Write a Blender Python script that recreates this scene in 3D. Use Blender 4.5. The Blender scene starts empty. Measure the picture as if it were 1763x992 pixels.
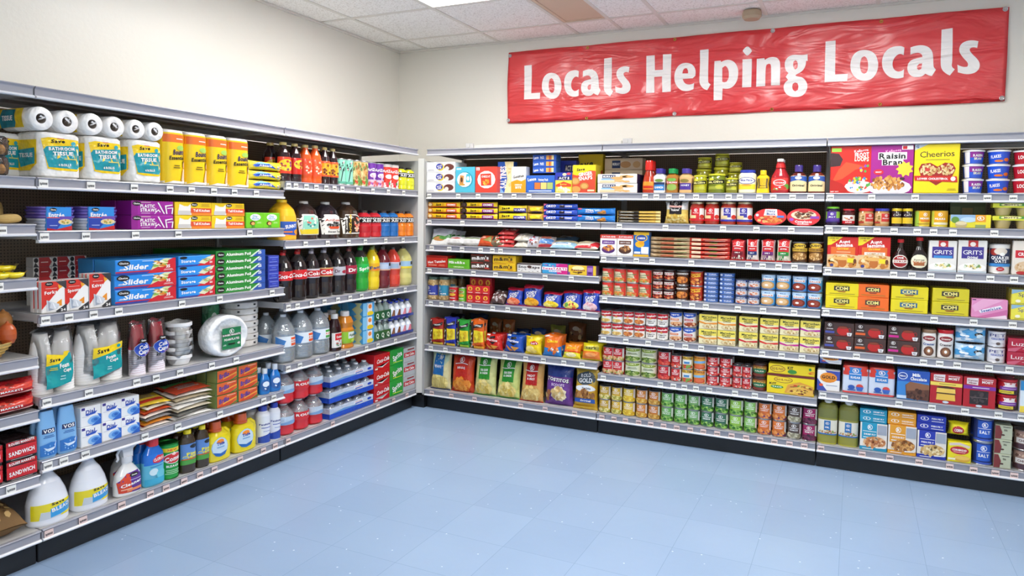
import bpy, bmesh, math, random
from mathutils import Vector, Matrix
from mathutils.geometry import tessellate_polygon
PI = math.pi
random.seed(7)
SC = bpy.context.scene
COL = SC.collection
# ------------------------------------------------------------------ camera
F_PX, CX, CY = 1227.2, 895.8, 431.4
YAW, PIT, ROL = 0.43972, -0.04854, 0.016757
CAM = Vector((2.6438, -4.0263, 1.3024))
def cam_axes():
    cy, sy, cp, sp = math.cos(YAW), math.sin(YAW), math.cos(PIT), math.sin(PIT)
    f = Vector((-sy*cp, cy*cp, sp)); r0 = Vector((cy, sy, 0)); u0 = r0.cross(f)
    c, s = math.cos(ROL), math.sin(ROL)
    return c*r0+s*u0, -s*r0+c*u0, f
AR, AU, AF = cam_axes()
cd = bpy.data.cameras.new('camera'); co = bpy.data.objects.new('camera', cd); COL.objects.link(co)
co.matrix_world = Matrix(((AR.x, AU.x, -AF.x, CAM.x), (AR.y, AU.y, -AF.y, CAM.y), (AR.z, AU.z, -AF.z, CAM.z), (0, 0, 0, 1)))
cd.sensor_fit = 'HORIZONTAL'; cd.sensor_width = 36; cd.lens = F_PX/1763*36
cd.shift_x = (881.5-CX)/1763; cd.shift_y = (CY-496)/1763
cd.clip_start = 0.05; cd.clip_end = 60
SC.camera = co
# ------------------------------------------------------------------ world, exposure, light levels
w = bpy.data.worlds.new('world'); SC.world = w; w.use_nodes = True
w.node_tree.nodes['Background'].inputs[0].default_value = (0.9, 0.94, 1, 1)
w.node_tree.nodes['Background'].inputs[1].default_value = 0.3
SC.view_settings.view_transform = 'Standard'; SC.view_settings.look = 'None'
SC.view_settings.gamma = 1; SC.view_settings.use_curve_mapping = False
SC.view_settings.exposure = 0.0
LAMP = 19.5
SC.cycles.max_bounces = 10; SC.cycles.diffuse_bounces = 7; SC.cycles.glossy_bounces = 3
SC.cycles.transmission_bounces = 4; SC.cycles.transparent_max_bounces = 16
SC.cycles.caustics_reflective = False; SC.cycles.caustics_refractive = False
SC.cycles.sample_clamp_indirect = 4
# ------------------------------------------------------------------ materials
def hexc(s):
    v = [int(s[i:i+2], 16)/255 for i in (0, 2, 4)]
    return tuple((x/12.92 if x <= .04045 else ((x+.055)/1.055)**2.4) for x in v)+(1,)
def newmat(name):
    m = bpy.data.materials.new(name); m.use_nodes = True
    nt = m.node_tree; return m, nt, nt.nodes['Principled BSDF']
def bump(nt, p, scale, strength, dist, detail=2, coord='Object'):
    tc = nt.nodes.new('ShaderNodeTexCoord'); n = nt.nodes.new('ShaderNodeTexNoise'); b = nt.nodes.new('ShaderNodeBump')
    n.inputs['Scale'].default_value = scale; n.inputs['Detail'].default_value = detail
    b.inputs['Strength'].default_value = strength; b.inputs['Distance'].default_value = dist
    nt.links.new(tc.outputs[coord], n.inputs['Vector']); nt.links.new(n.outputs['Fac'], b.inputs['Height'])
    nt.links.new(b.outputs['Normal'], p.inputs['Normal']); return n
def printed(name, rough, metal=0, bs=0, bstr=.3, bd=.002, coat=0):
    m, nt, p = newmat(name)
    a = nt.nodes.new('ShaderNodeAttribute'); a.attribute_name = 'Col'
    nt.links.new(a.outputs['Color'], p.inputs['Base Color'])
    p.inputs['Roughness'].default_value = rough; p.inputs['Metallic'].default_value = metal
    p.inputs['Coat Weight'].default_value = coat
    if bs: bump(nt, p, bs, bstr, bd)
    return m
def clearmat(name, gl=.12, milk=.1):
    m, nt, p = newmat(name)
    nt.nodes.remove(p)
    out = nt.nodes['Material Output']
    a = nt.nodes.new('ShaderNodeAttribute'); a.attribute_name = 'Col'
    t = nt.nodes.new('ShaderNodeBsdfTransparent'); g = nt.nodes.new('ShaderNodeBsdfGlossy'); x = nt.nodes.new('ShaderNodeMixShader')
    f = nt.nodes.new('ShaderNodeFresnel'); f.inputs[0].default_value = 1.5
    ad = nt.nodes.new('ShaderNodeMath'); ad.operation = 'ADD'; ad.inputs[1].default_value = gl
    g.inputs['Roughness'].default_value = .08
    tc = nt.nodes.new('ShaderNodeTexCoord'); n = nt.nodes.new('ShaderNodeTexNoise'); b = nt.nodes.new('ShaderNodeBump')
    n.inputs['Scale'].default_value = 45; b.inputs['Strength'].default_value = .9; b.inputs['Distance'].default_value = .004
    nt.links.new(tc.outputs['Object'], n.inputs['Vector']); nt.links.new(n.outputs['Fac'], b.inputs['Height'])
    nt.links.new(b.outputs['Normal'], g.inputs['Normal']); nt.links.new(b.outputs['Normal'], f.inputs['Normal'])
    nt.links.new(a.outputs['Color'], t.inputs['Color']); nt.links.new(f.outputs[0], ad.inputs[0])
    nt.links.new(ad.outputs[0], x.inputs[0]); nt.links.new(t.outputs[0], x.inputs[1]); nt.links.new(g.outputs[0], x.inputs[2])
    df = nt.nodes.new('ShaderNodeBsdfDiffuse'); nt.links.new(a.outputs['Color'], df.inputs['Color'])
    y = nt.nodes.new('ShaderNodeMixShader'); y.inputs[0].default_value = milk
    nt.links.new(x.outputs[0], y.inputs[1]); nt.links.new(df.outputs[0], y.inputs[2])
    nt.links.new(y.outputs[0], out.inputs['Surface']); return m
MATS = {'card': printed('printed_carton', .38), 'gloss': printed('glossy_plastic', .16, coat=.3),
        'film': printed('plastic_film', .2, bs=24, bstr=.95, bd=.013), 'soft': printed('soft_wrap', .3, bs=60, bstr=.3, bd=.003),
        'metal': printed('tin_metal', .28, .9), 'liq': printed('liquid', .07, coat=.5, bs=9, bstr=.15, bd=.01),
        'clear': clearmat('clear_plastic', .26, .22), 'wrap': clearmat('clear_wrap', .03, .02), 'foam': printed('foam', .6), 'matte': printed('matte_print', .75, bs=150, bstr=.3, bd=.002)}
MK = list(MATS)
def solid(name, hexs, rough=.5, metal=0, bs=0, bstr=.2, bd=.002):
    m, nt, p = newmat(name); p.inputs['Base Color'].default_value = hexc(hexs)
    p.inputs['Roughness'].default_value = rough; p.inputs['Metallic'].default_value = metal
    if bs:
        n = bump(nt, p, bs, bstr, bd)
    return m
# ------------------------------------------------------------------ mesh collector
class MB:
    def __init__(s): s.v = []; s.f = []; s.c = []; s.m = []; s.s = []
    def add(s, vs, fs, col, mat='card', sm=False):
        b = len(s.v); s.v += [tuple(v) for v in vs]
        c = hexc(col) if isinstance(col, str) else col; mi = MK.index(mat)
        for f in fs: s.f.append([b+i for i in f]); s.c.append(c); s.m.append(mi); s.s.append(sm)
    def join(s, o, M=None):
        b = len(s.v); s.v += [tuple(M @ Vector(v)) if M else v for v in o.v]
        s.f += [[b+i for i in f] for f in o.f]; s.c += o.c; s.m += o.m; s.s += o.s
    def mesh(s, name):
        me = bpy.data.meshes.new(name); me.from_pydata(s.v, [], s.f)
        used = sorted(set(s.m)); mp = {k: i for i, k in enumerate(used)}
        for k in used: me.materials.append(MATS[MK[k]])
        me.polygons.foreach_set('material_index', [mp[k] for k in s.m]); me.polygons.foreach_set('use_smooth', s.s)
        a = me.attributes.new('Col', 'FLOAT_COLOR', 'FACE'); a.data.foreach_set('color', [x for c in s.c for x in c])
        me.update(); return me
def quadbox(x0, y0, z0, x1, y1, z1):
    v = [(x0,y0,z0),(x1,y0,z0),(x1,y1,z0),(x0,y1,z0),(x0,y0,z1),(x1,y0,z1),(x1,y1,z1),(x0,y1,z1)]
    return v, [(3,2,1,0),(4,5,6,7),(0,1,5,4),(1,2,6,5),(2,3,7,6),(3,0,4,7)]
# ------------------------------------------------------------------ lettering from the built-in font
GC = {}
def prep_glyphs(chars):
    obs = []
    for b in (0, 1):
        for ch in chars:
            cu = bpy.data.curves.new('g', 'FONT'); cu.body = ch; cu.resolution_u = 2; cu.offset = .035*b
            ob = bpy.data.objects.new('g', cu); COL.objects.link(ob); obs.append((ch, b, ob, cu))
    dg = bpy.context.evaluated_depsgraph_get()
    for ch, b, ob, cu in obs:
        e = ob.evaluated_get(dg); me = e.to_mesh()
        vs = [(v.co.x, v.co.y) for v in me.vertices]; fs = [tuple(p.vertices) for p in me.polygons]
        tr = []
        for f in fs:
            for k in range(1, len(f)-1): tr.append((f[0], f[k], f[k+1]))
        GC[ch, b] = (vs, tr, min([v[0] for v in vs] or [0]), max([v[0] for v in vs] or [.3]))
        e.to_mesh_clear()
    for ch, b, ob, cu in obs: bpy.data.objects.remove(ob); bpy.data.curves.remove(cu)
prep_glyphs('ABCDEFGHIJKLMNOPQRSTUVWXYZabcdefghijklmnopqrstuvwxyz0123456789&\'.$®é-!')
def text2d(s, h, b=1, gap=.055):
    """triangles of a line of lettering, capital height h, centred on 0,0"""
    k = h/.70; x = 0; V = []; T = []
    for ch in s:
        if ch == ' ': x += .28; continue
        vs, tr, a, z = GC[ch, b]; o = len(V)
        V += [(v[0]-a+x, v[1]) for v in vs]; T += [(p+o, q+o, r+o) for p, q, r in tr]; x += z-a+gap
    x -= gap
    return [((v[0]-x/2)*k, (v[1]-.35)*k) for v in V], T, x*k
# ------------------------------------------------------------------ flat artwork laid on surfaces
def R(x0, y0, x1, y1, c): return ('p', [(x0, y0), (x1, y0), (x1, y1), (x0, y1)], c)
def E(x, y, rx, ry, c, n=14): return ('e', x, y, rx, ry, c, n)
def P(pts, c): return ('p', pts, c)
def T(s, x, y, h, c, w=None, rot=0, b=1, sh=0): return ('t', s, x, y, h, c, w, rot, b, sh)
def SCT(x, y, rx, ry, cols, n=18, size=.1, seed=1): 
    """a dish of scattered food pieces"""
    rd = random.Random(seed); o = []
    for i in range(n):
        a = rd.random()*2*PI; q = math.sqrt(rd.random()); s = size*(.6+.7*rd.random())
        c = cols[rd.randrange(len(cols))]; X = x+rx*q*math.cos(a); Y = y+ry*q*math.sin(a)
        t = rd.random()*PI; k = .5+.4*rd.random()
        o.append(P([(X+s*math.cos(t+j*PI/3)*(1 if j % 2 else k), Y+s*math.sin(t+j*PI/3)*(k if j % 2 else 1)) for j in range(6)], c))
    return o
def FINE(x0, y0, x1, y1, n, c):
    o = []; dy = (y1-y0)/n
    for i in range(n):
        rd = (i*37 % 10)/10*.25*(x1-x0)
        o.append(R(x0+rd*.5, y0+dy*(i+.25), x1-rd*.5, y0+dy*(i+.7), c))
    return o
def LOGO(x, y, r, c, asp=1.0):
    """ring with an R inside; asp = panel width / height"""
    return [('ring', x, y, r/asp, r, c), T('R', x, y, r*1.05, c)]
def clip01(p):
    for ax, lim, sg in ((0, 0, 1), (0, 1, -1), (1, 0, 1), (1, 1, -1)):
        o = []; n = len(p)
        for i in range(n):
            a, b = p[i-1], p[i]; da, db = (a[ax]-lim)*sg, (b[ax]-lim)*sg
            if (da >= 0) != (db >= 0):
                t = da/(da-db); o.append((a[0]+(b[0]-a[0])*t, a[1]+(b[1]-a[1])*t))
            if db >= 0: o.append(b)
        p = o
        if len(p) < 3: return []
    return p
def draw(mb, art, fn, W, H, e=None, mat='card', o0=.0004, st=.00016):
    k = 0; flat = []
    for a in art:
        if isinstance(a, list):
            for i, q in enumerate(a): flat.append((q, k+(i % 7)*.35))
            k += 2.2
        else: flat.append((a, k)); k += 1
    for a, k in flat:
        if a[0] == 'p':
            pts = [(x*W, y*H) for x, y in clip01(a[1])]; col = a[2]
            if len(pts) < 3: continue
            tr = [tuple(t) for t in tessellate_polygon([[Vector((x, y, 0)) for x, y in pts]])] if len(pts) > 4 else ([(0, 1, 2), (0, 2, 3)] if len(pts) == 4 else [(0, 1, 2)])
        elif a[0] == 'e':
            _, x, y, rx, ry, col, n = a
            pts = [(u*W, v*H) for u, v in clip01([(x+rx*math.cos(2*PI*i/n), y+ry*math.sin(2*PI*i/n)) for i in range(n)])]
            tr = [(0, i, i+1) for i in range(1, len(pts)-1)]
        elif a[0] == 'ring':
            _, x, y, rx, ry, col = a; n = 14
            pts = [(x*W+rx*W*q*math.cos(2*PI*i/n), y*H+ry*H*q*math.sin(2*PI*i/n)) for i in range(n) for q in (1, .8)]
            tr = []
            for i in range(n):
                p, q, r_, s_ = 2*i, 2*i+1, (2*i+2) % (2*n), (2*i+3) % (2*n); tr += [(p, q, r_), (q, s_, r_)]
        else:
            _, s, x, y, h, col, w, rot, b, sh = a
            pts, tr, wd = text2d(s, h*H, b)
            kx = (w*W/wd) if w else 1
            cr, sr = math.cos(rot), math.sin(rot)
            pts = [((p*kx+q*sh), q) for p, q in pts]
            pts = [(x*W+p*cr-q*sr, y*H+p*sr+q*cr) for p, q in pts]
        if e:
            key = {}; V = list(pts); out = []; stack = list(tr)
            def mid(i, j):
                kk = (min(i, j), max(i, j))
                if kk not in key:
                    key[kk] = len(V); V.append(((V[i][0]+V[j][0])/2, (V[i][1]+V[j][1])/2))
                return key[kk]
            ex, ey = e
            while stack:
                t = stack.pop(); L = []
                for i in range(3):
                    p, q = V[t[i]], V[t[(i+1) % 3]]; L.append(max(abs(p[0]-q[0])/ex, abs(p[1]-q[1])/ey))
                i = max(range(3), key=lambda z: L[z])
                if L[i] <= 1.01: out.append(t); continue
                m_ = mid(t[i], t[(i+1) % 3]); A, B, C_ = t[i], t[(i+1) % 3], t[(i+2) % 3]
                stack += [(A, m_, C_), (m_, B, C_)]
            pts, tr = V, out
        off = o0+k*st
        mb.add([fn(p[0], p[1], off) for p in pts], tr, col, mat, bool(e))
# ------------------------------------------------------------------ package shapes.  local frame: x right, front = -y, z up
def box(w, h, d, base, F=(), S=(), TP=(), side=None, top=None, mat='card'):
    mb = MB(); c = min(.0025, w*.04, h*.04)
    X, Y = w/2, d/2
    # chamfered carton: front/back, sides, top/bottom and the folded edges between them
    v = []; 
    for (z, q) in ((0, c), (c, 0), (h-c, 0), (h, c)):
        v += [(-X+c+q*.6, -Y+q, z), (X-c-q*.6, -Y+q, z), (X-q, -Y+c, z), (X-q, Y-c, z), (X-c, Y-q, z), (-X+c, Y-q, z), (-X+q, Y-c, z), (-X+q, -Y+c, z)]
    fr = []; sd = []; tp = [tuple(range(24, 32)), tuple(range(7, -1, -1))]
    for r in range(3):
        for i in range(8):
            f = (r*8+i, r*8+(i+1) % 8, r*8+8+(i+1) % 8, r*8+8+i)
            (sd if i in (2, 6) else fr).append(f)
    mb.add(v, fr, base, mat); mb.add(v, sd, side or base, mat); mb.add(v, tp, top or side or base, mat)
    draw(mb, F, lambda x, y, o: (x-X, -Y-o, y), w, h, mat=mat)
    if S:
        draw(mb, S, lambda x, y, o: (-X-o, Y-x, y), d, h, mat=mat); draw(mb, S, lambda x, y, o: (X+o, x-Y, y), d, h, mat=mat)
    if TP: draw(mb, TP, lambda x, y, o: (x-X, y-Y, h+o), w, d, mat=mat)
    return mb
def interp(pr, z):
    for (a, za), (b, zb) in zip(pr, pr[1:]):
        if z <= zb: return a+(b-a)*((z-za)/max(zb-za, 1e-9))
    return pr[-1][0]
def sol(w, h, d, prof, bands, n=2, seg=24, art=None, az=None, amat='gloss', span=1.25, rib=0, back=False, caps=True):
    """solid of stacked sections: prof=[(scale,zfrac)], bands=[(zfrac_upto,colour,mat)], n=2 round .. 6 boxy"""
    mb = MB(); X, Y = w/2, d/2
    def sec(a):
        c, s = math.cos(a), math.sin(a); e = 2/n
        return math.copysign(abs(c)**e, c), math.copysign(abs(s)**e, s)
    ring = [sec(2*PI*(i+.5)/seg) for i in range(seg)]
    vs = [(X*r*x, Y*r*y, z*h) for r, z in prof for x, y in ring]
    bi = 0
    for k in range(len(prof)-1):
        zm = (prof[k][1]+prof[k+1][1])/2
        while bi < len(bands)-1 and zm > bands[bi][0]: bi += 1
        mb.add([vs[j] for j in range(k*seg, (k+2)*seg)], [(i, (i+1) % seg, seg+(i+1) % seg, seg+i) for i in range(seg)], bands[bi][1], bands[bi][2], True)
    if caps:
        mb.add(vs[:seg], [tuple(range(seg-1, -1, -1))], bands[0][1], bands[0][2]); mb.add(vs[-seg:], [tuple(range(seg))], bands[-1][1], bands[-1][2])
    if art:
        z0, z1 = az; H = (z1-z0)*h
        for side in ((0, 1) if back else (0,)):
            if n <= 2.25:
                W = w*span
                def fn(x, y, o, sg=side):
                    r = interp(prof, z0+y/h); a = (x-W/2)/X
                    sa, ca = math.sin(a), math.cos(a); ex_ = 2/n
                    p = ((X*r+o)*math.copysign(abs(sa)**ex_, sa), -(Y*r+o)*math.copysign(abs(ca)**ex_, ca), z0*h+y)
                    return p if not sg else (-p[0], -p[1], p[2])
                e = (X*.22, H*.34)
            else:
                W = w*.97
                def fn(x, y, o, sg=side):
                    r = interp(prof, z0+y/h); u = min(abs((x-W/2)/X), .985)
                    p = ((x-W/2)*r, -Y*r*(1-u**n)**(1/n)-o*1.5, z0*h+y)
                    return p if not sg else (-p[0], -p[1], p[2])
                e = (W*.12, H*.3)
            draw(mb, art, fn, W, H, e=e, mat=amat, o0=.0009, st=.00028)
    return mb
def bag(w, h, d, base, F=(), crimp='tb', seed=1, mat='film', back=None, wr=1.0, ey=.14):
    mb = MB(); rd = random.Random(seed); ph = [rd.random()*6.28 for _ in range(8)]; N = 16
    def surf(u, v, sg, o=0):
        a, b = 2*u-1, 2*v-1
        if crimp == 'tb': pu, pv = 4, 3
        else: pu, pv = 3, 4
        t = max(0, 1-abs(a)**pu)**.55*max(0, 1-abs(b)**pv)**.75
        wk = wr*.062*(math.sin(9*a+3*b+ph[0])+.8*math.sin(-7*a+11*b+ph[1])+.6*math.sin(17*b*(1 if crimp == 'tb' else .3)+13*a+ph[2]))*(abs(b if crimp == 'tb' else a)**1.2*.8+.25)
        t = t*(1+wk)+.02
        if crimp == 'tb': x = a*(1-.11*math.sqrt(max(0, 1-b*b)))*(1-.06*v)+.02*math.sin(5*v+ph[4]); z = v
        else: x = a; z = .5+(v-.5)*(1-.12*math.sqrt(max(0, 1-a*a)))
        if crimp == 'tb': z = z*(1-.022*math.sin(4*a+ph[3])*v)-(.03*abs(a)**3*v)
        return (x*w/2, sg*(d/2*t)+sg*o, z*h)
    for sg in (-1, 1):
        vs = [surf(i/N, j/N, sg) for j in range(N+1) for i in range(N+1)]
        fs = []
        for j in range(N):
            for i in range(N):
                q = j*(N+1)+i; f = (q, q+1, q+N+2, q+N+1); fs.append(f if sg < 0 else f[::-1])
        mb.add(vs, fs, base if sg < 0 or not back else back, mat, True)
    def fn(x, y, o):
        p = surf(min(max(x/w, 0), 1), min(max(y/h, 0), 1), -1, o*1.6+.0006); return p
    draw(mb, F, fn, w, h, e=(w*.09, h*.09), mat=mat, o0=.0008, st=.0004)
    return mb
def tube(pts, r, col, mat='gloss', seg=8, closed=False, taper=None):
    mb = MB(); pts = [Vector(p) for p in pts]; n = len(pts); vs = []
    for i, p in enumerate(pts):
        a = pts[(i-1) % n] if (closed or i > 0) else p; b = pts[(i+1) % n] if (closed or i < n-1) else p
        t = (b-a).normalized(); u = t.cross(Vector((0, 1, 0)));
        if u.length < .1: u = t.cross(Vector((1, 0, 0)))
        u.normalize(); v = t.cross(u); rr = r*(taper[i] if taper else 1)
        vs += [p+rr*(u*math.cos(2*PI*k/seg)+v*math.sin(2*PI*k/seg)) for k in range(seg)]
    m = n if closed else n-1; fs = []
    for i in range(m):
        for k in range(seg):
            j = (i+1) % n; fs.append((i*seg+k, i*seg+(k+1) % seg, j*seg+(k+1) % seg, j*seg+k))
    if not closed: fs += [tuple(range(seg)), tuple(range((n-1)*seg, n*seg))]
    mb.add(vs, fs, col, mat, True); return mb
def shift(mb, x=0, y=0, z=0, rx=0, ry=0, rz=0):
    o = MB(); o.join(mb, Matrix.Translation((x, y, z)) @ Matrix.Rotation(rz, 4, 'Z') @ Matrix.Rotation(ry, 4, 'Y') @ Matrix.Rotation(rx, 4, 'X')); return o
GLYPHS={
'o':[[(2655,2288),(2685,2278),(2709,2255),(2722,2215),(2724,2185),(2717,2151),(2699,2122),(2676,2110),(2648,2110),(2624,2118),(2602,2137),(2586,2162),(2578,2195),(2580,2226),(2588,2256),(2605,2276),(2626,2287)],[(2650,2251),(2661,2243),(2669,2223),(2672,2197),(2671,2171),(2664,2155),(2653,2150),(2640,2157),(2632,2176),(2629,2200),(2631,2226),(2637,2244)]],
'c':[[(2852,2283),(2850,2241),(2836,2249),(2823,2248),(2810,2238),(2799,2220),(2795,2197),(2799,2175),(2809,2160),(2825,2151),(2842,2154),(2855,2163),(2854,2118),(2834,2113),(2811,2114),(2788,2121),(2766,2139),(2749,2166),(2742,2196),(2742,2226),(2750,2256),(2766,2278),(2789,2291),(2819,2294),(2838,2291)]],
'a':[[(2882,2281),(2902,2287),(2928,2290),(2954,2285),(2975,2271),(2989,2249),(2994,2219),(2997,2173),(2999,2161),(3010,2147),(2992,2114),(2977,2118),(2960,2129),(2946,2116),(2928,2113),(2905,2115),(2886,2127),(2874,2147),(2870,2170),(2874,2195),(2890,2213),(2916,2219),(2943,2223),(2939,2238),(2926,2248),(2911,2249),(2896,2246),(2883,2241)],[(2942,2188),(2928,2187),(2918,2175),(2919,2160),(2928,2152),(2939,2157),(2941,2169)]],
'l':[[(3029,2364),(3081,2368),(3086,2183),(3084,2167),(3087,2154),(3100,2143),(3078,2111),(3061,2121),(3044,2137),(3035,2154),(3031,2175),(3030,2229)]],
's':[[(3204,2286),(3200,2250),(3186,2255),(3172,2254),(3165,2247),(3167,2234),(3180,2217),(3198,2197),(3212,2176),(3216,2157),(3213,2137),(3201,2122),(3184,2114),(3163,2112),(3142,2116),(3115,2126),(3111,2167),(3126,2158),(3144,2152),(3158,2153),(3162,2163),(3157,2178),(3142,2195),(3127,2215),(3117,2234),(3115,2253),(3121,2273),(3135,2286),(3156,2293),(3181,2293)]],
'L':[[(2442,2351),(2496,2353),(2500,2156),(2568,2156),(2566,2114),(2445,2115)]],
'H':[[(1371,2354),(1426,2354),(1428,2259),(1481,2257),(1479,2355),(1535,2353),(1537,2114),(1482,2114),(1477,2215),(1425,2216),(1430,2114),(1374,2115)]],
'e':[[(1685,2159),(1682,2121),(1660,2113),(1631,2111),(1602,2119),(1577,2142),(1561,2174),(1558,2211),(1564,2244),(1583,2274),(1607,2287),(1636,2288),(1665,2280),(1685,2259),(1693,2233),(1692,2204),(1675,2189),(1612,2189),(1620,2168),(1635,2155),(1654,2151),(1671,2153)],[(1610,2223),(1645,2221),(1646,2238),(1637,2253),(1627,2255),(1618,2250),(1612,2238)]],
'm':[[(1716,2362),(1768,2364),(1772,2163),(1778,2151),(1789,2142),(1769,2108),(1748,2116),(1729,2135),(1719,2157),(1717,2176),(1719,2271)]],
'p':[[(1807,2286),(1846,2286),(1848,2277),(1867,2286),(1895,2289),(1922,2277),(1941,2255),(1952,2222),(1952,2184),(1945,2152),(1927,2125),(1905,2112),(1882,2110),(1862,2114),(1860,2044),(1809,2044)],[(1857,2240),(1873,2251),(1884,2245),(1894,2226),(1898,2200),(1896,2172),(1885,2154),(1871,2150),(1859,2155)]],
'i':[[(1975,2285),(2030,2285),(2032,2113),(1978,2114)]],
'.':[[(2001,2361),(2009,2359),(2026,2339),(2028,2330),(2012,2310),(2001,2306),(1990,2314),(1975,2334),(1976,2341),(1991,2358)]],
'n':[[(2058,2283),(2102,2284),(2106,2272),(2124,2283),(2150,2286),(2177,2279),(2193,2257),(2196,2230),(2197,2115),(2146,2116),(2144,2229),(2139,2243),(2130,2247),(2117,2242),(2112,2227),(2113,2114),(2061,2113)]],
'g':[[(2347,2285),(2348,2246),(2340,2248),(2339,2224),(2329,2198),(2309,2181),(2286,2171),(2283,2165),(2297,2159),(2322,2153),(2344,2129),(2353,2102),(2350,2075),(2334,2049),(2309,2038),(2279,2039),(2249,2047),(2227,2069),(2217,2097),(2221,2124),(2242,2144),(2228,2162),(2238,2177),(2243,2183),(2229,2198),(2222,2219),(2220,2242),(2227,2266),(2246,2283),(2271,2289),(2305,2284),(2326,2283)],[(2280,2256),(2289,2250),(2295,2229),(2292,2209),(2282,2202),(2272,2210),(2268,2231),(2270,2249)],[(2282,2125),(2295,2120),(2303,2101),(2299,2080),(2285,2071),(2272,2080),(2266,2101),(2270,2118)]],
}
# ------------------------------------------------------------------ the room
def link(name, me, parent=None, loc=(0, 0, 0), rz=0, **props):
    o = bpy.data.objects.new(name, me); COL.objects.link(o); o.location = loc; o.rotation_euler = (0, 0, rz)
    if parent: o.parent = parent
    for k, v in props.items():
        if v: o[k] = v
    return o
def meshof(name, parts, mat, bevel=0):
    """boxes (x0,y0,z0,x1,y1,z1) or (verts, faces) joined as one mesh in one material"""
    vs = []; fs = []
    for p in parts:
        v, f = quadbox(*p) if len(p) == 6 else p
        b = len(vs); vs += v; fs += [[b+i for i in q] for q in f]
    me = bpy.data.meshes.new(name); me.from_pydata(vs, [], fs); me.materials.append(mat)
    if bevel:
        bm = bmesh.new(); bm.from_mesh(me); bmesh.ops.bevel(bm, geom=bm.edges[:], offset=bevel, segments=2, affect='EDGES'); bm.to_mesh(me); bm.free()
    me.update(); return me
D = 0.57; HC = 2.537; XR, YB = 4.9, -5.4
M_wall, nt, p = newmat('painted_wall')
p.inputs['Base Color'].default_value = hexc('e6e3da'); p.inputs['Roughness'].default_value = .33; p.inputs['Specular IOR Level'].default_value = .45
bump(nt, p, 55, .18, .003, 4)
M_floor, nt, p = newmat('vinyl_tile_floor')
tc = nt.nodes.new('ShaderNodeTexCoord'); L = nt.links
mp = nt.nodes.new('ShaderNodeMapping'); mp.inputs['Location'].default_value = (-.23, .06, 0); L.new(tc.outputs['Object'], mp.inputs[0])
bk = nt.nodes.new('ShaderNodeTexBrick'); bk.offset = 0; bk.squash = 1
for k, v in (('Scale', 1), ('Mortar Size', .0012), ('Mortar Smooth', .3), ('Brick Width', .3), ('Row Height', .3), ('Bias', 0)): bk.inputs[k].default_value = v
bk.inputs['Color1'].default_value = hexc('93abca'); bk.inputs['Color2'].default_value = hexc('9ab2d0'); bk.inputs['Mortar'].default_value = hexc('7d97b8')
L.new(mp.outputs[0], bk.inputs['Vector'])
n1 = nt.nodes.new('ShaderNodeTexNoise'); n1.inputs['Scale'].default_value = 2.2; n1.inputs['Detail'].default_value = 6; L.new(tc.outputs['Object'], n1.inputs['Vector'])
mx = nt.nodes.new('ShaderNodeMix'); mx.data_type = 'RGBA'; mx.blend_type = 'MULTIPLY'; mx.inputs['Factor'].default_value = .35
cr = nt.nodes.new('ShaderNodeValToRGB'); cr.color_ramp.elements[0].position = .3; cr.color_ramp.elements[0].color = (.78, .82, .86, 1); cr.color_ramp.elements[1].position = .7; cr.color_ramp.elements[1].color = (1, 1, 1, 1)
L.new(n1.outputs['Fac'], cr.inputs[0]); L.new(bk.outputs['Color'], mx.inputs['A']); L.new(cr.outputs[0], mx.inputs['B'])
vo = nt.nodes.new('ShaderNodeTexVoronoi'); vo.inputs['Scale'].default_value = 17; L.new(tc.outputs['Object'], vo.inputs['Vector'])
c2 = nt.nodes.new('ShaderNodeValToRGB'); c2.color_ramp.elements[0].position = .045; c2.color_ramp.elements[0].color = (1, 1, 1, 1); c2.color_ramp.elements[1].position = .07; c2.color_ramp.elements[1].color = (0, 0, 0, 1)
L.new(vo.outputs['Distance'], c2.inputs[0])
m2 = nt.nodes.new('ShaderNodeMix'); m2.data_type = 'RGBA'; m2.inputs['B'].default_value = hexc('dfeaf6')
L.new(c2.outputs[0], m2.inputs['Factor']); L.new(mx.outputs['Result'], m2.inputs['A']); L.new(m2.outputs['Result'], p.inputs['Base Color'])
p.inputs['Roughness'].default_value = .3; p.inputs['Specular IOR Level'].default_value = .5
b = nt.nodes.new('ShaderNodeBump'); b.inputs['Strength'].default_value = .25; b.inputs['Distance'].default_value = .004
n3 = nt.nodes.new('ShaderNodeTexNoise'); n3.inputs['Scale'].default_value = 9; L.new(tc.outputs['Object'], n3.inputs['Vector'])
L.new(n3.outputs['Fac'], b.inputs['Height']); L.new(b.outputs[0], p.inputs['Normal'])
M_tile, nt, p = newmat('ceiling_tile')
p.inputs['Roughness'].default_value = .95
tc = nt.nodes.new('ShaderNodeTexCoord'); n = nt.nodes.new('ShaderNodeTexNoise'); n.inputs['Scale'].default_value = 110; n.inputs['Detail'].default_value = 3
nt.links.new(tc.outputs['Object'], n.inputs['Vector'])
cr = nt.nodes.new('ShaderNodeValToRGB'); cr.color_ramp.elements[0].position = .36; cr.color_ramp.elements[0].color = hexc('dcd8d2'); cr.color_ramp.elements[1].position = .5; cr.color_ramp.elements[1].color = hexc('f6f4f0')
nt.links.new(n.outputs['Fac'], cr.inputs[0]); nt.links.new(cr.outputs[0], p.inputs['Base Color'])
M_tee = solid('ceiling_tee_metal', 'dcd8d0', .5); M_vent = solid('beige_diffuser', 'd2b9a0', .6)
M_steel, nt, p = newmat('shelf_enamel')
p.inputs['Base Color'].default_value = hexc('b9b8b8'); p.inputs['Roughness'].default_value = .38; bump(nt, p, 200, .08, .001)
M_chan, nt, p = newmat('price_channel_plastic')
p.inputs['Base Color'].default_value = hexc('9d9da6'); p.inputs['Roughness'].default_value = .22; p.inputs['Coat Weight'].default_value = .4
bump(nt, p, 30, .1, .001)
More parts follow.
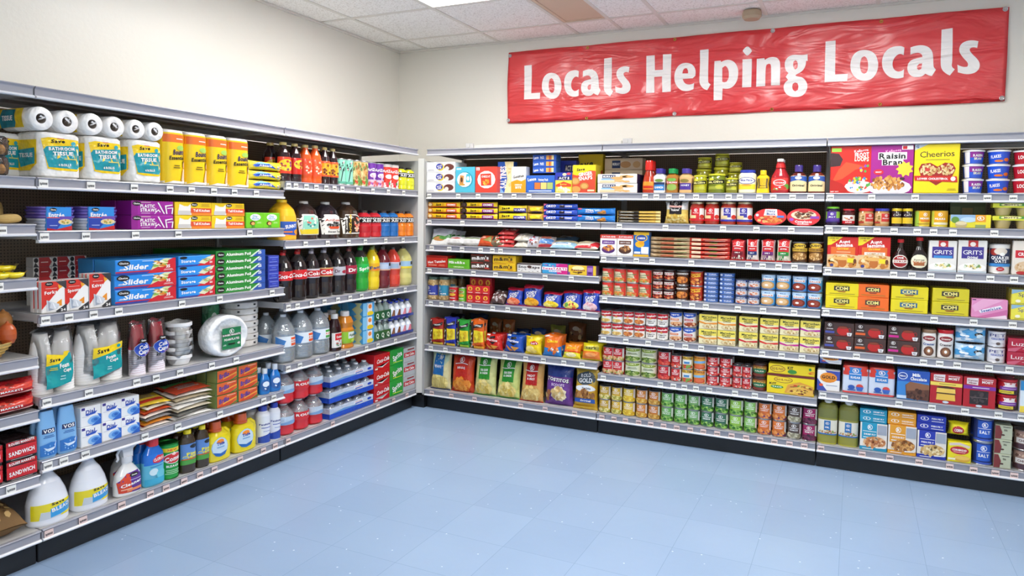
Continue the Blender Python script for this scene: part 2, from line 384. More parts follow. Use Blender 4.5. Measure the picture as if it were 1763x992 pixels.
M_edge = solid('channel_lip', 'e2e2e6', .25)
M_back, nt, p = newmat('pegboard_back')
p.inputs['Roughness'].default_value = .7
tc = nt.nodes.new('ShaderNodeTexCoord'); vo = nt.nodes.new('ShaderNodeTexVoronoi'); vo.inputs['Scale'].default_value = 78; vo.inputs['Randomness'].default_value = 0
nt.links.new(tc.outputs['Object'], vo.inputs['Vector'])
cr = nt.nodes.new('ShaderNodeValToRGB'); cr.color_ramp.elements[0].position = .14; cr.color_ramp.elements[0].color = hexc('54483e'); cr.color_ramp.elements[1].position = .3; cr.color_ramp.elements[1].color = hexc('93826f')
nt.links.new(vo.outputs['Distance'], cr.inputs[0]); nt.links.new(cr.outputs[0], p.inputs['Base Color'])
M_end = solid('end_panel_enamel', 'a9a8a6', .45, bs=90, bstr=.1); M_kick = solid('black_kick_plate', '17191c', .42, bs=60, bstr=.15)
M_fill = solid('filler_enamel', 'c6c4be', .45, bs=90, bstr=.1)
M_black = solid('black_plastic', '101012', .5)
M_tag = solid('price_tag_paper', 'f1efe9', .5); M_ink = solid('tag_ink', '23242a', .6); M_pink = solid('tag_paper_pink', 'efd3cc', .5)
def tagged(m, **k):
    for a, v in k.items(): m[a] = v
    return m
link('floor', meshof('floor', [(-D, YB, -.1, XR, D, 0)], M_floor), kind='structure')
link('wall_left', meshof('wall_left', [(-D-.12, YB, -.1, -D, D+.12, HC+.1)], M_wall), kind='structure')
link('wall_back', meshof('wall_back', [(-D, D, -.1, XR, D+.12, HC+.1)], M_wall), kind='structure')
link('wall_right', meshof('wall_right', [(XR, YB, -.1, XR+.12, D+.12, HC+.1)], M_wall), kind='structure')
link('wall_front', meshof('wall_front', [(-D-.12, YB-.12, -.1, XR+.12, YB, HC+.1)], M_wall), kind='structure')  # unseen right and front walls, set close in to bounce light onto the shelves
# ceiling: 2x4 tiles dropped in a tee grid, lights and the diffuser in their own cells
GX = [-.31+.604*i for i in range(9)]; GY = [.27-.604*i for i in range(10)]
LIGHTS = [(1, 1), (4, 1), (4, 5), (7, 5)]  # the last two panels are unseen additions that fill the shelf fronts with light
cells = []; lit = {(i, j) for i, j in LIGHTS} | {(i, j+1) for i, j in LIGHTS}
xs = [-D]+GX+[XR]; ys = [D]+GY+[YB]
bx = []
for a, (x0, x1) in enumerate(zip(xs, xs[1:])):
    for b, (y1, y0) in enumerate(zip(ys, ys[1:])):
        if (a-1, b-1) in lit or x1 <= x0 or y1 <= y0: continue
        if (a-1, b-1) == (2, 0):
            bx.append((x0+.304, y0, HC+.004, x1, y1, HC+.02)); continue
        bx.append((x0, y0, HC+.004, x1, y1, HC+.02))
link('ceiling', meshof('ceiling', bx+[(-D, YB, HC+.06, XR, D, HC+.12)], M_tile), kind='structure')
te = []
for i, x in enumerate(GX): te.append((x-.012, YB, HC-.001, x+.012, D, HC+.005))
for j, y in enumerate(GY): te.append((-D, y-.012, HC-.0012, XR, y+.012, HC+.005))
te.append((GX[2]+.292, GY[1], HC-.0014, GX[2]+.312, D, HC+.005))
te += [(-D, YB, HC-.01, -D+.018, D, HC+.002), (-D, D-.018, HC-.01, XR, D, HC+.002)]
link('trim_1', meshof('ceiling_grid', te, M_tee), kind='structure')
v = link('ceiling_vent', None, loc=(GX[2]+.152, GY[0]-.302, HC), label='beige square ceiling diffuser next to the lit light panel', category='vent')
link('vent_frame', meshof('vent_frame', [(-.14, -.29, .002, .14, -.27, .01), (-.14, .27, .002, .14, .29, .01), (-.14, -.27, .002, -.12, .27, .01), (.12, -.27, .002, .14, .27, .01)], M_vent), v)
link('vent_panel', meshof('vent_panel', [(-.12, -.27, .006, .12, .27, .009)], M_vent), v)
M_diff, nt, p = newmat('light_diffuser')
p.inputs['Base Color'].default_value = (1, 1, 1, 1); p.inputs['Emission Color'].default_value = (1, .985, .955, 1); p.inputs['Emission Strength'].default_value = LAMP
me_d = meshof('diffuser', [(-.285, -.585, .012, .285, .585, .02)], M_diff)
me_f = meshof('light_frame', [(-.302, -.604, .0, -.28, .604, .03), (.28, -.604, 0, .302, .604, .03), (-.28, -.604, 0, .28, -.58, .03), (-.28, .58, 0, .28, .604, .03)], M_tee)
for i, j in LIGHTS:
    if GX[i]+.6 > XR: continue
    q = link('ceiling_light', None, loc=(GX[i]+.302, GY[j]-.604, HC-.002), category='light', group='ceiling light panels',
             label={(1, 1): 'lit ceiling light panel at the top edge', (4, 1): 'recessed ceiling light panel above the banner side, out of view', (4, 5): 'added fill light panel above the open floor, out of view', (7, 5): 'added fill light panel over the far right floor, out of view'}[i, j])
    link('diffuser', me_d, q); link('light_frame', me_f, q)
# thermostat-like smoke detector on the ceiling edge
mb = sol(.11, .05, .11, [(.8, 0), (1, .3), (1, .8), (.9, 1)], [(1, 'b9a68c', 'matte')], seg=20)
link('smoke_detector', mb.mesh('smoke_detector'), loc=(2.04, .42, HC-.051), label='small beige round detector on the ceiling above the banner', category='detector')
# ------------------------------------------------------------------ pixel -> place on a shelf front
def ray(px, py): return AF+AR*((px-CX)/F_PX)-AU*((py-CY)/F_PX)
def hit(side, px, py, off=0):
    v = ray(px, py); t = (off-CAM.y)/v.y if side == 'R' else (-off-CAM.x)/v.x
    return CAM+t*v
def proj(P_):
    v = Vector(P_)-CAM; z = v.dot(AF); return CX+F_PX*v.dot(AR)/z, CY-F_PX*v.dot(AU)/z
# ------------------------------------------------------------------ gondola shelving
W = 1.22; B0, K0 = .052, -.021
Z = dict(r1=1.447, r2=1.273, a3=1.101, a4=.950, a5=.733, a6=.433, ab=.130, b3=1.077, b4=.837, b5=.601, b6=.369, bb=.130,
         q1=1.447, q2=1.273, c1=1.447, c2=1.280, c3=1.063, c4=.849, c5=.634, c6=.412, cb=.130,
         l1=1.460, l2=1.156, l3=.832, l4=.512, lb=.130, m1=1.412, m2=1.220, m3=.918, m4=.617, m5=.382, mb=.130,
         n1=1.412, n2=1.245, n3=1.052, n4=.769, n5=.575, n6=.338, nb=.130)
BAY = {'a': ('R', B0, ['r1', 'r2', 'a3', 'a4', 'a5', 'a6', 'ab'], 'corner bay of shelving on the back wall'),
       'b': ('R', B0+W, ['q1', 'q2', 'b3', 'b4', 'b5', 'b6', 'bb'], 'middle bay of shelving on the back wall'),
       'c': ('R', B0+2*W, ['c1', 'c2', 'c3', 'c4', 'c5', 'c6', 'cb'], 'bay of shelving under the right end of the banner'),
       'l': ('L', K0-W, ['l1', 'l2', 'l3', 'l4', 'lb'], 'corner bay of shelving on the left wall, holding drinks'),
       'm': ('L', K0-2*W, ['m1', 'm2', 'm3', 'm4', 'm5', 'mb'], 'left wall bay of shelving with paper goods and cleaners'),
       'n': ('L', K0-3*W, ['n1', 'n2', 'n3', 'n4', 'n5', 'n6', 'nb'], 'leftmost bay of shelving with bananas and onions')}
SHN = {}
for bk_, wd in (('a', 'back corner bay'), ('b', 'back middle bay'), ('c', 'back right bay'), ('l', 'left corner bay'), ('m', 'left middle bay'), ('n', 'leftmost bay')):
    ks = BAY[bk_][2]
    for i, k in enumerate(ks):
        SHN[k] = ('top shelf', 'second shelf', 'third shelf', 'fourth shelf', 'fifth shelf', 'sixth shelf')[i]+' of '+wd if i < len(ks)-1 else 'bottom shelf of '+wd
SHELF = {}
ZUP = {}; BAYOF = {}
for bk_ in BAY:
    ks = BAY[bk_][2]
    for k in ks: BAYOF[k] = BAY[bk_]
    for i, k in enumerate(ks): ZUP[k] = 1.733 if i == 0 else Z[ks[i-1]]
DP = .47
def strip(prof, x0, x1):
    n = len(prof); v = [(x0, y, z) for y, z in prof]+[(x1, y, z) for y, z in prof]
    f = [(i, (i+1) % n, n+(i+1) % n, n+i) for i in range(n)]+[tuple(range(n-1, -1, -1)), tuple(range(n, 2*n))]
    return v, f
def build_bay(key):
    side, s0, ks, lab = BAY[key]
    loc = (s0, 0, 0) if side == 'R' else (0, s0, 0); rz = 0 if side == 'R' else PI/2
    u = link('shelving_unit', None, loc=loc, rz=rz, label=lab, category='shelving', group='shelving bays along the two walls')
    link('back_panel', meshof('back_panel', [(.004, DP+.005, .02, W-.004, DP+.02, 1.70)], M_back), u)
    for x in (0.001, W-.017):
        link('upright', meshof('upright', [(x, DP-.008, 0, x+.016, DP+.03, 1.765)], M_steel), u)
    link('kick_plate', meshof('kick_plate', [(.003, .03, 0, W-.003, .05, .088), (.003, .045, .0, W-.003, DP, .02)], M_kick, .002), u)
    g = .003
    chan = [(.010, -.0006), (-.003, -.0006), (-.005, -.004), (.002, -.009), (.004, -.012), (.004, -.032), (.001, -.034), (.012, -.034)]
    lip = [(.012, -.0335), (-.002, -.0335), (-.007, -.037), (-.007, -.041), (-.003, -.044), (.012, -.044)]
    for k in ks+['top']:
        z = Z[k] if k != 'top' else 1.733
        sh = link('shelf', meshof('shelf', [(g, .012, -.012, W-g, DP, 0), (g, .012, -.032, W-g, .030, -.012), (g, DP-.02, -.03, W-g, DP, -.012),
            (g, .16, -.019, W-g, .175, -.012), (g, .30, -.019, W-g, .315, -.012)], M_steel), u, loc=(0, 0, z))
        for x in (.006, W-.010):
            link('bracket', meshof('bracket', [([(x, .03, -.012), (x, DP, -.012), (x, DP, -.04), (x, .03, -.024), (x+.004, .03, -.012), (x+.004, DP, -.012), (x+.004, DP, -.04), (x+.004, .03, -.03)],
                 [(0, 1, 2, 3), (7, 6, 5, 4), (0, 4, 5, 1), (1, 5, 6, 2), (2, 6, 7, 3), (3, 7, 4, 0)])], M_steel), sh)
        c = link('price_channel', meshof('price_channel', [strip(chan, g, W-g)], M_chan), sh)
        link('channel_lip', meshof('channel_lip', [strip(lip, g, W-g)], M_edge), sh)
        SHELF[k] = (sh, side, s0)
    return u
for k in BAY: build_bay(k)
link('header_strip', meshof('header_strip', [(.30, .10, 1.7345, 1.36, .115, 1.762)], M_fill, .002), label='thin cream metal strip lying on top of the back wall shelves', category='strip')
for i, x in enumerate((.30, 1.37)):
    link('clip', meshof('clip', [(x, .085, 1.7345, x+.055, .098, 1.772), (x+.01, .08, 1.745, x+.03, .085, 1.765)], M_steel), label=('small steel clip at the left end of the cream strip', 'small steel clip at the right end of the cream strip')[i], category='clip')
# end panels and the filler closing the inside corner
def panel(name, lab, cat, vf, mat): link(name, meshof(name, vf, mat), label=lab, category=cat)
panel('end_panel', 'grey steel end panel closing the corner end of the left wall shelves', 'panel', [(-DP-.03, K0+.002, .09, .0, K0+.016, 1.655)], M_end)
panel('end_panel', 'grey steel end panel closing the corner end of the back wall shelves', 'panel', [(B0-.016, 0, .09, B0-.002, DP+.03, 1.655)], M_end)
panel('filler_panel', 'narrow pale vertical filler strip standing in the inside corner of the shelves', 'panel', [(([(.001, K0+.001, .10), (B0-.017, -.002, .10), (B0-.017, .012, .10), (.001, K0+.015, .10), (.001, K0+.001, 1.672), (B0-.017, -.002, 1.672), (B0-.017, .012, 1.672), (.001, K0+.015, 1.672)],
      [(3, 2, 1, 0), (4, 5, 6, 7), (0, 1, 5, 4), (1, 2, 6, 5), (2, 3, 7, 6), (3, 0, 4, 7)]))], M_fill)
panel('corner_kick', 'black corner piece joining the two kick plates at the floor', 'panel', [(-.12, K0+.02, 0, B0-.001, .12, .0885), (-.012, -.014, .066, B0-.016, .03, .0885)], M_kick)
mb = MB()
# ------------------------------------------------------------------ banner
def smooth(pts):
    n = len(pts); o = []
    for i in range(n):
        a, b, c = Vector(pts[i-1]), Vector(pts[i]), Vector(pts[(i+1) % n])
        ang = (b-a).angle(c-b) if (b-a).length and (c-b).length else 0
        if ang > .72: o.append(tuple(b))
        else: o += [tuple(b+(a-b)*.25), tuple(b+(c-b)*.25)]
    return o
M_ban, nt, p = newmat('banner_vinyl')
p.inputs['Base Color'].default_value = hexc('d8202a'); p.inputs['Roughness'].default_value = .33; p.inputs['Specular IOR Level'].default_value = .9; p.inputs['Coat Weight'].default_value = .5; p.inputs['Coat Roughness'].default_value = .3
def ban_bump(nt, p):
    tc = nt.nodes.new('ShaderNodeTexCoord'); mp = nt.nodes.new('ShaderNodeMapping'); mp.inputs['Rotation'].default_value = (0, .35, 0); mp.inputs['Scale'].default_value = (1.0, 1, 4.2)
    n = nt.nodes.new('ShaderNodeTexNoise'); n.inputs['Scale'].default_value = 2.0; n.inputs['Detail'].default_value = 3.5; n.inputs['Distortion'].default_value = .8
    b = nt.nodes.new('ShaderNodeBump'); b.inputs['Strength'].default_value = 1; b.inputs['Distance'].default_value = .05
    nt.links.new(tc.outputs['Object'], mp.inputs[0]); nt.links.new(mp.outputs[0], n.inputs['Vector']); nt.links.new(n.outputs['Fac'], b.inputs['Height']); nt.links.new(b.outputs[0], p.inputs['Normal'])
ban_bump(nt, p)
M_let, nt, p = newmat('banner_lettering'); p.inputs['Base Color'].default_value = hexc('f4f1f0'); p.inputs['Roughness'].default_value = .4; ban_bump(nt, p)
BX0, BX1, BZ0, BZ1 = .372, 3.338, 1.960, 2.456
def bany(x, z):
    u = (x-BX0)/(BX1-BX0); v = (z-BZ0)/(BZ1-BZ0)
    e = math.sin(PI*min(max(v, 0), 1))
    return D-.012-.006*e*(1+math.sin(9*x+5*z))-.004*math.sin(21*x-14*z)*e-.003*math.sin(47*x+3)*(abs(v-.5)*2)**2*(.5+.5*e)
vs = []; fs = []; NX, NZ = 150, 16
for j in range(NZ+1):
    for i in range(NX+1):
        x = BX0+(BX1-BX0)*i/NX; z = BZ0+(BZ1-BZ0)*j/NZ+(.003*abs(math.sin(PI*i/NX*5))*(1 if j > NZ/2 else -1)*abs(2*j/NZ-1)**3); vs.append((x, bany(x, z), z))
for j in range(NZ):
    for i in range(NX): q = j*(NX+1)+i; fs.append((q, q+1, q+NX+2, q+NX+1))
me = bpy.data.meshes.new('banner'); me.from_pydata(vs, [], fs); me.materials.append(M_ban); me.polygons.foreach_set('use_smooth', [True]*len(fs))
ban = link('banner', me, label='long glossy red vinyl banner with large white lettering on the back wall', category='banner')
so = ban.modifiers.new('t', 'SOLIDIFY'); so.thickness = .001; so.offset = 1
ST = 'Locals Helping Locals'
vs = []; fs = []
def glyph(loops, dx, dz):
    lp = [[Vector((x/1000+dx, z/1000+dz, 0)) for x, z in smooth(smooth(l))] for l in loops]
    fl = [p_ for l in lp for p_ in l]; tr = [tuple(t) for t in tessellate_polygon(lp)]
    V = [(p_.x, p_.y) for p_ in fl]; key = {}; out = []; stack = tr
    while stack:
        t = stack.pop(); L_ = [(Vector(V[t[i]])-Vector(V[t[(i+1) % 3]])).length for i in range(3)]; i = max(range(3), key=lambda z: L_[z])
        if L_[i] < .03: out.append(t); continue
        a, b = t[i], t[(i+1) % 3]; kk = (min(a, b), max(a, b))
        if kk not in key: key[kk] = len(V); V.append(((V[a][0]+V[b][0])/2, (V[a][1]+V[b][1])/2))
        m_ = key[kk]; stack += [(a, m_, t[(i+2) % 3]), (m_, b, t[(i+2) % 3])]
    o = len(vs); vs.extend([(x, bany(x, z)-.003, z) for x, z in V]); fs.extend([(a+o, b+o, c+o) for a, b, c in out])
for g in 'Locals': glyph(GLYPHS[g], 0, 0); glyph(GLYPHS[g], -1.944, .004 if g != 'l' else -.006)
for g in 'Hempi.ng': glyph(GLYPHS[g], 0, 0)
me = bpy.data.meshes.new('lettering'); me.from_pydata(vs, [], fs); me.materials.append(M_let); me.polygons.foreach_set('use_smooth', [True]*len(fs))
link('lettering', me, ban, label='white lettering reading Locals Helping Locals')
M_brass = solid('brass_grommet', 'c9a35a', .3, .9); M_nail = solid('steel_washer', 'c4bfc0', .35, .8)
def grommet(x, z, big, me={}):
    if big not in me:
        r = .013 if big else .010; mbx = MB(); n = 16
        vs_ = [(q*math.cos(2*PI*i/n), -t, q*math.sin(2*PI*i/n)) for q, t in ((r, 0), (r, .002), (r*.75, .004), (r*.45, .002), (r*.3, .004 if big else 0)) for i in range(n)]
        fs_ = [(k*n+i, k*n+(i+1) % n, (k+1)*n+(i+1) % n, (k+1)*n+i) for k in range(4) for i in range(n)]+([tuple(range(4*n, 5*n))] if big else [])
        me[big] = meshof('grommet', [(vs_, fs_)], M_nail if big else M_brass)
    link('washer' if big else 'grommet', me[big], ban, loc=(x, bany(x, z)-.004, z))
for x, z, b in ((.384, 2.433, 1), (.379, 1.979, 1), (.964, 2.441, 0), (.967, 1.97, 0), (1.554, 2.443, 0), (1.564, 1.972, 1), (2.146, 2.443, 1), (2.155, 1.972, 0), (2.73, 2.44, 0), (2.741, 1.972, 0), (3.32, 2.446, 1), (3.324, 1.975, 1)):
    grommet(x, z, b)
# ------------------------------------------------------------------ placing products
ORD = ('first', 'second', 'third', 'fourth', 'fifth', 'sixth', 'seventh', 'eighth', 'ninth', 'tenth')
LABELS = {}
TAGS = {}
def pos_words(i, n, j, st, k):
    o = []
    if st == 2: o.append(('lower', 'upper')[j])
    elif st > 2: o.append('bottom' if j == 0 else 'top' if j == st-1 else ORD[j]+' up')
    if n == 2: o.append(('left one', 'right one')[i])
    elif n > 2: o.append('leftmost' if i == 0 else 'rightmost' if i == n-1 else ORD[i]+' from left')
    if k: o.append('row behind' if k == 1 else ORD[k]+' row back')
    return ', '.join(o)
def instance(name, meshes, loc, rot, label, cat, group):
    o = None
    for i, (pn, me, pl) in enumerate(meshes):
        ob = bpy.data.objects.new(name if i == 0 else pn, me); COL.objects.link(ob)
        if i == 0:
            o = ob; ob.location = loc; ob.rotation_euler = rot; ob['label'] = label; ob['category'] = cat
            if group: ob['group'] = group
        else:
            ob.parent = o
            if pl: ob['label'] = pl
    return o
def put(zk, a, b, top, mk, look, name, cat, n=1, st=1, dp=1, off=.012, z0=0, tilt=0, tag=1, group=None, skip=(), topj=None, yaw=0, fill=.985, h=None, dpj=None):
    side = 'L' if zk[0] in 'lmn' else 'R'; zs = Z[zk]+z0+.0006
    def span(o):
        r = []
        for p_ in (a, b):
            Q = hit(side, p_, top, o); q = proj((Q.x, Q.y, zs)); Q = hit(side, p_, (top+q[1])/2, o); r.append(Q.x if side == 'R' else Q.y)
        return r
    s0, s1 = span(off); cw = (s1-s0)/n
    if getattr(mk, 'round', 0): s0, s1 = span(off+cw*.45); cw = (s1-s0)/n
    H = (hit(side, (a+b)/2, top, off).z-zs) if h is None else h
    if h is None or z0 == 0:
        lim = ZUP[zk]-.046-Z[zk]-z0 if off < .05 else ZUP[zk]-.034-Z[zk]-z0
        if H > lim: print('CLAMP', look, round(H-lim, 3)); H = lim
    ih = H/st
    if side == 'L' and getattr(mk, 'round', 0): fill *= .955
    mbs, d = mk(cw*fill, ih-(.0006 if st > 1 else 0))
    while dp > 1 and off+dp*(d+.004) > DP-.012: dp -= 1
    if off+d > DP-.01: print('DEEP', look, round(off+d, 3))
    meshes = [(pn or name, m_.mesh(pn or name), pl) for pn, m_, pl in mbs]
    rz = 0 if side == 'R' else PI/2
    if side == 'L' and getattr(mk, 'round', 0): rz -= .26 if zk[0] == 'l' else .2   # labels turned a little to the door
    tot = n*st*dp
    grp = group or ('%ss on the %s' % (name.replace('_', ' '), SHN[zk]) if tot > 1 else None)
    rd = random.Random(int(a*7+top))
    for i in range(n):
        for k in range(dp):
            for j in range(st):
                if (i, j, k) in skip: continue
                if topj and j >= topj.get(i, st): continue
                s = s0+cw*(i+.5); 
                if getattr(mk, 'round', 0):   # a round pack shows wider than it is when seen at a slant
                    cs_, cd_ = (CAM.y-s, CAM.x+off) if side == 'L' else (CAM.x-s, off-CAM.y)
                    s += math.copysign((math.hypot(cs_, cd_)/cd_-1)*cw/2, cs_)
                lo_, hi_ = BAYOF[zk][1]+.0185, BAYOF[zk][1]+W-.0185; hw = cw*fill/2+.001
                if 0 < lo_-(s-hw) < .014: s = lo_+hw
                if 0 < s+hw-hi_ < .014: s = hi_-hw
                dep = off+d/2+k*(d+.004)+rd.random()*.002*(n > 1)
                loc = (s, dep, zs+j*ih) if side == 'R' else (-dep, s, zs+j*ih)
                pw = pos_words(i, n, j, st, k)
                lab = look+(', '+pw if pw else '')
                if len(lab.split())+len(SHN[zk].split())+1 <= 16 and (tot == 1 or lab in LABELS): lab += ', '+SHN[zk]
                while lab in LABELS: lab += ' again'; print('DUPLABEL', lab)
                LABELS[lab] = 1
                jz = (rd.random()-.5)*.035 if not tilt else 0
                instance(name, meshes, loc, (-tilt, 0, rz+yaw+jz), lab, cat, grp)
    if tag:
        t = hit(side, a+6, top, 0); TAGS.setdefault(zk, []).append((t.x if side == 'R' else t.y))
    return s0, s1, d
# ------------------------------------------------------------------ product makers: maker(w, h) -> ([(part, MB, label)], depth)
def BX(base, F=(), S=(), TP=(), d=.5, side=None, top=None, mat='card'):
    def mk(w, h): dd = d*w if d < 3 else d/1000; return [(None, box(w, h, dd, base, F, S, TP, side, top, mat), None)], dd
    return mk
def rnd(f): f.round = 1; return f
def CAN(base, F, az=(.05, .95), top='b9bbbe', mat='gloss', rim='c9cacc'):
    return rnd(lambda w, h: ([(None, sol(w, h, w, [(.93, 0), (1, .012), (1, .03), (.975, .045), (.975, .955), (1, .97), (1, .985), (.95, 1), (.9, .985), (.88, .965)], [(.04, rim, 'metal'), (.958, base, mat), (1, top, 'metal')], art=F, az=az, amat=mat), None)], w))
def JAR(lid, content, F, az=(.10, .70), n=2, sh=.86, lh=.13, neck=.84, amat='gloss', cm='liq', d=1, lidmat='gloss', waist=1, span=1.25):
    def mk(w, h):
        b = sol(w, h, w*d, [(.88, 0), (.98, .02), (1, .06), (waist, (sh-.06)*.5), (1, sh-.12), (.96, sh-.06), (neck, sh), (neck*.97, 1-lh*.6)], [(1, content, cm)], n=n, art=F, az=az, amat=amat, span=span)
        l = shift(sol(w*neck*1.1, h*lh, w*neck*1.1*d, [(.97, 0), (1, .1), (1, .8), (.94, 1)], [(1, lid, lidmat)]), z=h*(1-lh))
        return [(None, b, None), ('lid', l, None)], w*d
    return rnd(mk) if n == 2 else mk
def BOT(prof, bands, cap, F=None, az=(.3, .6), capr=.28, capz=.93, d=1, n=2, capmat='gloss', extra=None, amat='gloss', span=1.25):
    def mk(w, h):
        b = sol(w, h, w*d, prof, bands, n=n, art=F, az=az, amat=amat, span=span)
        ps = [(None, b, None)]
        if cap: ps.append(('cap', shift(sol(w*capr, h*(1-capz), w*capr, [(1, 0), (1, .85), (.9, 1)], [(1, cap, capmat)], seg=16), z=h*capz), None))
        if extra: ps += extra(w, h, w*d)
        return ps, w*d
    return rnd(mk) if n <= 2.2 else mk
def BAG(base, F, d=.35, crimp='tb', seed=1, mat='film', **k):
    def mk(w, h):
        dd = d*w if crimp == 'tb' else d*h
        if d > 3: dd = d/1000
        return [(None, bag(w, h, dd, base, F, crimp, seed, mat, **k), None)], dd*1.12
    return mk
COLA = [(.72, 0), (.86, .02), (.96, .07), (.98, .2), (.93, .3), (.93, .32), (.98, .42), (1, .44), (1, .62), (.98, .64), (.94, .70), (.78, .79), (.5, .88), (.3, .93), (.28, .96)]
WATR = [(.8, 0), (1, .05), (1, .28), (.97, .3), (1, .33), (1, .5), (.97, .55), (1, .6), (.95, .68), (.75, .8), (.42, .9), (.25, .95)]
SPRT = [(.85, 0), (1, .04), (.96, .18), (1, .24), (1, .42), (.93, .48), (.96, .55), (.96, .75), (.85, .84), (.55, .9), (.42, .92)]
DRES = [(.85, 0), (.95, .03), (.88, .3), (.94, .5), (1, .62), (.9, .70), (.55, .77), (.45, .82)]
BBQ = [(.95, 0), (1, .03), (1, .45), (.98, .6), (.7, .7), (.45, .75), (.42, .8)]
OILB = [(.9, 0), (1, .03), (1, .2), (.94, .24), (.97, .3), (.97, .55), (1, .6), (1, .82), (.85, .9), (.5, .95)]
TALL = [(.9, 0), (1, .02), (1, .5), (1, .62), (.8, .72), (.45, .86), (.4, .93)]
GALL = [(.96, 0), (1, .03), (1, .5), (.97, .6), (.82, .76), (.5, .88), (.32, .93), (.28, .95)]
w_, k_, r_ = 'f4f2ee', '1c1a1c', 'c8202c'
SV = lambda x, y, h, w=None: T('Save', x, y, h, k_, w, rot=.1, sh=.2)
# ================================================================== BACK WALL, corner bay
put('r1', 733, 783.5, 279, BX('f3f1ef', [E(.50, .5, .13, .36, 'f2d230'), E(.47, .55, .12, .3, '2a3aa8', ), T('MOON', .47, .62, .14, w_, .16, .2), T('PIE', .48, .42, .16, w_, .12, .2), E(.8, .5, .17, .32, '6b3a32'), E(.73, .36, .07, .2, 'f2e6da'), FINE(.06, .1, .3, .3, 2, 'b9b9c6'), R(.36, .9, .6, .96, 'c9c9d6')], d=.7, top='e9eef2'),
    'flat white carton with round blue logo and chocolate pie', 'pie_carton', 'box', st=3)
put('r1', 783.8, 817.6, 287.6, BX('4fb6cf', [R(.06, .9, .3, .95, w_), E(.5, .5, .42, .32, '2f93ab'), E(.47, .5, .38, .29, 'eef6f6'), P([(.2, .35), (.42, .32), (.45, .66), (.25, .68)], 'c98d4d'), P([(.55, .4), (.78, .4), (.76, .74), (.57, .72)], '45b2c8'), E(.66, .55, .07, .09, 'f0efe9'), E(.33, .5, .06, .1, '5a3a28'), R(.2, .28, .5, .34, 'd09a3c')], d=.35),
    'light blue snack carton with round white cookie window', 'cookie_box', 'box')
put('r1', 818, 855.5, 287, BX('df4436', [E(.52, .5, .42, .34, w_), E(.5, .5, .37, .30, 'f7f0ea'), P([(.28, .26), (.76, .28), (.74, .74), (.24, .72)], 'd8402c'), T('CHEEZ-IT', .5, .62, .07, w_, .4), SCT(.5, .40, .16, .08, ['f2a73a', 'e8902c', 'f7bf55'], 12, .06), R(.05, .86, .2, .97, w_), T('12', .12, .915, .07, r_, .1)], d=.35),
    'red cracker carton with round white window', 'cracker_box', 'box')
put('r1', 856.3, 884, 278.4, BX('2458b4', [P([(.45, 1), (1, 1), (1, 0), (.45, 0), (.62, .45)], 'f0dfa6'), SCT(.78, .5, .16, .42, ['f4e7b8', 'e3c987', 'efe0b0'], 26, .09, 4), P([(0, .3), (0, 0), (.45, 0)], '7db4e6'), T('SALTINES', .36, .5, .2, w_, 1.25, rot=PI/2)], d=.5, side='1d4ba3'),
    'blue saltine carton with tall sideways white lettering', 'saltine_box', 'box', off=.06)
put('r1', 880, 905.5, 287, BX('f3f0ea', [P([(0, 0), (1, 0), (1, .52), (.7, .44), (.4, .5), (0, .42)], 'eb9a2a'), T('Goldfish', .5, .62, .09, k_, .75, .12), T('CHEDDAR', .5, .3, .05, w_, .5), T('BITE', .5, .2, .08, w_, .4), P([(0, 1), (1, 1), (.9, .9), (.1, .9)], 'dfdcd4')], d=.6, mat='gloss'),
    'white and orange gable top fish cracker bag', 'cracker_bag', 'bag')
put('r1', 917, 957.5, 269, BX('2a57b2', [T('Lance', .14, .5, .4, w_, .2, .15), T('PACK', .4, .5, .4, w_, .16), R(.58, .15, .9, .85, 'e5a64e'), R(.70, .15, .77, .85, 'c9562e'), R(.82, .15, .9, .85, 'f1dfa8')], d=.5),
    'slim blue cracker carton stacked high', 'cracker_box', 'box', st=3, off=.03, z0=.121, h=.115, tag=0)
put('r1', 905.7, 955, 302, BX('2f62bd', [T('Lance', .2, .78, .17, w_, .3, .12), T('Variety Pack', .6, .75, .13, w_, .35), R(.28, .2, .95, .6, '27407c'), R(.3, .2, .5, .58, 'dc7433'), R(.52, .2, .72, .58, 'ecc873'), R(.74, .2, .94, .58, 'a9bb6a'), FINE(.1, .04, .9, .16, 1, 'dfe7f5')], d=.45),
    'wide blue variety pack of crackers under the slim cartons', 'cracker_box', 'box')
put('r1', 963.5, 992, 273, BX('2b3aa8', [R(.3, .32, .85, .75, '1a2160'), T('ACT II', .57, .53, .3, w_, .48)], d=.5), 'dark blue popcorn carton standing behind', 'popcorn_box', 'box', st=2, off=.14, h=.205, tag=0)
put('r1', 955.5, 985, 297, BX('f0d24a', [R(0, .62, 1, 1, '2c3aa6'), R(.15, .64, .9, .8, '15184a'), T('ACT II', .52, .72, .11, w_, .6), E(.55, .9, .12, .07, 'f6e7a6'), E(.8, .93, .12, .06, 'e6525a'), P([(.05, .4), (.5, .55), (.95, .42), (.95, .3), (.05, .3)], 'd2432b'), T('Butter', .5, .42, .07, 'f6d24a', .4), SCT(.5, .16, .4, .12, ['f8f0c8', 'f2dc8a', 'fff8e0'], 26, .07, 2)], d=.4),
    'popcorn carton with blue top and yellow kernels', 'popcorn_box', 'box', off=.02)
put('r1', 995, 1038, 268, BX('e6c81e', [P([(0, 0), (1, 0), (1, .6), (.3, .35), (0, .4)], 'c9432c'), SV(.25, .75, .16), T('GINGER SNAPS', .6, .45, .2, w_, .6, .08)], d=.3, side='dfc11a'), 'yellow cookie carton standing in the row behind', 'cookie_box', 'box', off=.19, tag=0, h=.245)
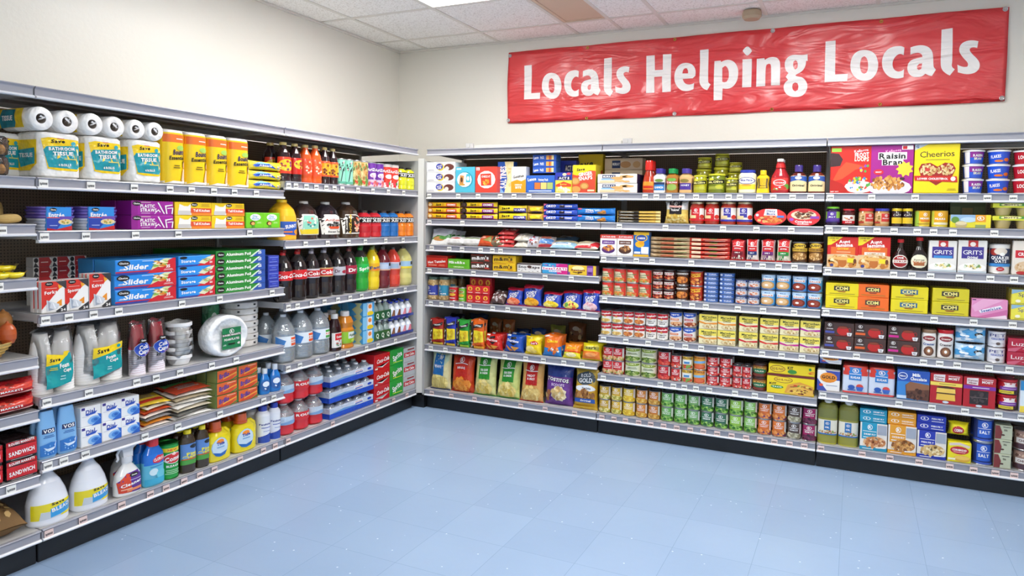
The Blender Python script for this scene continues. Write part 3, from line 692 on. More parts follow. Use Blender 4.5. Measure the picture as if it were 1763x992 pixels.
put('r1', 985.5, 1025.6, 284, BX('e9cf24', [P([(0, 0), (1, 0), (1, .78), (.75, .8), (.2, .62), (0, .66)], 'cf4a30'), SV(.35, .84, .09, .35), T('GINGER', .56, .68, .12, w_, .6, .12), T('SNAPS', .56, .53, .13, w_, .6, .12), E(.12, .42, .2, .13, 'c98d45'), E(.16, .12, .2, .12, 'd39a50'), E(.52, .24, .19, .12, 'c68840'), E(.12, .42, .14, .09, 'd9a45c'), E(.52, .24, .13, .08, 'd9a45c'), R(.66, .05, .95, .11, 'ecd9b0')], d=.65, side='e2c61e'),
    'red and yellow ginger cookie carton in front', 'cookie_box', 'box')
put('q1', 1040, 1106, 279, BX('d9c3a3', [R(.2, .15, .42, .8, '1f3560'), T('MURRAY', .31, .5, .22, w_, .19), E(.56, .45, .14, .28, 'c28f58'), E(.85, .45, .1, .28, 'caa06a')], d=.35), 'beige cookie carton on the back stack', 'cookie_box', 'box', st=3, off=.16, h=.215, tag=0)
put('q1', 1028.3, 1097.5, 299.4, BX('efe6dc', [R(.12, .55, .46, .9, '1d2f5e'), T('MURRAY', .29, .72, .2, w_, .3), R(.1, .38, .46, .52, '86b9e0'), R(.06, .05, .46, .3, 'e9c9a2'), SCT(.72, .45, .22, .32, ['dfa968', 'e7b87c', 'd2985a'], 8, .16, 3)], d=.6, side='2b1f48'),
    'cream shortbread carton with navy panel', 'cookie_box', 'box', st=2)
put('q1', 1106.5, 1129, 276, BOT([(.85, 0), (.95, .03), (.95, .3), (.8, .5), (.55, .66), (.45, .72)], [(.4, 'b8371a', 'liq'), (1, 'a83018', 'liq')], 'd92a22', [R(.1, .1, .9, .95, 'e8922e'), R(.15, .2, .85, .5, 'c8321e')], (.08, .36), capr=.62, capz=.70, d=.7),
    'orange sauce bottle with tall red cap', 'sauce_bottle', 'bottle', dp=2)
def dres(body, cap, F, look, a, b, top):
    put('q1', a, b, top, BOT(DRES, [(1, body, 'liq')], cap, F, (.08, .6), capr=.62, capz=.8, d=.6), look, 'dressing_bottle', 'bottle', dp=2, group='salad dressing bottles on the top back shelf')
dres('ece9e2', '3c2f8c', [R(.05, .05, .95, .5, '2e7cc0'), R(.05, .5, .95, .68, '27355f'), E(.5, .82, .3, .12, '6f8b3f'), T('RANCH', .5, .28, .16, w_, .6)], 'white dressing bottle with purple cap', 1125.3, 1147.3, 290)
dres('a8702c', '1f8f4a', [E(.5, .3, .38, .26, '8fae52'), R(.02, .58, .98, .76, 'c5301f'), T('ITALIAN', .5, .67, .12, w_, .8), E(.5, .88, .3, .14, '76b04a')], 'amber dressing bottle with green cap', 1147, 1169, 290)
dres('dcae74', '46368f', [R(.05, .1, .95, .62, '4a3390'), T('HONEY', .5, .45, .12, w_, .6), E(.45, .8, .3, .14, '8a7a3a')], 'tan dressing bottle with purple cap and label', 1169.5, 1193, 290)
def pick(F=None, c='8f8a1e'): return JAR('c9c632', c, [E(.3, .78, .14, .18, 'd4cf3a'), E(.7, .3, .2, .16, 'bdb92a'), P([(.05, .5), (.95, .58), (.95, .82), (.05, .74)], k_), T('Mt.Olive', .5, .66, .15, 'e9e08c', .7, .06), FINE(.1, .12, .9, .34, 3, 'c9cf56')], az=(.1, .82), sh=.88, lh=.1, neck=.9)
for a, b, t, l, d0 in ((1193.5, 1217, 301.5, 'squat', 0), (1218.5, 1249, 299, 'large', 0), (1249.5, 1270, 306.5, 'small', 0)):
    put('q1', a, b, t, pick(c={'large': '6f7a22', 'small': '7c7a26', 'squat': 'a8a520'}[l]), l+' green pickle jar standing on the shelf', 'pickle_jar', 'jar', group='pickle jars stacked two high')
for a, b, t, tb, l in ((1200.5, 1225.5, 271, .143, 'tall'), (1230.5, 1256, 264.6, .152, 'tallest'), (1255, 1278, 279.6, .121, 'short')):
    put('q1', a, b, t, pick(), l+' green pickle jar in the raised back row', 'pickle_jar', 'jar', z0=tb, off=.10, h=hit('R', (a+b)/2, t, .1).z-Z['q1']-tb, group='pickle jars stacked two high', tag=0)
    put('q1', a-3, b-1, 301, pick(), 'green pickle jar carrying the '+l+' one', 'pickle_jar', 'jar', off=.115, h=tb-.002, tag=0, group='pickle jars stacked two high')
put('q1', 1269.5, 1301, 292.4, JAR('2f3fa8', 'efe9c8', [R(0, 0, 1, .36, 'efd43a'), E(.5, .62, .48, .26, '3a3f94'), E(.5, .62, .44, .22, 'f3f1ec'), T('Blue Plate', .5, .66, .13, '2c3a90', .66), E(.5, .3, .3, .06, 'f0a33c')], az=(.16, .76), n=2.6, sh=.87, lh=.13, neck=.8),
    'mayonnaise jar with blue lid and oval label', 'mayonnaise_jar', 'jar')
put('q1', 1303, 1325.7, 293, BOT([(.95, 0), (1, .03), (.9, .25), (.82, .4), (.95, .6), (.97, .7), (.6, .78), (.5, .8)], [(1, 'e9c522', 'gloss')], 'e9c522', [R(.12, .05, .88, .95, '6b5a30'), R(.3, .1, .72, .95, 'e2b32a'), T('Mustard', .5, .3, .09, k_, .4)], (.18, .66), capr=.5, capz=.8, d=.6),
    'yellow mustard squeeze bottle with yellow cap', 'mustard_bottle', 'bottle')
put('q1', 1327.5, 1359.5, 273, BOT([(.92, 0), (1, .02), (1, .42), (.92, .5), (.6, .65), (.42, .74), (.38, .93)], [(1, 'a8222a', 'liq')], 'f0eeee', [R(0, 0, 1, 1, 'd23a36'), E(.5, .62, .3, .26, 'e6e2dc'), E(.5, .62, .25, .21, 'd23a36'), E(.15, .3, .14, .22, 'cf2a22'), E(.85, .3, .14, .22, '5f9a3a'), T('KETCHUP', .5, .6, .1, w_, .44), SCT(.5, .15, .4, .1, ['f1efe9', 'c8332a', '7fae4a'], 12, .07)], (.08, .44), capr=.38, capz=.92, d=.7, extra=lambda w, h, d: [('neck_label', shift(sol(w*.5, h*.12, w*.5*.9, [(1.0, 0), (.86, 1)], [(1, 'd93030', 'gloss')], caps=False), z=h*.74), None)]),
    'large red ketchup bottle with white cap', 'ketchup_bottle', 'bottle', dp=2)
for a, b, l, c in ((1360.5, 1390, 'dark barbecue sauce bottle beside the ketchup', '5a1f18'), (1391.7, 1421.4, 'dark barbecue sauce bottle at the bay end', '6b2a1c')):
    put('q1', a, b, 284, BOT(BBQ, [(1, c, 'liq')], '43347e', [R(0, 0, 1, 1, 'e6d3a0'), P([(0, .6), (.5, .72), (1, .6), (1, .95), (.5, 1), (0, .95)], '2d52a0'), E(.5, .86, .16, .1, 'f0eeee'), T('Original', .5, .38, .13, k_, .6)], (.06, .62), capr=.5, capz=.76, d=.65), l, 'sauce_bottle', 'bottle')
# cereal
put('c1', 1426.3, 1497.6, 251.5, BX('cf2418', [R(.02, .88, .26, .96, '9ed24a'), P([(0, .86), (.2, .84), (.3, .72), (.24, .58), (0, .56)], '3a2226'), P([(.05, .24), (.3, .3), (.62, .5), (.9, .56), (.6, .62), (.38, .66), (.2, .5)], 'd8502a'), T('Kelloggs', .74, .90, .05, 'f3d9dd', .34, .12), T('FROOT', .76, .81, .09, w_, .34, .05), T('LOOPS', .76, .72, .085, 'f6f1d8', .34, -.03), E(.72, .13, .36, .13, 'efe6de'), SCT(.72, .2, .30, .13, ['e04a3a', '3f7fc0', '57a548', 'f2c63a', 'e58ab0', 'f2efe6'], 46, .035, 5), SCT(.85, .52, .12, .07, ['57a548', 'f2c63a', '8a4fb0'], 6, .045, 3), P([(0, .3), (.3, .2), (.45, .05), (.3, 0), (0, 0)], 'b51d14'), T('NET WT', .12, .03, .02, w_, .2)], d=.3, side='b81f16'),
    'large red fruit ring cereal box', 'cereal_box', 'box', dp=2)
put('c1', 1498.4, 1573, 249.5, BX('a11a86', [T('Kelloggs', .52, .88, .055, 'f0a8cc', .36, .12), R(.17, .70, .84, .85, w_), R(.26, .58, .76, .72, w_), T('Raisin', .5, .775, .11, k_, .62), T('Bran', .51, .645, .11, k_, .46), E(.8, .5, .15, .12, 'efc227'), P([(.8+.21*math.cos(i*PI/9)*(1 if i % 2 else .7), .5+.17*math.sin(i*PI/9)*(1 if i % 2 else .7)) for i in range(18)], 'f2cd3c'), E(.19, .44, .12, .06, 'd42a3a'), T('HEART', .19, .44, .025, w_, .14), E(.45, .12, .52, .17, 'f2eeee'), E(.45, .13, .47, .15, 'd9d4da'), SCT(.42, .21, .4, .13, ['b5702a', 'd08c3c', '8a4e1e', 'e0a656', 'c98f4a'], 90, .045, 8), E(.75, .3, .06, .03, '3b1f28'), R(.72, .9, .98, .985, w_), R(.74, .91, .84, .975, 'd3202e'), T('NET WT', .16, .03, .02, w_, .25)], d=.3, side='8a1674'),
    'purple bran cereal box with bowl of flakes', 'cereal_box', 'box', dp=2)
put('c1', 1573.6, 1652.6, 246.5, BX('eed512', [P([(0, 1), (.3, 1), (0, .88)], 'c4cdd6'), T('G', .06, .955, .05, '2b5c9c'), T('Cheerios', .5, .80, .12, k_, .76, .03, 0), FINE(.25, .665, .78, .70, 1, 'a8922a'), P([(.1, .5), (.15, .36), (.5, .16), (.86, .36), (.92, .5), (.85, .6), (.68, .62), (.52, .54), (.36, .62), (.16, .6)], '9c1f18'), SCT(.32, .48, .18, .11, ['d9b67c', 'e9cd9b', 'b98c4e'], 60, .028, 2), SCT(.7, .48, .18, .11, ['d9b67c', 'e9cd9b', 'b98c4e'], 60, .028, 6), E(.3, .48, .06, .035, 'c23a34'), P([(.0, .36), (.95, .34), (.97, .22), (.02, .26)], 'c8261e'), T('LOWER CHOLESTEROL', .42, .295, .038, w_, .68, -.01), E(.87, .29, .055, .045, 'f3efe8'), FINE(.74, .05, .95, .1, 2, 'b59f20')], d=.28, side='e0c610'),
    'tall yellow oat cereal box with heart shaped bowl', 'cereal_box', 'box', dp=2)
def cup(base, F): return rnd(lambda w, h: ([(None, sol(w, h, w, [(.78, 0), (.8, .04), (.93, .86), (1, .88), (1, .97), (.97, .98)], [(.08, w_, 'gloss'), (.8, base, 'gloss'), (1, w_, 'gloss')], art=F, az=(.08, .86), span=1.1), None), ('lid', shift(sol(w*.99, h*.025, w*.99, [(1, 0), (.98, 1)], [(1, 'd9d3e6', 'metal')]), z=h*.975), None)], w))
put('c1', 1655.5, 1695.5, 257.5, cup('3a5cc8', [R(.3, .5, 1, 1, '8a2a8c'), R(.3, 0, 1, .5, '2f58c8'), R(.02, 0, .28, 1, 'eeeaf0'), T('RAISIN', .65, .68, .2, w_, .45), T('BRAN', .65, .4, .2, 'f3e9c8', .35)]), 'purple and blue cereal cup', 'cereal_cup', 'cup', st=3, group='cereal cups stacked three high')
put('c1', 1698, 1740.5, 257.5, cup('2b5bd0', [R(0, 0, 1, 1, '1f50c8'), T('FLAKES', .3, .6, .26, w_, .45, .1), E(.45, .2, .2, .1, 'e2761e'), E(.8, .3, .14, .16, 'e5701e')]), 'bright blue cereal cup', 'cereal_cup', 'cup', st=3, group='cereal cups stacked three high')
put('c1', 1742.5, 1786, 258, cup('c01f2a', [R(0, 0, 1, 1, 'b51a28'), T('LOOPS', .4, .55, .3, w_, .5), E(.8, .5, .12, .25, 'd9b98a')]), 'red cereal cup at the picture edge', 'cereal_cup', 'cup', st=3, group='cereal cups stacked three high')
# second row
SND = lambda c2: [R(0, 0, 1, .18, c2), E(.1, .5, .1, .5, 'd08a3c' if c2 != '8a1d7a' else '2a1f22'), E(.1, .5, .06, .3, 'f1d9a8' if c2 != '8a1d7a' else '4a3a38'), SV(.38, .55, .42, .16), T('12', .52, .55, .35, 'c08a1a', .06), R(.62, .15, .92, .8, c2), T('CREMES', .77, .48, .3, w_, .24)]
put('r2', 734, 790.5, 347.5, BAG('eebf22', SND('d9522a'), d=.9, crimp='lr', seed=3, mat='film', wr=.4), 'orange and yellow sandwich cookie pack', 'cookie_pack', 'cookies', st=3, group='cookie packs on the second shelf')
put('r2', 790.8, 855, 347.5, BAG('efc91f', SND('8a1d7a'), d=.9, crimp='lr', seed=4, mat='film', wr=.4), 'purple and yellow sandwich cookie pack', 'cookie_pack', 'cookies', st=3, group='cookie packs on the second shelf')
put('r2', 855.5, 905, 353, BAG('e4c823', [SV(.3, .6, .3, .3), R(.58, .1, .98, .6, '3a2f9a'), T('WAFER', .78, .36, .26, w_, .36, .06), R(0, 0, 1, .1, '43329a')], d=.9, crimp='lr', seed=5), 'yellow cookie bag with blue corner label', 'cookie_bag', 'cookies', st=2, group='cookie packs on the second shelf')
put('r2', 905, 934, 353.5, BAG('cfa23a', [P([(.1, .2), (.8, .3), (.9, .8), (.2, .7)], 'e8d12c'), R(.3, 0, .9, .14, '3a2f9a'), P([(0, .2), (.3, 0), (.2, .8)], 'b98f52')], d=1.0, crimp='lr', seed=6), 'gold cookie bag with twisted end', 'cookie_bag', 'cookies', st=2, tag=0, group='cookie packs on the second shelf')
put('r2', 934, 993, 350.5, BAG('1f45b0', [T('OREO', .24, .58, .42, w_, .3, .05), R(.5, .3, .64, .8, '2a2430'), T('COOKIE', .76, .55, .3, w_, .2), P([(0, 1), (.12, 1), (.03, .6), (0, .6)], 'e56a9a'), FINE(.3, .12, .8, .22, 1, '9db6ea')], d=.9, crimp='lr', seed=7), 'dark blue sandwich cookie pack', 'cookie_pack', 'cookies', st=3, group='cookie packs on the second shelf')
put('r2', 990.5, 1058, 357.7, BAG('2277c8', [T('Chips', .36, .7, .24, w_, .2), T('Ahoy!', .36, .42, .24, w_, .22), E(.36, .55, .0, .0, k_), E(.1, .85, .06, .1, 'd94a66'), T('Original', .58, .6, .12, w_, .14, .1), E(.68, .25, .12, .22, 'd08c3c'), E(.73, .5, .06, .16, 'c07a30'), SCT(.68, .25, .09, .15, ['4a2a18'], 6, .03)], d=.9, crimp='lr', seed=8), 'bright blue chocolate chip cookie pack', 'cookie_pack', 'cookies', st=2, group='cookie packs on the second shelf')
put('q2', 1061, 1137, 363, BAG('d6ae4c', [R(.02, .05, .52, .95, '26221f'), FINE(.06, .3, .4, .8, 2, 'c9c2b2'), R(.9, .1, 1, .9, 'e6cf8a'), R(.52, .3, .95, .5, 'e2c06a')], d=1.6, crimp='lr', seed=9, wr=.2), 'clear pack of spaghetti with black label', 'spaghetti_pack', 'pasta', st=4, group='spaghetti packs stacked flat')
put('q2', 1141, 1185.5, 345.5, BAG('e0c262', [R(0, .62, 1, 1, 'e3e1dd'), R(.2, .42, .76, 1, '262224'), LOGO(.48, .9, .09, w_, 1.1), R(.2, .72, .76, .8, 'd9a49a'), T('ELBOW', .48, .6, .07, w_, .36), SCT(.5, .22, .46, .2, ['e8cb6a', 'd8b04a', 'f0dc94'], 70, .05, 3)], d=.5, seed=10), 'clear bag of elbow pasta with black label', 'pasta_bag', 'pasta')
def sauce(c, F2, a, b, look): put('q2', a, b, 347.6, JAR('cfc3a6', 'a8301c', [R(0, 0, 1, 1, F2[0]), R(.68, .05, .98, .95, 'ece7e2'), R(.02, .3, .2, .85, 'e9dcc4'), R(.3, .3, .66, .98, c), LOGO(.48, .8, .12, w_, 1.3), T('PASTA', .48, .6, .07, w_, .3), R(.12, .2, .5, .42, 'e6cf9a'), E(.82, .32, .14, .16, 'c4281e'), R(0, 0, 1, .14, c)], az=(.14, .74), sh=.88, lh=.09, neck=.86, lidmat='metal'), look, 'pasta_sauce_jar', 'jar', n=2, group='pasta sauce jars on the second shelf')
sauce('c8202a', ('c9282c',), 1187.7, 1238.7, 'pasta sauce jar with red label'); sauce('3a3596', ('e8e2da',), 1240.3, 1296.3, 'pasta sauce jar with blue label')
def tray(F, base):
    def mk(w, h):
        mb = MB(); n = 28; d = .045
        def pt(a, s, y): 
            c, q = math.cos(a), math.sin(a); return (w/2*s*math.copysign(abs(c)**.8, c), y, h/2+h/2*s*math.copysign(abs(q)**1.15, q))
        rings = [(1, -.5), (1.0, -.42), (.9, -.35), (.78, .45), (.7, .5)]
        vs = [pt(2*PI*i/n, s, y*d) for s, y in rings for i in range(n)]
        mb.add(vs, [(k*n+i, k*n+(i+1) % n, (k+1)*n+(i+1) % n, (k+1)*n+i) for k in range(4) for i in range(n)]+[tuple(range(4*n, 5*n))], 'e9e6e2', 'gloss', True)
        pn = [(.5+.495*pt(2*PI*i/n, 1, 0)[0]/(w/2), .01+.98*pt(2*PI*i/n, 1, 0)[2]/h) for i in range(n)]
        mb.add(vs[:n], [tuple(range(n))], base, 'card')
        draw(mb, [P(pn, base)]+F, lambda x, y, o: (x-w/2, -d/2-o, y), w, h)
        return [(None, mb, None)], d
    return mk
put('q2', 1297.6, 1354.7, 359.6, tray([SCT(.5, .34, .38, .2, ['c4602a', 'd98a44', '8f3a1c', 'e6b070', 'c8742e'], 60, .06, 2), P([(.3, .58), (.72, .58), (.7, .96), (.34, .96)], 'f0eef0'), T('Dinty', .52, .84, .13, '2a3a7a', .26), T('Moore', .52, .68, .13, '2a3a7a', .26), R(.7, .46, .92, .58, '3f78c4'), E(.1, .6, .05, .08, 'b9d2ea')], 'cf2c2c'), 'oval stew tray with white logo panel', 'meal_tray', 'tray', tilt=.06)
put('q2', 1357.4, 1416.3, 359.6, tray([E(.5, .62, .38, .26, 'd9cbb0'), SCT(.5, .64, .3, .2, ['6a4028', '8a5636', '4a2a1a', 'a87850'], 40, .06, 4), E(.5, .84, .14, .08, 'b8242a'), T('Compleats', .5, .24, .12, w_, .5), FINE(.32, .06, .66, .14, 1, w_), R(.7, .42, .96, .56, '8a3fa8'), E(.14, .36, .07, .09, '9a4ab0')], 'd02a32'), 'oval roast beef tray with red base', 'meal_tray', 'tray', tilt=.06)
put('c2', 1421.8, 1446.3, 356, JAR('7cc83a', '2a1c38', [R(0, .1, 1, 1, '5a3a98'), R(.7, .4, 1, 1, '8ab83a'), R(0, .3, .14, 1, '8ab83a'), LOGO(.45, .78, .12, w_, 1.3), T('JELLY', .45, .5, .1, w_, .4), R(0, .0, 1, .14, '3a2a70')], az=(.16, .74), lh=.1, sh=.88), 'grape jelly jar with lime green lid', 'jelly_jar', 'jar', dp=2)
put('c2', 1449.8, 1472, 359.7, JAR('c8303c', '4a1418', [R(0, .0, 1, 1, 'eae4dc'), R(0, 0, 1, .34, 'b81f2a'), T('JAM', .5, .18, .12, w_, .4), SCT(.5, .65, .3, .14, ['c87a4a', 'a84a3a', 'e0b090'], 10, .1)], az=(.12, .62), lh=.1, sh=.88), 'dark jam jar with red lid', 'jam_jar', 'jar', dp=2)
for a, b, c, l in ((1477.8, 1504.6, 'd32a2a', 'red'), (1505.4, 1531.8, '3a3fa6', 'blue')):
    put('c2', a, b, 358.9, JAR(c, 'b9844e', [R(0, 0, 1, 1, 'cda878'), R(.46, .2, .98, .95, 'c8322e'), LOGO(.72, .76, .12, w_, 1.3), T('PEANUT', .72, .5, .08, w_, .4), SCT(.24, .5, .16, .26, ['e3c898', '8a6a3a', 'd2b07a'], 12, .08), R(.02, .05, .4, .2, 'a8322a')], az=(.14, .74), lh=.15, sh=.84, neck=.92), 'peanut butter jar with %s lid' % l, 'peanut_butter_jar', 'jar', dp=2)
put('c2', 1534.9, 1572, 359, JAR('e0c22a', '2a1a20', [R(.02, .1, .98, .55, 'e6c832'), R(.14, .16, .9, .5, 'd9b52a'), T('Cafe', .5, .76, .14, 'e9e2d2', .6, .1, 0)], az=(.1, .82), lh=.15, sh=.84, neck=.88), 'small dark jar with yellow lid', 'coffee_jar', 'jar', n=2, dp=2)
put('c2', 1574.6, 1601.8, 362.4, CAN('e8c83a', [R(0, 0, .3, 1, '9fc04a'), R(.28, .35, 1, 1, 'e0a424'), LOGO(.62, .78, .12, w_, 1.2), T('MIXED', .62, .52, .09, w_, .5), R(.4, .3, 1, .42, 'e07a1e'), FINE(.2, .12, .9, .2, 1, '8a6a20')], top='e0c84a'), 'yellow and green fruit can', 'fruit_can', 'can', dp=2)
put('c2', 1602.8, 1632.7, 362.4, CAN('e9cf3e', [R(0, .1, .2, 1, 'c3cc4a'), R(.2, .3, 1, 1, 'e3a426'), LOGO(.5, .78, .12, w_, 1.2), T('PEARS', .5, .5, .1, w_, .5), R(.2, .12, .95, .26, 'e9dfc0')], top='e0c84a'), 'orange and yellow pear can', 'fruit_can', 'can', dp=2)
put('c2', 1636, 1706.5, 370, BX('d9cf2e', [R(0, .5, .62, 1, '8fb0cf'), E(.12, .6, .1, .25, '5f8a3a'), E(.45, .62, .2, .2, 'b9d2e8'), R(.62, .02, 1, 1, 'e6d430'), R(.62, .45, .88, 1, 'e49a24'), LOGO(.75, .74, .17, w_, 1.9), E(.27, .25, .15, .28, 'b9a878'), E(.27, .35, .14, .14, 'd9cba0'), R(.62, 0, .88, .25, '8a9a60')], d=.5), 'fruit cup pack in yellow sleeve', 'fruit_cup_pack', 'pack')
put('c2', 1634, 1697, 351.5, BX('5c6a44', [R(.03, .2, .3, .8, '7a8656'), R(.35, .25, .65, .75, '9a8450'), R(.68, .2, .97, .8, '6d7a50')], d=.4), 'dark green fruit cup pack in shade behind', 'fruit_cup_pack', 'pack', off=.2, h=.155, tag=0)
def motts(w, h):
    d = .075; ps = [(None, box(w, h*.36, d, 'd6d434', [R(.15, .35, .98, .95, '4f8f3a'), E(.42, .65, .24, .3, 'f0e9a0'), T("MOTT'S", .42, .65, .36, '4a2a2a', .32)], top='4f8f3a'), None)]
    ps[0] = (None, shift(ps[0][1], z=h*.64), None)
    for i in (-1, 1): 
        ps.append(('cup', shift(sol(w*.42, h*.66, d*.95, [(.7, 0), (.75, .04), (.98, .9), (1, 1)], [(1, 'b9a568', 'liq')], seg=18), x=i*w*.245, y=-.003), None))
    return ps, d
put('c2', 1708.5, 1787, 346.3, motts, 'apple sauce cup pack with green sleeve', 'apple_sauce_pack', 'pack', st=2)
# third shelf: packets
NOOD = [R(0, 0, 1, .4, 'eeeeea'), P([(0, .38), (.3, .55), (.7, .5), (1, .7), (1, .4), (0, .3)], '3f8a3f'), E(.4, .34, .3, .14, 'c08a50'), E(.6, .4, .2, .1, '57984a'), FINE(.2, .7, .8, .9, 2, 'b9bcc6')]
for i in range(4):
    put('a3', 738+i*7.5, 774+i*8, 392+i*1.5, BAG('c9cbd2', NOOD, d=.14, seed=20+i, wr=.8), ('grey and green rice packet leaning at the corner, front', 'second grey and green rice packet behind', 'third grey rice packet behind', 'rearmost grey rice packet')[i], 'rice_packet', 'packet', tilt=.35, off=.02+.035*i, tag=i == 0, group='grey rice packets leaning in a row', yaw=.12)
def flat(mkb, ang=1.25): return mkb
def lay(zk, a, b, top, base, F, look, name, cat, seed=1, th=.05, dep=.09, mat='film', n=1, off=.01, tag=1, z0=0, yaw=0, group=None, dp=1, st=1, slope=.35):
    """a packet lying on the shelf: the pillow is laid down with its face up and tilted to the front"""
    def mk(w, h):
        L_ = max(h*1.25, dep); b_ = bag(w, L_, th, base, F, 'lr', seed, mat)
        ang = -(PI/2-slope)
        o = shift(b_, rx=ang); lo = min(v[2] for v in o.v); mn = min(v[1] for v in o.v); mxy = max(v[1] for v in o.v)
        o = shift(o, z=-lo, y=-(mn+mxy)/2); return [(None, o, None)], mxy-mn
    put(zk, a, b, top, mk, look, name, cat, n=n, off=off, tag=tag, z0=z0, yaw=yaw, group=group, dp=dp, st=st)
g3 = 'snack packets lying on the third shelf'
lay('a3', 768, 797, 412, 'dddcd8', [R(.1, .1, .9, .4, 'f0eeea'), E(.5, .25, .3, .08, 'b9433a')], 'pale noodle packet lying flat, left of the pair', 'noodle_packet', 'packet', 31, group=g3)
lay('a3', 790, 832, 413, 'e0dfdb', [R(.1, .1, .9, .4, 'f4f2ee'), E(.5, .3, .35, .08, '8aa06a')], 'pale noodle packet lying flat beside orange pouch', 'noodle_packet', 'packet', 32, off=.02, group=g3)
lay('a3', 822, 848, 412, 'c9502a', [P([(.3, .3), (.9, .2), (.8, .8)], '8a8a4a'), E(.3, .6, .2, .1, 'e0a08a')], 'orange candy pouch lying on the shelf', 'candy_pouch', 'packet', 33, slope=.85, group=g3)
lay('a3', 842, 864, 411, '7a6a52', [SCT(.5, .5, .4, .4, ['c83a2a', 'e0d8c0', '3a3a2a', 'b9a86a'], 26, .09, 2)], 'dark pouch of mixed nuts between orange and red pouches', 'nut_pouch', 'packet', 34, slope=.85, group=g3)
for j in range(4): lay('a3', 856, 884, 431, 'cf4a4a', [SCT(.5, .5, .42, .4, ['e58a80', 'b8322a', 'f0c8b8', '9a2a22'], 20, .1, j)], 'pinkish red jelly candy pouch, %s of the pile' % ('bottom', 'second', 'third', 'top')[j], 'candy_pouch', 'packet', 35+j, th=.024, tag=j == 0, z0=.026*j, group=g3, dep=.1)
for j in range(2): lay('a3', 884, 909, 425, 'dad4c6', [SCT(.5, .5, .4, .4, ['f2eee4', 'c9c0ae', 'efe6da'], 24, .1, j)], 'white marshmallow candy bag, %s of two' % ('lower', 'upper')[j], 'candy_bag', 'bag', 40+j, th=.036, z0=.04*j, tag=0, group=g3, dep=.1)
lay('a3', 904, 926, 410, 'd9d6d8', [P([(.2, .1), (.9, .3), (.7, .9), (.1, .6)], 'b8b4c4'), SCT(.5, .4, .4, .3, ['c03a3a', 'f0f0f2', '8a5a50'], 14, .1)], 'white wrapped cake pack leaning left', 'snack_cake_pack', 'packet', 43, slope=.85, th=.06, yaw=.3, group=g3)
lay('a3', 922, 952, 410, 'c8b8b4', [P([(.1, .2), (.8, .1), (.95, .5), (.2, .6)], '4a78b0'), E(.5, .7, .3, .15, 'a05a4a'), R(.1, 0, .9, .1, 'c8303a')], 'brown and blue cake pack in clear wrap', 'snack_cake_pack', 'packet', 44, slope=.85, th=.06, yaw=.25, group=g3)
lay('a3', 946, 985, 411, '6f93b4', [P([(0, .5), (.5, .4), (.9, .7), (.5, .9), (0, .9)], 'b98a5c'), FINE(.3, .5, .8, .7, 2, 'dfe8f0')], 'blue bag of buns lying behind', 'bun_bag', 'bag', 45, th=.06, dep=.15, off=.15, group=g3, tag=0)
lay('a3', 946, 990, 424, '9cc4dc', [R(0, .5, 1, .8, 'ecdcae'), R(.1, .1, .8, .35, 'eef4f8'), FINE(.2, .15, .7, .3, 1, '3a78b8')], 'light blue pastry pack lying flat in front', 'pastry_pack', 'packet', 46, th=.04, dep=.1, group=g3)
lay('a3', 991, 1032, 426, 'e6dccb', [P([(.6, 0), (1, .1), (1, .7), (.8, .6)], 'c8323a'), R(0, 0, .7, .12, 'c8323a'), R(.1, .4, .6, .7, 'efe0b8')], 'cream and red pastry pack lying flat', 'pastry_pack', 'packet', 47, th=.04, dep=.1, group=g3)
# fourth shelf: theatre candy
gc = 'boxed candy on the fourth shelf'
put('a4', 734, 770, 440.5, BX('c02a1e', [R(0, .84, 1, .97, '8a1a14'), T('Hot Tamales', .5, .5, .2, w_, .84, .1), FINE(.1, .14, .5, .26, 1, 'f0c0a8'), R(.0, .0, 1, .08, '9a1c16'), FINE(.6, .12, .9, .3, 2, 'e8866a')], d=.35), 'red cinnamon candy box', 'candy_box', 'box', dp=2, group=gc)
put('a4', 770.8, 808, 446.5, BX('63b32a', [T('Mike&Ike', .42, .66, .26, w_, .74), FINE(.1, .36, .9, .46, 1, '3f8a1f'), T('ORIGINAL', .52, .18, .12, 'e9f4c8', .5)], d=.35), 'lime green candy box', 'candy_box', 'box', dp=2, group=gc)
MM = lambda c, t, x: [T("m&m's", .46, .55, .44, w_ if t else '3a2418', .8, .05), E(.85, .2, .05, .08, x), E(.75, .25, .09, .12, x), FINE(.08, .05, .35, .12, 1, 'c8a888' if t else '8a5a20'), R(.02, .88, .6, .96, x)]
put('a4', 809.8, 847, 438, BX('4a342c', MM(0, 1, 'b03a30'), d=.5), 'brown chocolate candy box', 'candy_box', 'box', st=2, group=gc)
put('a4', 847.8, 888, 440, BX('e3b722', MM(0, 0, 'c88a1c'), d=.6, side='cfa51c'), 'yellow peanut candy box', 'candy_box', 'box', st=2, group=gc)
put('a4', 889.9, 931.3, 454, BX('e2dfdc', [R(0, .86, 1, 1, '4a3a3a'), T('Sno Caps', .5, .62, .26, '3a3436', .9), E(.52, .64, .09, .16, '4a3230'), SCT(.5, .25, .45, .2, ['4a3a38', 'ffffff', '8a8080'], 14, .035, 3)], d=.4), 'white candy box with dark dots', 'candy_box', 'box', group=gc)
put('a4', 933, 977.4, 454, BX('3a9ad0', [R(.55, 0, 1, 1, 'd02484'), P([(.45, 0), (.6, 0), (.55, .4), (.4, .4)], '3a8ad0'), R(0, .36, .98, .66, 'eef2f6'), T('SweeTARTS', .5, .51, .2, 'd0286a', .94), T('ORIGINAL', .52, .25, .15, w_, .5), SCT(.4, .85, .35, .08, ['f0f4f8', 'e06aa8', '4a58b8'], 8, .06)], d=.35), 'blue and pink candy box', 'candy_box', 'box', group=gc)
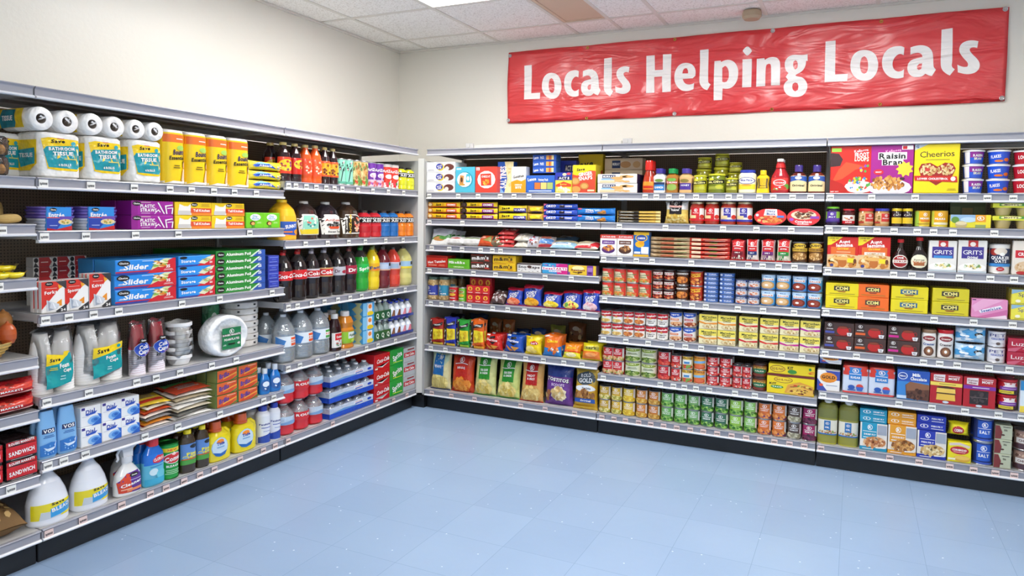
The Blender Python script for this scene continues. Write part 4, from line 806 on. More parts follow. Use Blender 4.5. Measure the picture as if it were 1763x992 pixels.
put('a4', 978, 1026.5, 457.5, BX('e8c234', [E(.36, .7, .22, .24, 'f3e8a8'), T('Raisinets', .36, .52, .2, '8a2a2a', .5), SCT(.35, .26, .2, .08, ['3a2018', '5a3422'], 9, .06), R(.68, 0, .9, 1, '7a3f9a'), R(.7, .4, .88, .8, 'a878b8'), E(.79, .25, .07, .1, '4a2060'), R(0, 0, .07, .3, '8a4aa0')], d=.35, side='7a5a80'), 'yellow raisin candy box with purple panel', 'candy_box', 'box', group=gc)
# fifth shelf
for i, (a, b, c, l) in enumerate(((736.5, 754.3, '34409a', 'blue'), (755, 772.6, '2f86a8', 'teal'))):
    put('a5', a, b, 477, JAR('4f6a5c', 'b99a6a', [R(0, .22, 1, .8, c), LOGO(.28, .62, .09, w_, .8), T('NUTS', .6, .32, .07, w_, .4), FINE(.1, .42, .5, .5, 1, 'a8b8e0'), SCT(.5, .1, .46, .1, ['d8bd8a', '9a7a4a', 'c8a870'], 18, .07, i), SCT(.5, .9, .46, .09, ['d8bd8a', '9a7a4a', 'c8a870'], 18, .07, i+2)], az=(.04, .8), sh=.9, lh=.12, neck=.85), 'peanut jar with %s label' % l, 'peanut_jar', 'jar', dp=2, group='peanut jars')
put('a5', 775, 800, 479, JAR('4a4a42', '8a7250', [SCT(.5, .5, .46, .4, ['b8986a', '7a6240'], 20, .07)], az=(.2, .8), lh=.12), 'shaded peanut jar behind the chip cans', 'peanut_jar', 'jar', n=2, off=.15, tag=0, h=.155, group='peanut jars')  # dimness of these rear jars is put into their darker colours
PR = lambda c: CAN(c, [E(.5, .74, .3, .11, 'f2ead8'), E(.5, .74, .26, .09, k_), T('Pringles', .5, .74, .07, 'f2c23a', .44), E(.5, .45, .3, .1, 'e9b83a'), FINE(.25, .14, .75, .24, 1, w_), SCT(.5, .52, .2, .06, ['e6c05a', 'd8a03a'], 8, .05)], top='efece6')
put('a5', 772.8, 788.6, 494, PR('c41f26'), 'short red chip can', 'chip_can', 'can', group='short chip cans'); put('a5', 789, 802.4, 496, PR('6fb52a'), 'short green chip can', 'chip_can', 'can', group='short chip cans')
RS = BX('c5202a', [R(.04, .1, .96, .95, 'cf2a30'), E(.5, .62, .3, .24, 'f0c23a'), E(.5, .6, .14, .16, 'c83a2a'), FINE(.2, .12, .8, .26, 1, 'f2e8d8'), R(0, 0, 1, .04, '8a141c')], d=.9, side='a81a24')
put('a5', 802.8, 842.5, 492, RS, 'small red raisin box', 'raisin_box', 'box', n=3, st=2, group='small red raisin boxes')
put('a5', 808.5, 846, 482, RS, 'small red raisin box in raised rear stack', 'raisin_box', 'box', n=3, st=2, off=.07, h=.16, tag=0, group='small red raisin boxes')
lay('a5', 843, 867, 507, '5a4440', [SCT(.5, .5, .45, .45, ['c8c0c0', '3a2826', '8a7070', 'efe9e6'], 30, .08, 5)], 'dark clear bag of small wrapped candies', 'candy_bag', 'bag', 51, th=.06, dep=.12, slope=.7)
CS = lambda cc: [R(0, .88, 1, 1, 'c8203a'), T('CANDY', .5, .66, .14, w_, .62, .1), T('SHOP', .48, .5, .14, w_, .5, .1), R(.3, .8, .7, .86, '1a2a5a'), E(.5, .22, .42, .2, cc[0]), SCT(.5, .22, .36, .17, cc, 26, .08, 2), R(0, 0, 1, .05, 'b81f5a')]
for a, b, t, cc, l, o, ti in ((869, 897, 497, ['e8805a', 'f0a07a', 'd8603a'], 'orange slices', .02, .22), (898, 930, 492.7, ['e8a826', 'f0c040', 'd89018'], 'golden candy', .02, .1), (931, 964, 504.5, ['ecd23a', 'f4e47a', 'd8b42a'], 'pale yellow candy', .012, .25), (965, 999, 502, ['f0e070', 'c83a4a', '6aa84a', 'e89a3a'], 'mixed gummies', .014, .22), (1000, 1031, 501, ['f0c8cc', 'efe6e4', 'e0a8b0'], 'pink and white candy', .012, .1)):
    put('a5', a, b, t, BAG('2c48b4', CS(cc), d=.32, seed=int(a)), 'blue candy bag with window of '+l, 'candy_bag', 'bag', tilt=ti, off=o, fill=1.06, group='blue bags of window candy')
    put('a5', a+2, b+3, t-3, BAG('2a3f9a', CS(cc), d=.3, seed=int(a)+5), 'rear blue candy bag behind the bag of '+l, 'candy_bag', 'bag', tilt=ti, off=o+.07, tag=0, h=hit('R', a, t, 0).z-Z['a5'], fill=1.06, group='blue bags of window candy')
# sixth shelf: small chip bags
def nood(c, c2): return [E(.1, .88, .09, .07, 'f2efe8'), P([(.05, 0), (.3, 0), (.22, .3), (.3, .6), (.2, .95), (.02, .9)], '3a2422'), SCT(.12, .3, .09, .3, ['efe9e2', '2a1a1a', 'c8b8a8'], 14, .05, 3), R(.3, .18, .98, .62, 'e8d22c'), SCT(.62, .4, .26, .18, ['f3e23c', 'd8b422'], 14, .08), P([(.28, .68), (.96, .78), (.98, .9), (.3, .78)], k_), T('YAKISOBA', .62, .79, .05, w_, .5, .08), P([(.2, .18), (1, .26), (1, .18), (.2, .1)], c), R(.3, .02, .98, .1, c2)]
for a, b, t, c, c2, l in ((736.5, 762.4, 549, 'a82a22', 'e8c23a', 'maroon'), (761.8, 784.4, 547, '2a35a8', 'e8c23a', 'blue'), (784, 807.4, 551, '2f9a3a', 'a8cf3a', 'green'), (807.4, 833, 550, 'e2641c', 'f0b02a', 'orange')):
    put('a6', a, b, t, BAG(c, nood(c, c2), d=.32, seed=int(a)), l+' and yellow tall snack bag', 'chip_bag', 'bag', dp=2, group='small chip bags on the sixth shelf')
DOR = [P([(.3, .52), (.72, .5), (.52, .36)], k_), P([(.34, .84), (.6, .88), (.66, .74), (.3, .7)], k_), T('Doritos', .48, .62, .13, w_, .66, -.08), P([(.12, .38), (.5, .08), (.3, .04)], 'e08a2a'), P([(.4, .3), (.85, .26), (.55, .04)], 'e8a23a'), R(.1, .88, .3, .96, w_)]
gs = 'small chip bags on the sixth shelf'
put('a6', 830.5, 863, 576, BAG('c8251e', DOR, d=.45, seed=61), 'red tortilla chip bag', 'chip_bag', 'bag', tilt=.12, dp=2, group=gs)
put('a6', 864, 899.5, 577.5, BAG('1e4fb0', DOR, d=.45, seed=62), 'blue tortilla chip bag', 'chip_bag', 'bag', tilt=.2, dp=2, group=gs)
put('a6', 900, 930.5, 580, BAG('e8cc1c', [E(.62, .62, .26, .1, 'c8262a'), T("Lay's", .62, .62, .1, w_, .38, .05), E(.34, .3, .28, .16, 'f0dc8a'), E(.55, .18, .24, .12, 'e8cf6a'), R(.08, .88, .5, .94, 'b8a83a')], d=.45, seed=63), 'yellow potato chip bag', 'chip_bag', 'bag', tilt=.12, dp=2, group=gs)
put('a6', 930.5, 965, 577.5, BAG('e86f1c', [P([(0, 0), (1, 0), (1, .5), (.6, .3), (0, .42)], '1f7ac8'), T('Cheetos', .55, .7, .14, 'f5d62a', .6, .1), SCT(.6, .3, .3, .18, ['e8782a', 'f0f0f0', 'd85a1a', 'f09a4a'], 22, .07), R(.08, .88, .34, .95, w_)], d=.45, seed=64), 'orange and blue puffed snack bag', 'chip_bag', 'bag', tilt=.15, dp=2, group=gs)
put('a6', 965.5, 998, 592.5, BAG('e8861c', [R(0, 0, 1, .36, 'e6dc2c'), E(.5, .2, .32, .14, 'f3e9b0'), T('Fritos', .5, .66, .13, 'f3d83a', .55, .05), R(0, .4, 1, .46, 'd8401c')], d=.45, seed=65), 'orange corn chip bag with yellow base', 'chip_bag', 'bag', tilt=.3, dp=2, group=gs)
put('a6', 997, 1034.6, 592.5, BAG('e2d320', [R(.05, .06, .95, .5, 'e27a2a'), R(.1, .6, .9, .78, 'a8a03a'), T("Lay's", .5, .7, .1, k_, .5), E(.5, .3, .3, .12, 'e89a5a')], d=.45, seed=66), 'yellow chip bag with orange label', 'chip_bag', 'bag', tilt=.25, dp=2, group=gs)
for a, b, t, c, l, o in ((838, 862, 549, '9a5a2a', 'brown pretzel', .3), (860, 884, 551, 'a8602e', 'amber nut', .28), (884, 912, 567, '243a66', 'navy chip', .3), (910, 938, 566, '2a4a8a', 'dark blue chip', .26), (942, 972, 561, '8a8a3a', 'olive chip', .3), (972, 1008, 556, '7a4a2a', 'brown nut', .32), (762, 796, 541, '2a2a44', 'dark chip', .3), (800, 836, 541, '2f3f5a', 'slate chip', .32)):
    put('a6', a, b, t, BAG(c, [SCT(.5, .5, .35, .3, [c, 'c8a878', '4a3020'], 16, .09), E(.5, .75, .2, .08, 'c8b8a0')], d=.4, seed=int(a)), l+' bag in the shade at the back', 'snack_bag', 'bag', off=o, tilt=.1, tag=0, group='snack bags at the back of the sixth shelf')  # shade at the shelf back is put into these dull bag colours
# bottom shelf: big chip bags
def big(lc, chips, t1, t2=None, base=None): return [R(.24, .42, .78, 1, lc), LOGO(.5, .86, .075, w_, .75), R(.2, .765, .8, .782, w_), T(t1, .5, .66, .055, w_, .36), *( [T(t2, .5, .58, .05, w_, .36)] if t2 else []), E(.5, .2, .42, .16, chips[0]), SCT(.5, .2, .38, .15, chips, 26, .12, 4), R(0, 0, 1, .03, lc)]
gb = 'large chip bags on the bottom shelf'
YC = ['e6cf7a', 'f0dc94', 'd8b850', 'ecd480']
for a, b, t, base, F, l, ti in (
    (738.5, 772.6, 607, 'd9cf9a', [P([(0, .55), (.6, .55), (.95, .8), (.95, 1), (0, 1)], 'b9c8a8'), P([(.1, .4), (.72, .38), (.72, 1), (.25, 1)], '1f66a8'), LOGO(.55, .88, .06, w_, .65), T('WAVY', .42, .62, .07, w_, .4), E(.45, .2, .5, .2, 'e8d68a')]+[R(.1+.1*i, .06, .13+.1*i, .34, 'cfb860') for i in range(8)]+[R(0, 0, 1, .03, '2a3a7a')], 'blue and cream wavy chip bag', .05),
    (772, 812, 613.6, 'c8401f', big('c02a1c', ['e68a2a', 'f0a23a', 'd8701c'], 'BAR-B-Q'), 'red barbecue chip bag', .1),
    (812.2, 850.5, 615, 'd0cf8a', big('2f8f2a', YC, 'SOUR CREAM', '& ONION'), 'green onion chip bag, left of two', .08),
    (851, 891.5, 621, 'c6cf7a', big('2a8a2c', YC, 'SOUR CREAM', '& ONION'), 'green onion chip bag, right of two', .14),
    (892, 932.5, 625, 'd9a45c', big('b8221e', ['e8c878', 'd8b060', 'f0d890'], 'HOT', '& SPICY'), 'tan and red hot chip bag', .1),
    (934, 983.5, 631, '6a3a8c', [R(0, .72, 1, 1, '2b3f86'), T('TOSTITOS', .5, .64, .09, k_, .86, -.06), T('TOSTITOS', .5, .645, .08, w_, .82, -.06), T('SCOOPS', .52, .52, .06, 'e0c8e8', .5), P([(.55+.32*math.cos(i*PI/8)*(1 if i % 2 else .82), .3+.2*math.sin(i*PI/8)*(1 if i % 2 else .82)) for i in range(16)], 'e8d8b8'), SCT(.55, .3, .22, .13, ['d8b87a', 'c8a060', 'efdcae'], 24, .08, 3), SCT(.12, .25, .1, .1, ['d8b87a', 'a0643a'], 8, .08)], 'purple tortilla scoop bag', .08),
    (985, 1027, 636, 'd8a62a', [R(0, .62, 1, 1, 'caa844'), E(.5, .76, .44, .16, '44515c'), T('ROLD', .5, .83, .08, 'dfe3e6', .45), T('GOLD', .5, .71, .1, 'dfe3e6', .62), E(.5, .52, .46, .08, 'eef0f0'), T('Twists', .56, .52, .05, '4a5a70', .4), SCT(.5, .36, .42, .1, ['8a5a2a', '6a3f1c', 'b07c42', 'c8904e'], 34, .07, 2), R(.05, .17, .95, .27, '2a55a8'), T('Original', .55, .22, .045, w_, .46), R(0, 0, 1, .08, 'e0b42c')], 'gold pretzel bag with grey logo', .08)):
    put('ab', a, b, t, BAG(base, F, d=.42, seed=int(a)), l, 'chip_bag', 'bag', tilt=ti, group=gb, fill=1.03)
    put('ab', a+4, b+2, t-4, BAG(base, F, d=.4, seed=int(a)+3), 'second bag behind the '+l, 'chip_bag', 'bag', tilt=ti, off=.15, tag=0, group=gb, h=hit('R', (a+b)/2, t, 0).z-Z['ab'])
# ================================================================== middle bay
put('b3', 1033, 1062, 404, BX('f1eeea', [R(0, .82, 1, 1, 'cf3022'), T('ZATARAINS', .5, .9, .07, w_, .84), R(.12, .54, .88, .72, '6b3a8a'), T('JAMBALAYA', .5, .63, .05, w_, .6), E(.5, .28, .4, .18, '54306e'), SCT(.5, .36, .32, .11, ['d88a3a', 'e8b060', 'b8602a'], 22, .07)], d=.3), 'white rice mix box with purple pot', 'rice_box', 'box', dp=2)
put('b3', 1062.3, 1090, 404.5, BX('f1eeea', [R(0, .82, 1, 1, 'cf3022'), T('ZATARAINS', .5, .9, .07, w_, .84), R(.12, .54, .88, .72, '6a4438'), T('DIRTY RICE', .5, .63, .05, w_, .6), E(.5, .28, .4, .18, '4a2c22'), SCT(.5, .36, .32, .11, ['a8744a', 'c8965e', '7a4a2a'], 22, .07)], d=.3), 'white rice mix box with brown pot', 'rice_box', 'box', dp=2)
put('b3', 1090.8, 1117.6, 399.8, BX('1f66b8', [R(0, .88, 1, 1, 'e8b82a'), E(.5, .76, .4, .16, 'e8c02c'), E(.5, .76, .34, .13, '2a4a9a'), T('CHEESE', .5, .75, .07, w_, .5), E(.4, .5, .3, .13, 'f0b42c'), E(.5, .56, .2, .08, 'e89a1c'), R(.5, .12, .98, .4, 'e9eef4'), R(.05, .12, .45, .2, w_), R(0, 0, 1, .09, 'd8a82a')], d=.25), 'blue macaroni and cheese box', 'macaroni_box', 'box', dp=2)
put('b3', 1117.9, 1186.5, 408, BAG('b89a72', [R(.28, .2, .62, .8, 'a8583a'), FINE(.7, .3, .95, .6, 1, '6a8a4a'), SCT(.2, .5, .15, .3, ['d8c4a0', '9a7a54'], 12, .06)], d=1.6, crimp='lr', seed=71, wr=.5), 'tan bag of rice lying flat', 'rice_bag', 'bag', st=5, dp=2, group='rice bags stacked flat on the third shelf')
put('b3', 1185.5, 1256, 410, BAG('c8362a', [R(.06, .15, .3, .85, 'e8c8a8'), R(.35, .55, .95, .8, 'e07a60'), FINE(.4, .2, .9, .4, 1, 'f2d8c8'), R(.5, .8, .7, .95, '5a9a4a')], d=1.6, crimp='lr', seed=72, wr=.5), 'red bag of rice lying flat', 'rice_bag', 'bag', st=5, dp=2, group='rice bags stacked flat on the third shelf')
for a, b, c, l, bb in ((1257, 1283, '7a1f2a', 'dark red', 'a8323a'), (1284, 1306, '1f2f66', 'navy', 'e6d8d0'), (1308.5, 1335, '6a2a6a', 'purple', 'c8a8a8'), (1336, 1362, '2a8a3a', 'green', 'd8d2b8')):
    put('b3', a, b, 412.5, BAG(bb, [R(.1, .45, .92, 1, 'cf2a2c'), LOGO(.5, .8, .11, w_, .7), R(.12, .68, .9, .7, w_), T('BEANS', .5, .58, .05, w_, .5), R(.1, .3, .92, .46, c), T('DRY', .5, .38, .05, w_, .4), SCT(.5, .14, .42, .1, [c, bb, 'e9dccb'], 26, .07), R(0, 0, 1, .07, 'c8262a')], d=.45, seed=int(a)), 'bag of dry beans with red label and %s band' % l, 'bean_bag', 'bag', dp=2, group='upright bags of dry beans')
for a, b, c, l in ((1363.3, 1390.8, 'c8a23a', 'gold'), (1391.7, 1417.6, 'b8862f', 'amber')):
    put('b3', a, b, 417, CAN('6a4420', [R(0, .74, 1, 1, '2a1c14'), E(.5, .86, .36, .13, 'e3bc3a'), T("BUSH'S", .5, .86, .1, k_, .6), R(0, .56, 1, .74, c), T('BAKED BEANS', .5, .65, .05, k_, .7), R(0, 0, 1, .18, '4a2c16'), E(.5, .3, .42, .2, 'a87a42'), SCT(.5, .3, .36, .17, ['c89858', '8a5c2c', 'ddb87c'], 30, .06)]), 'brown baked bean can with %s band' % l, 'bean_can', 'can', dp=2, group='baked bean cans')
cn = lambda k: dict(dp=2, group=k)
put('b4', 1036.3, 1122.3, 463, CAN('ead9b8', [R(0, .8, 1, 1, 'c8302a'), P([(.55, .8), (1, .85), (1, 0), (.8, 0)], 'cf3a2c'), T('Progresso', .45, .62, .12, '2a7a3a', .7, .12), FINE(.15, .38, .6, .5, 1, '6a8a4a'), E(.45, .2, .4, .15, 'd8863a'), SCT(.45, .2, .32, .1, ['e8a85a', 'c8602a', '8aa84a'], 14, .08)]), 'cream and red soup can with green script', 'soup_can', 'can', n=4, st=2, **cn('cream soup cans on the fourth shelf'))
put('b4', 1123.5, 1161.9, 465, CAN('5a2420', [R(.1, .5, .9, .8, 'e8e2da'), T('HORMEL', .5, .65, .16, 'a8242a', .7, .1), R(0, .82, 1, 1, '3a1a1a'), SCT(.5, .25, .4, .18, ['c8402a', 'e08a5a', '8a2a1c'], 22, .1)]), 'small dark red chili can', 'chili_can', 'can', n=2, st=3, **cn('small chili cans three high'))
put('b4', 1164.3, 1186, 466, CAN('4a2c1c', [T('MANWICH', .5, .82, .12, w_, .9), E(.5, .36, .42, .26, 'c8742e'), SCT(.5, .36, .3, .18, ['e0964a', '8a4420', 'd88438'], 22, .08), R(0, .93, 1, 1, k_)]), 'brown sloppy joe can', 'sauce_can', 'can', st=2, **cn('sloppy joe cans'))
put('b4', 1187.5, 1210.3, 467, CAN('b8341c', [T('Hormel', .5, .84, .11, 'f0c83a', .7, .12), T('Chili', .5, .68, .14, 'f0c83a', .62, .12), E(.5, .3, .42, .24, 'a84a2a'), SCT(.5, .3, .34, .18, ['d8742e', '7a2a16', 'e8a04a'], 22, .09)]), 'orange red chili can with yellow script', 'chili_can', 'can', st=2, **cn('tall chili cans'))
put('b4', 1210.9, 1265.3, 470, CAN('4f74b8', [R(0, .15, 1, .85, '3f66b0'), E(.2, .55, .1, .3, 'dfe8f5'), T('TUNA', .6, .6, .3, 'e8eef8', .4), FINE(.4, .2, .9, .4, 1, 'a8c0e6')], az=(.1, .9)), 'flat blue tuna can', 'tuna_can', 'can', n=2, st=7, group='tuna cans stacked seven high')
put('b4', 1265.8, 1308.4, 482, CAN('c9ccd6', [R(0, .7, 1, 1, '2a3f7a'), T('VIENNA', .5, .82, .13, w_, .7), E(.5, .35, .4, .24, 'e8d8d0'), SCT(.5, .35, .32, .18, ['c87a5a', 'e0a080', 'b85a40'], 12, .1), R(0, 0, 1, .1, '3a5a9a')]), 'small silver and blue sausage can', 'sausage_can', 'can', n=2, st=3, group='sausage cans three high', dp=2)
CRM = lambda c, c2: CAN('5aa8dc', [R(0, .78, 1, 1, 'b8d4ec'), R(.15, .62, .85, .8, 'e8f0f6'), T('SAUCE', .5, .7, .09, 'd86a2a', .6), T('Blue', .5, .88, .06, '2a5aa0', .3), E(.45, .3, .42, .28, c), E(.45, .32, .3, .18, c2), E(.42, .3, .1, .07, 'f4efe6'), R(0, 0, 1, .06, '2a6ab0')])
put('b4', 1309.8, 1361.9, 473, CRM('c89a5e', 'dcb888'), 'light blue can with tan soup bowl', 'soup_can', 'can', n=2, st=2, **cn('light blue cans on the fourth shelf'))
put('b4', 1363.3, 1416.3, 476, CRM('7a2c22', '9a4030'), 'light blue can with dark red bowl', 'soup_can', 'can', n=2, st=2, **cn('light blue cans on the fourth shelf'))
CAMP = lambda x: CAN('efece6', [R(0, .54, 1, 1, 'b81f2c'), T('Campbells', .5, .78, .14, w_, .84, .06), E(.5, .54, .09, .06, 'd0a44a')]+x)
gcp = 'red and white soup cans on the fifth shelf'
put('b5', 1034.4, 1072.6, 535, CAMP([R(.02, .32, .22, .52, '4aa84a'), E(.5, .18, .36, .16, 'e0c070'), SCT(.5, .18, .28, .1, ['efdc98', 'c8a050'], 10, .08)]), 'red and white soup can with noodle bowl', 'soup_can', 'can', n=2, st=2, dp=3, group=gcp)
put('b5', 1072.8, 1111, 537, CAMP([E(.5, .22, .38, .2, 'c8743a'), SCT(.5, .22, .3, .14, ['e0a058', 'a8542a', 'd88a48'], 14, .08)]), 'red and white soup can with orange bowl', 'soup_can', 'can', n=2, st=2, dp=3, group=gcp)
put('b5', 1111.4, 1150.6, 539.5, CAMP([T('TOMATO', .55, .34, .1, '4a3a3a', .6), T('SOUP', .55, .18, .1, '4a3a3a', .4)]), 'plain red and white tomato soup can', 'soup_can', 'can', n=2, st=2, dp=3, group=gcp)
VT = lambda c, f: CAN('ece7e4', [P([(0, 1), (1, 1), (1, .78), (.5, .64), (0, .78)], '2c55b4'), T('VIETTI', .5, .84, .1, w_, .5), R(.2, .42, .75, .56, c), FINE(.26, .46, .7, .52, 1, w_), E(.6, .18, .42, .16, f), SCT(.6, .18, .32, .12, [f, 'e8b890', '8a3a1c'], 16, .08)])
put('b5', 1152, 1174.4, 537.5, VT('d8742e', 'd8a070'), 'white and blue can with orange label', 'soup_can', 'can', st=2, dp=2); put('b5', 1175.6, 1199, 538.5, VT('b8242a', 'a84a2a'), 'white and blue can with red label', 'soup_can', 'can', st=2, dp=2)
MAR = lambda c: BX('e9e0b4', [R(0, .6, 1, 1, 'ead75a'), T('Maruchan', .55, .84, .13, '2a3a2a', .8), T('INSTANT', .5, .7, .08, k_, .5), T('LUNCH', .5, .6, .08, k_, .4), P([(0, .56), (.4, .42), (1, .5), (1, .38), (.4, .32), (0, .44)], c), E(.6, .2, .42, .18, 'cbb890'), E(.6, .23, .36, .13, 'e0cfa0'), SCT(.6, .23, .28, .09, ['c8a868', 'efe0b0', 'b08a50'], 16, .06)], d=.8, mat='gloss')
gm = 'instant noodle cups in cartons stacked two high'
for a, b, t, c, l in ((1203, 1234.5, 541.5, 'e08a2a', 'orange'), (1235.5, 1266.8, 543.5, 'e0861f', 'amber'), (1272, 1304.5, 545.5, 'c8202a', 'crimson'), (1308, 1340.5, 548.5, 'cf2f22', 'scarlet'), (1342, 1375.5, 550.5, 'c02a8a', 'magenta'), (1377, 1412, 553, 'b0289a', 'violet')):
    put('b5', a, b, t, MAR(c), 'instant noodle cup carton with %s wave' % l, 'noodle_carton', 'box', st=2, dp=2, group=gm)
RC = lambda c, f, fc, t='': CAN(c, [R(.2, .45, .8, 1, c), LOGO(.5, .84, .11, w_, .8), R(.22, .66, .78, .69, w_), T(t or 'CUT', .5, .56, .07, w_, .46), R(.84, .2, 1, 1, 'e3e1dc')]+[E(.5, .2, .5, .18, f), SCT(.5, .2, .42, .15, fc, 22, .1, 3)])
put('b6', 1034, 1074.9, 598.5, RC('c8262c', 'd8c09a', ['e0b078', 'b8563a', '8aa04a'], 'BEANS'), 'red vegetable can with mixed beans', 'bean_can', 'can', n=2, st=2, dp=2)
put('b6', 1075.8, 1131.6, 600, CAN('e2e4c8', [E(.5, .86, .46, .12, '8aa03a'), T('GLORY', .5, .88, .08, 'e8e4b0', .5), FINE(.25, .5, .8, .68, 2, '5a6a3a'), E(.5, .2, .48, .19, '8fa452'), SCT(.5, .2, .42, .16, ['5f7f2c', 'b8c47a', '3f5a22', 'a8b860'], 40, .07, 2)]), 'large pale can with green beans', 'vegetable_can', 'can', n=2, st=2, dp=2)
put('b6', 1132.4, 1154.6, 606, RC('c0202a', 'c8302a', ['d8483a', 'a81f22', 'e06a50'], 'TOMATO'), 'tall red tomato can', 'tomato_can', 'can', st=2, dp=2)
put('b6', 1155, 1173.3, 612, RC('c42a2c', 'd04030', ['e05a44', 'a8281f', 'cfe0d0'], 'DICED'), 'slim red tomato can', 'tomato_can', 'can', st=2, dp=2)
put('b6', 1173.8, 1193.2, 613.5, CAN('e6d7a2', [R(0, .78, 1, 1, 'e0b63a'), T('RO-TEL', .5, .88, .14, k_, .88), R(.15, .38, .85, .74, 'e9ebe6'), R(.3, .42, .7, .6, '4a8ac0'), E(.5, .18, .46, .16, 'c8362a'), SCT(.5, .18, .36, .1, ['e05a3a', '7a9a3a'], 12, .1)]), 'cream can with yellow band and red tomatoes', 'tomato_can', 'can', st=2, dp=2)
put('b6', 1194, 1216, 613.5, CAN('e3a23a', [R(0, .8, 1, 1, 'd8902a'), T('DE GOLD', .5, .9, .11, '6a2a1a', .8), P([(0, .6), (1, .7), (1, .52), (0, .42)], '7ab0d8'), E(.5, .22, .42, .2, 'c0482a'), E(.5, .24, .34, .14, 'd8683a'), R(.9, 0, 1, 1, 'ece4d0')]), 'orange can with light blue ribbon', 'vegetable_can', 'can', st=2, dp=2)
put('b6', 1216.8, 1260.7, 616.5, RC('c8242c', 'cf3a34', ['e0584a', 'f0e0dc', 'a8201f'], 'TOMATO'), 'small red tomato sauce can', 'tomato_can', 'can', n=2, st=3, dp=2)
put('b6', 1261, 1294, 631, RC('c2222a', 'cc342e', ['d8503e', '9a1c1c', 'e8d0c8'], 'PASTE'), 'narrow red tomato paste can', 'tomato_can', 'can', n=2, st=2, dp=2)
put('b6', 1295.5, 1321, 626, JAR('3a2a22', '5a2418', [R(0, .5, 1, 1, '8a5a24'), T('DE GOLD', .5, .78, .14, 'e8c05a', .8), E(.5, .5, .44, .26, '2a6a44'), T('SALSA', .5, .5, .12, 'e6e0c8', .5), E(.5, .12, .46, .1, '7a2f1c')], az=(.1, .8), sh=.88, lh=.12, neck=.9), 'dark salsa jar with green oval', 'salsa_jar', 'jar', st=2, dp=2)
put('b6', 1322, 1405, 646, BX('e9cf1c', [R(0, .88, 1, 1, '6a2222'), E(.35, .72, .2, .16, '7a2a22'), E(.35, .72, .185, .135, 'ecd22a'), T('OLD EL PASO', .35, .72, .09, '7a2a22', .32), T('KIT', .13, .5, .1, k_, .15), E(.22, .34, .14, .08, '3a8a3a'), T('TACO', .22, .34, .06, w_, .2), E(.72, .26, .3, .26, '5a2218'), P([(.38, .1), (.45, .5), (.7, .68), (.98, .5), (.98, .06), (.7, .02)], 'd89a3a'), SCT(.7, .36, .24, .16, ['8a4420', 'e8cf5a', '6a9a3a', 'c8402a', 'b07030'], 60, .04, 4), P([(.42, .1), (.5, .36), (.72, .44), (.98, .3), (.98, .04), (.7, 0)], 'e0b04a'), SCT(.7, .2, .24, .12, ['7a3c1c', 'd8a03a', 'efcf5a'], 40, .035, 9)], d=.3), 'large yellow taco kit box', 'taco_kit_box', 'box')
put('b6', 1324, 1405, 628, BX('e6cc1e', [E(.2, .5, .17, .36, '7a2a22'), E(.2, .5, .155, .3, 'ecd22a'), T('OLD EL PASO', .2, .5, .24, '7a2a22', .27), T('KIT', .48, .68, .28, k_, .12), E(.52, .3, .1, .22, '3a8a3a'), E(.9, .7, .03, .14, '3a8a3a'), SCT(.93, .3, .05, .2, ['c8402a', 'e8862a'], 5, .06)], d=.3), 'smaller yellow taco kit box lying on top', 'taco_kit_box', 'box', z0=hit('R', 1362, 646, .012).z-Z['b6']+.001, h=.052, tag=0)
xs_ = [1031, 1051.9, 1071.6, 1094.4, 1115.3, 1137.4, 1160.2, 1183.5, 1206, 1230, 1254.9, 1280, 1304.2, 1328.8, 1354.9, 1380.5, 1407.2]
GRN = ['4f8a2a', '7ab03a', '2f6a1f', '9ac85a']
cols = [('c9a32e', 'e2cf7a', ['e8d890', 'b8a040', '8a9a3a'], 'POTATO', 'yellow potato', 0), ('d8ae34', 'dccf70', ['e6d888', 'a8a040'], 'POTATO', 'gold potato', 0), ('e2bf3a', 'e8c838', ['f0d850', 'd8ac28'], 'CORN', 'bright yellow corn', 0), ('cf8434', 'e0b850', ['e8c868', 'c89030'], 'PEACH', 'orange peach', 0), ('c87a30', 'd8a848', ['e0bc60', 'b88430'], 'YAMS', 'orange yam', 0),
    ('6aa854', '7fa852', GRN, 'PEAS', 'green pea', 0), ('6fae58', '76a44e', GRN, 'PEAS', 'green sweet pea', 0), ('78ac66', '5c7c44', GRN, 'GREEN', 'green leafy', 0), ('3c7350', '4f7648', GRN, 'GREENS', 'dark green collard', 0), ('3a6e52', '587c4c', GRN, 'SPINACH', 'dark green spinach', 0), ('98c84a', '7aa642', GRN, 'BEANS', 'lime green bean', 0), ('8fc464', '5f7c3e', GRN, 'BEANS', 'pale lime green bean', 0),
    ('d8722e', 'd8803a', ['e8964a', 'c8642a', '5a2a5a'], 'CARROT', 'orange carrot', 0), ('dc7a34', 'd88438', ['e89a50', 'c8682c', '5a2a5a'], 'SLICED', 'orange sliced carrot', 0), ('5a4c44', 'b9b49a', ['cfcab0', '8f8a70'], 'MUSHROOM', 'brown and cream mushroom', 0), ('a01f5c', '5a1f3a', ['6a2846', '3f1428', '7a3050'], 'BEETS', 'magenta beet', 0)]
for i, (c, f, fc, t, l, _) in enumerate(cols):
    x0, x1 = xs_[i], xs_[i+1]; top = 662+(x0-1031)/(1407-1031)*(703-662)
    put('bb', x0+.6, x1-.6, top+3, RC(c, f, fc, t), l+' can', 'vegetable_can', 'can', st=2, dp=2, group='vegetable cans stacked two high on the bottom shelf')
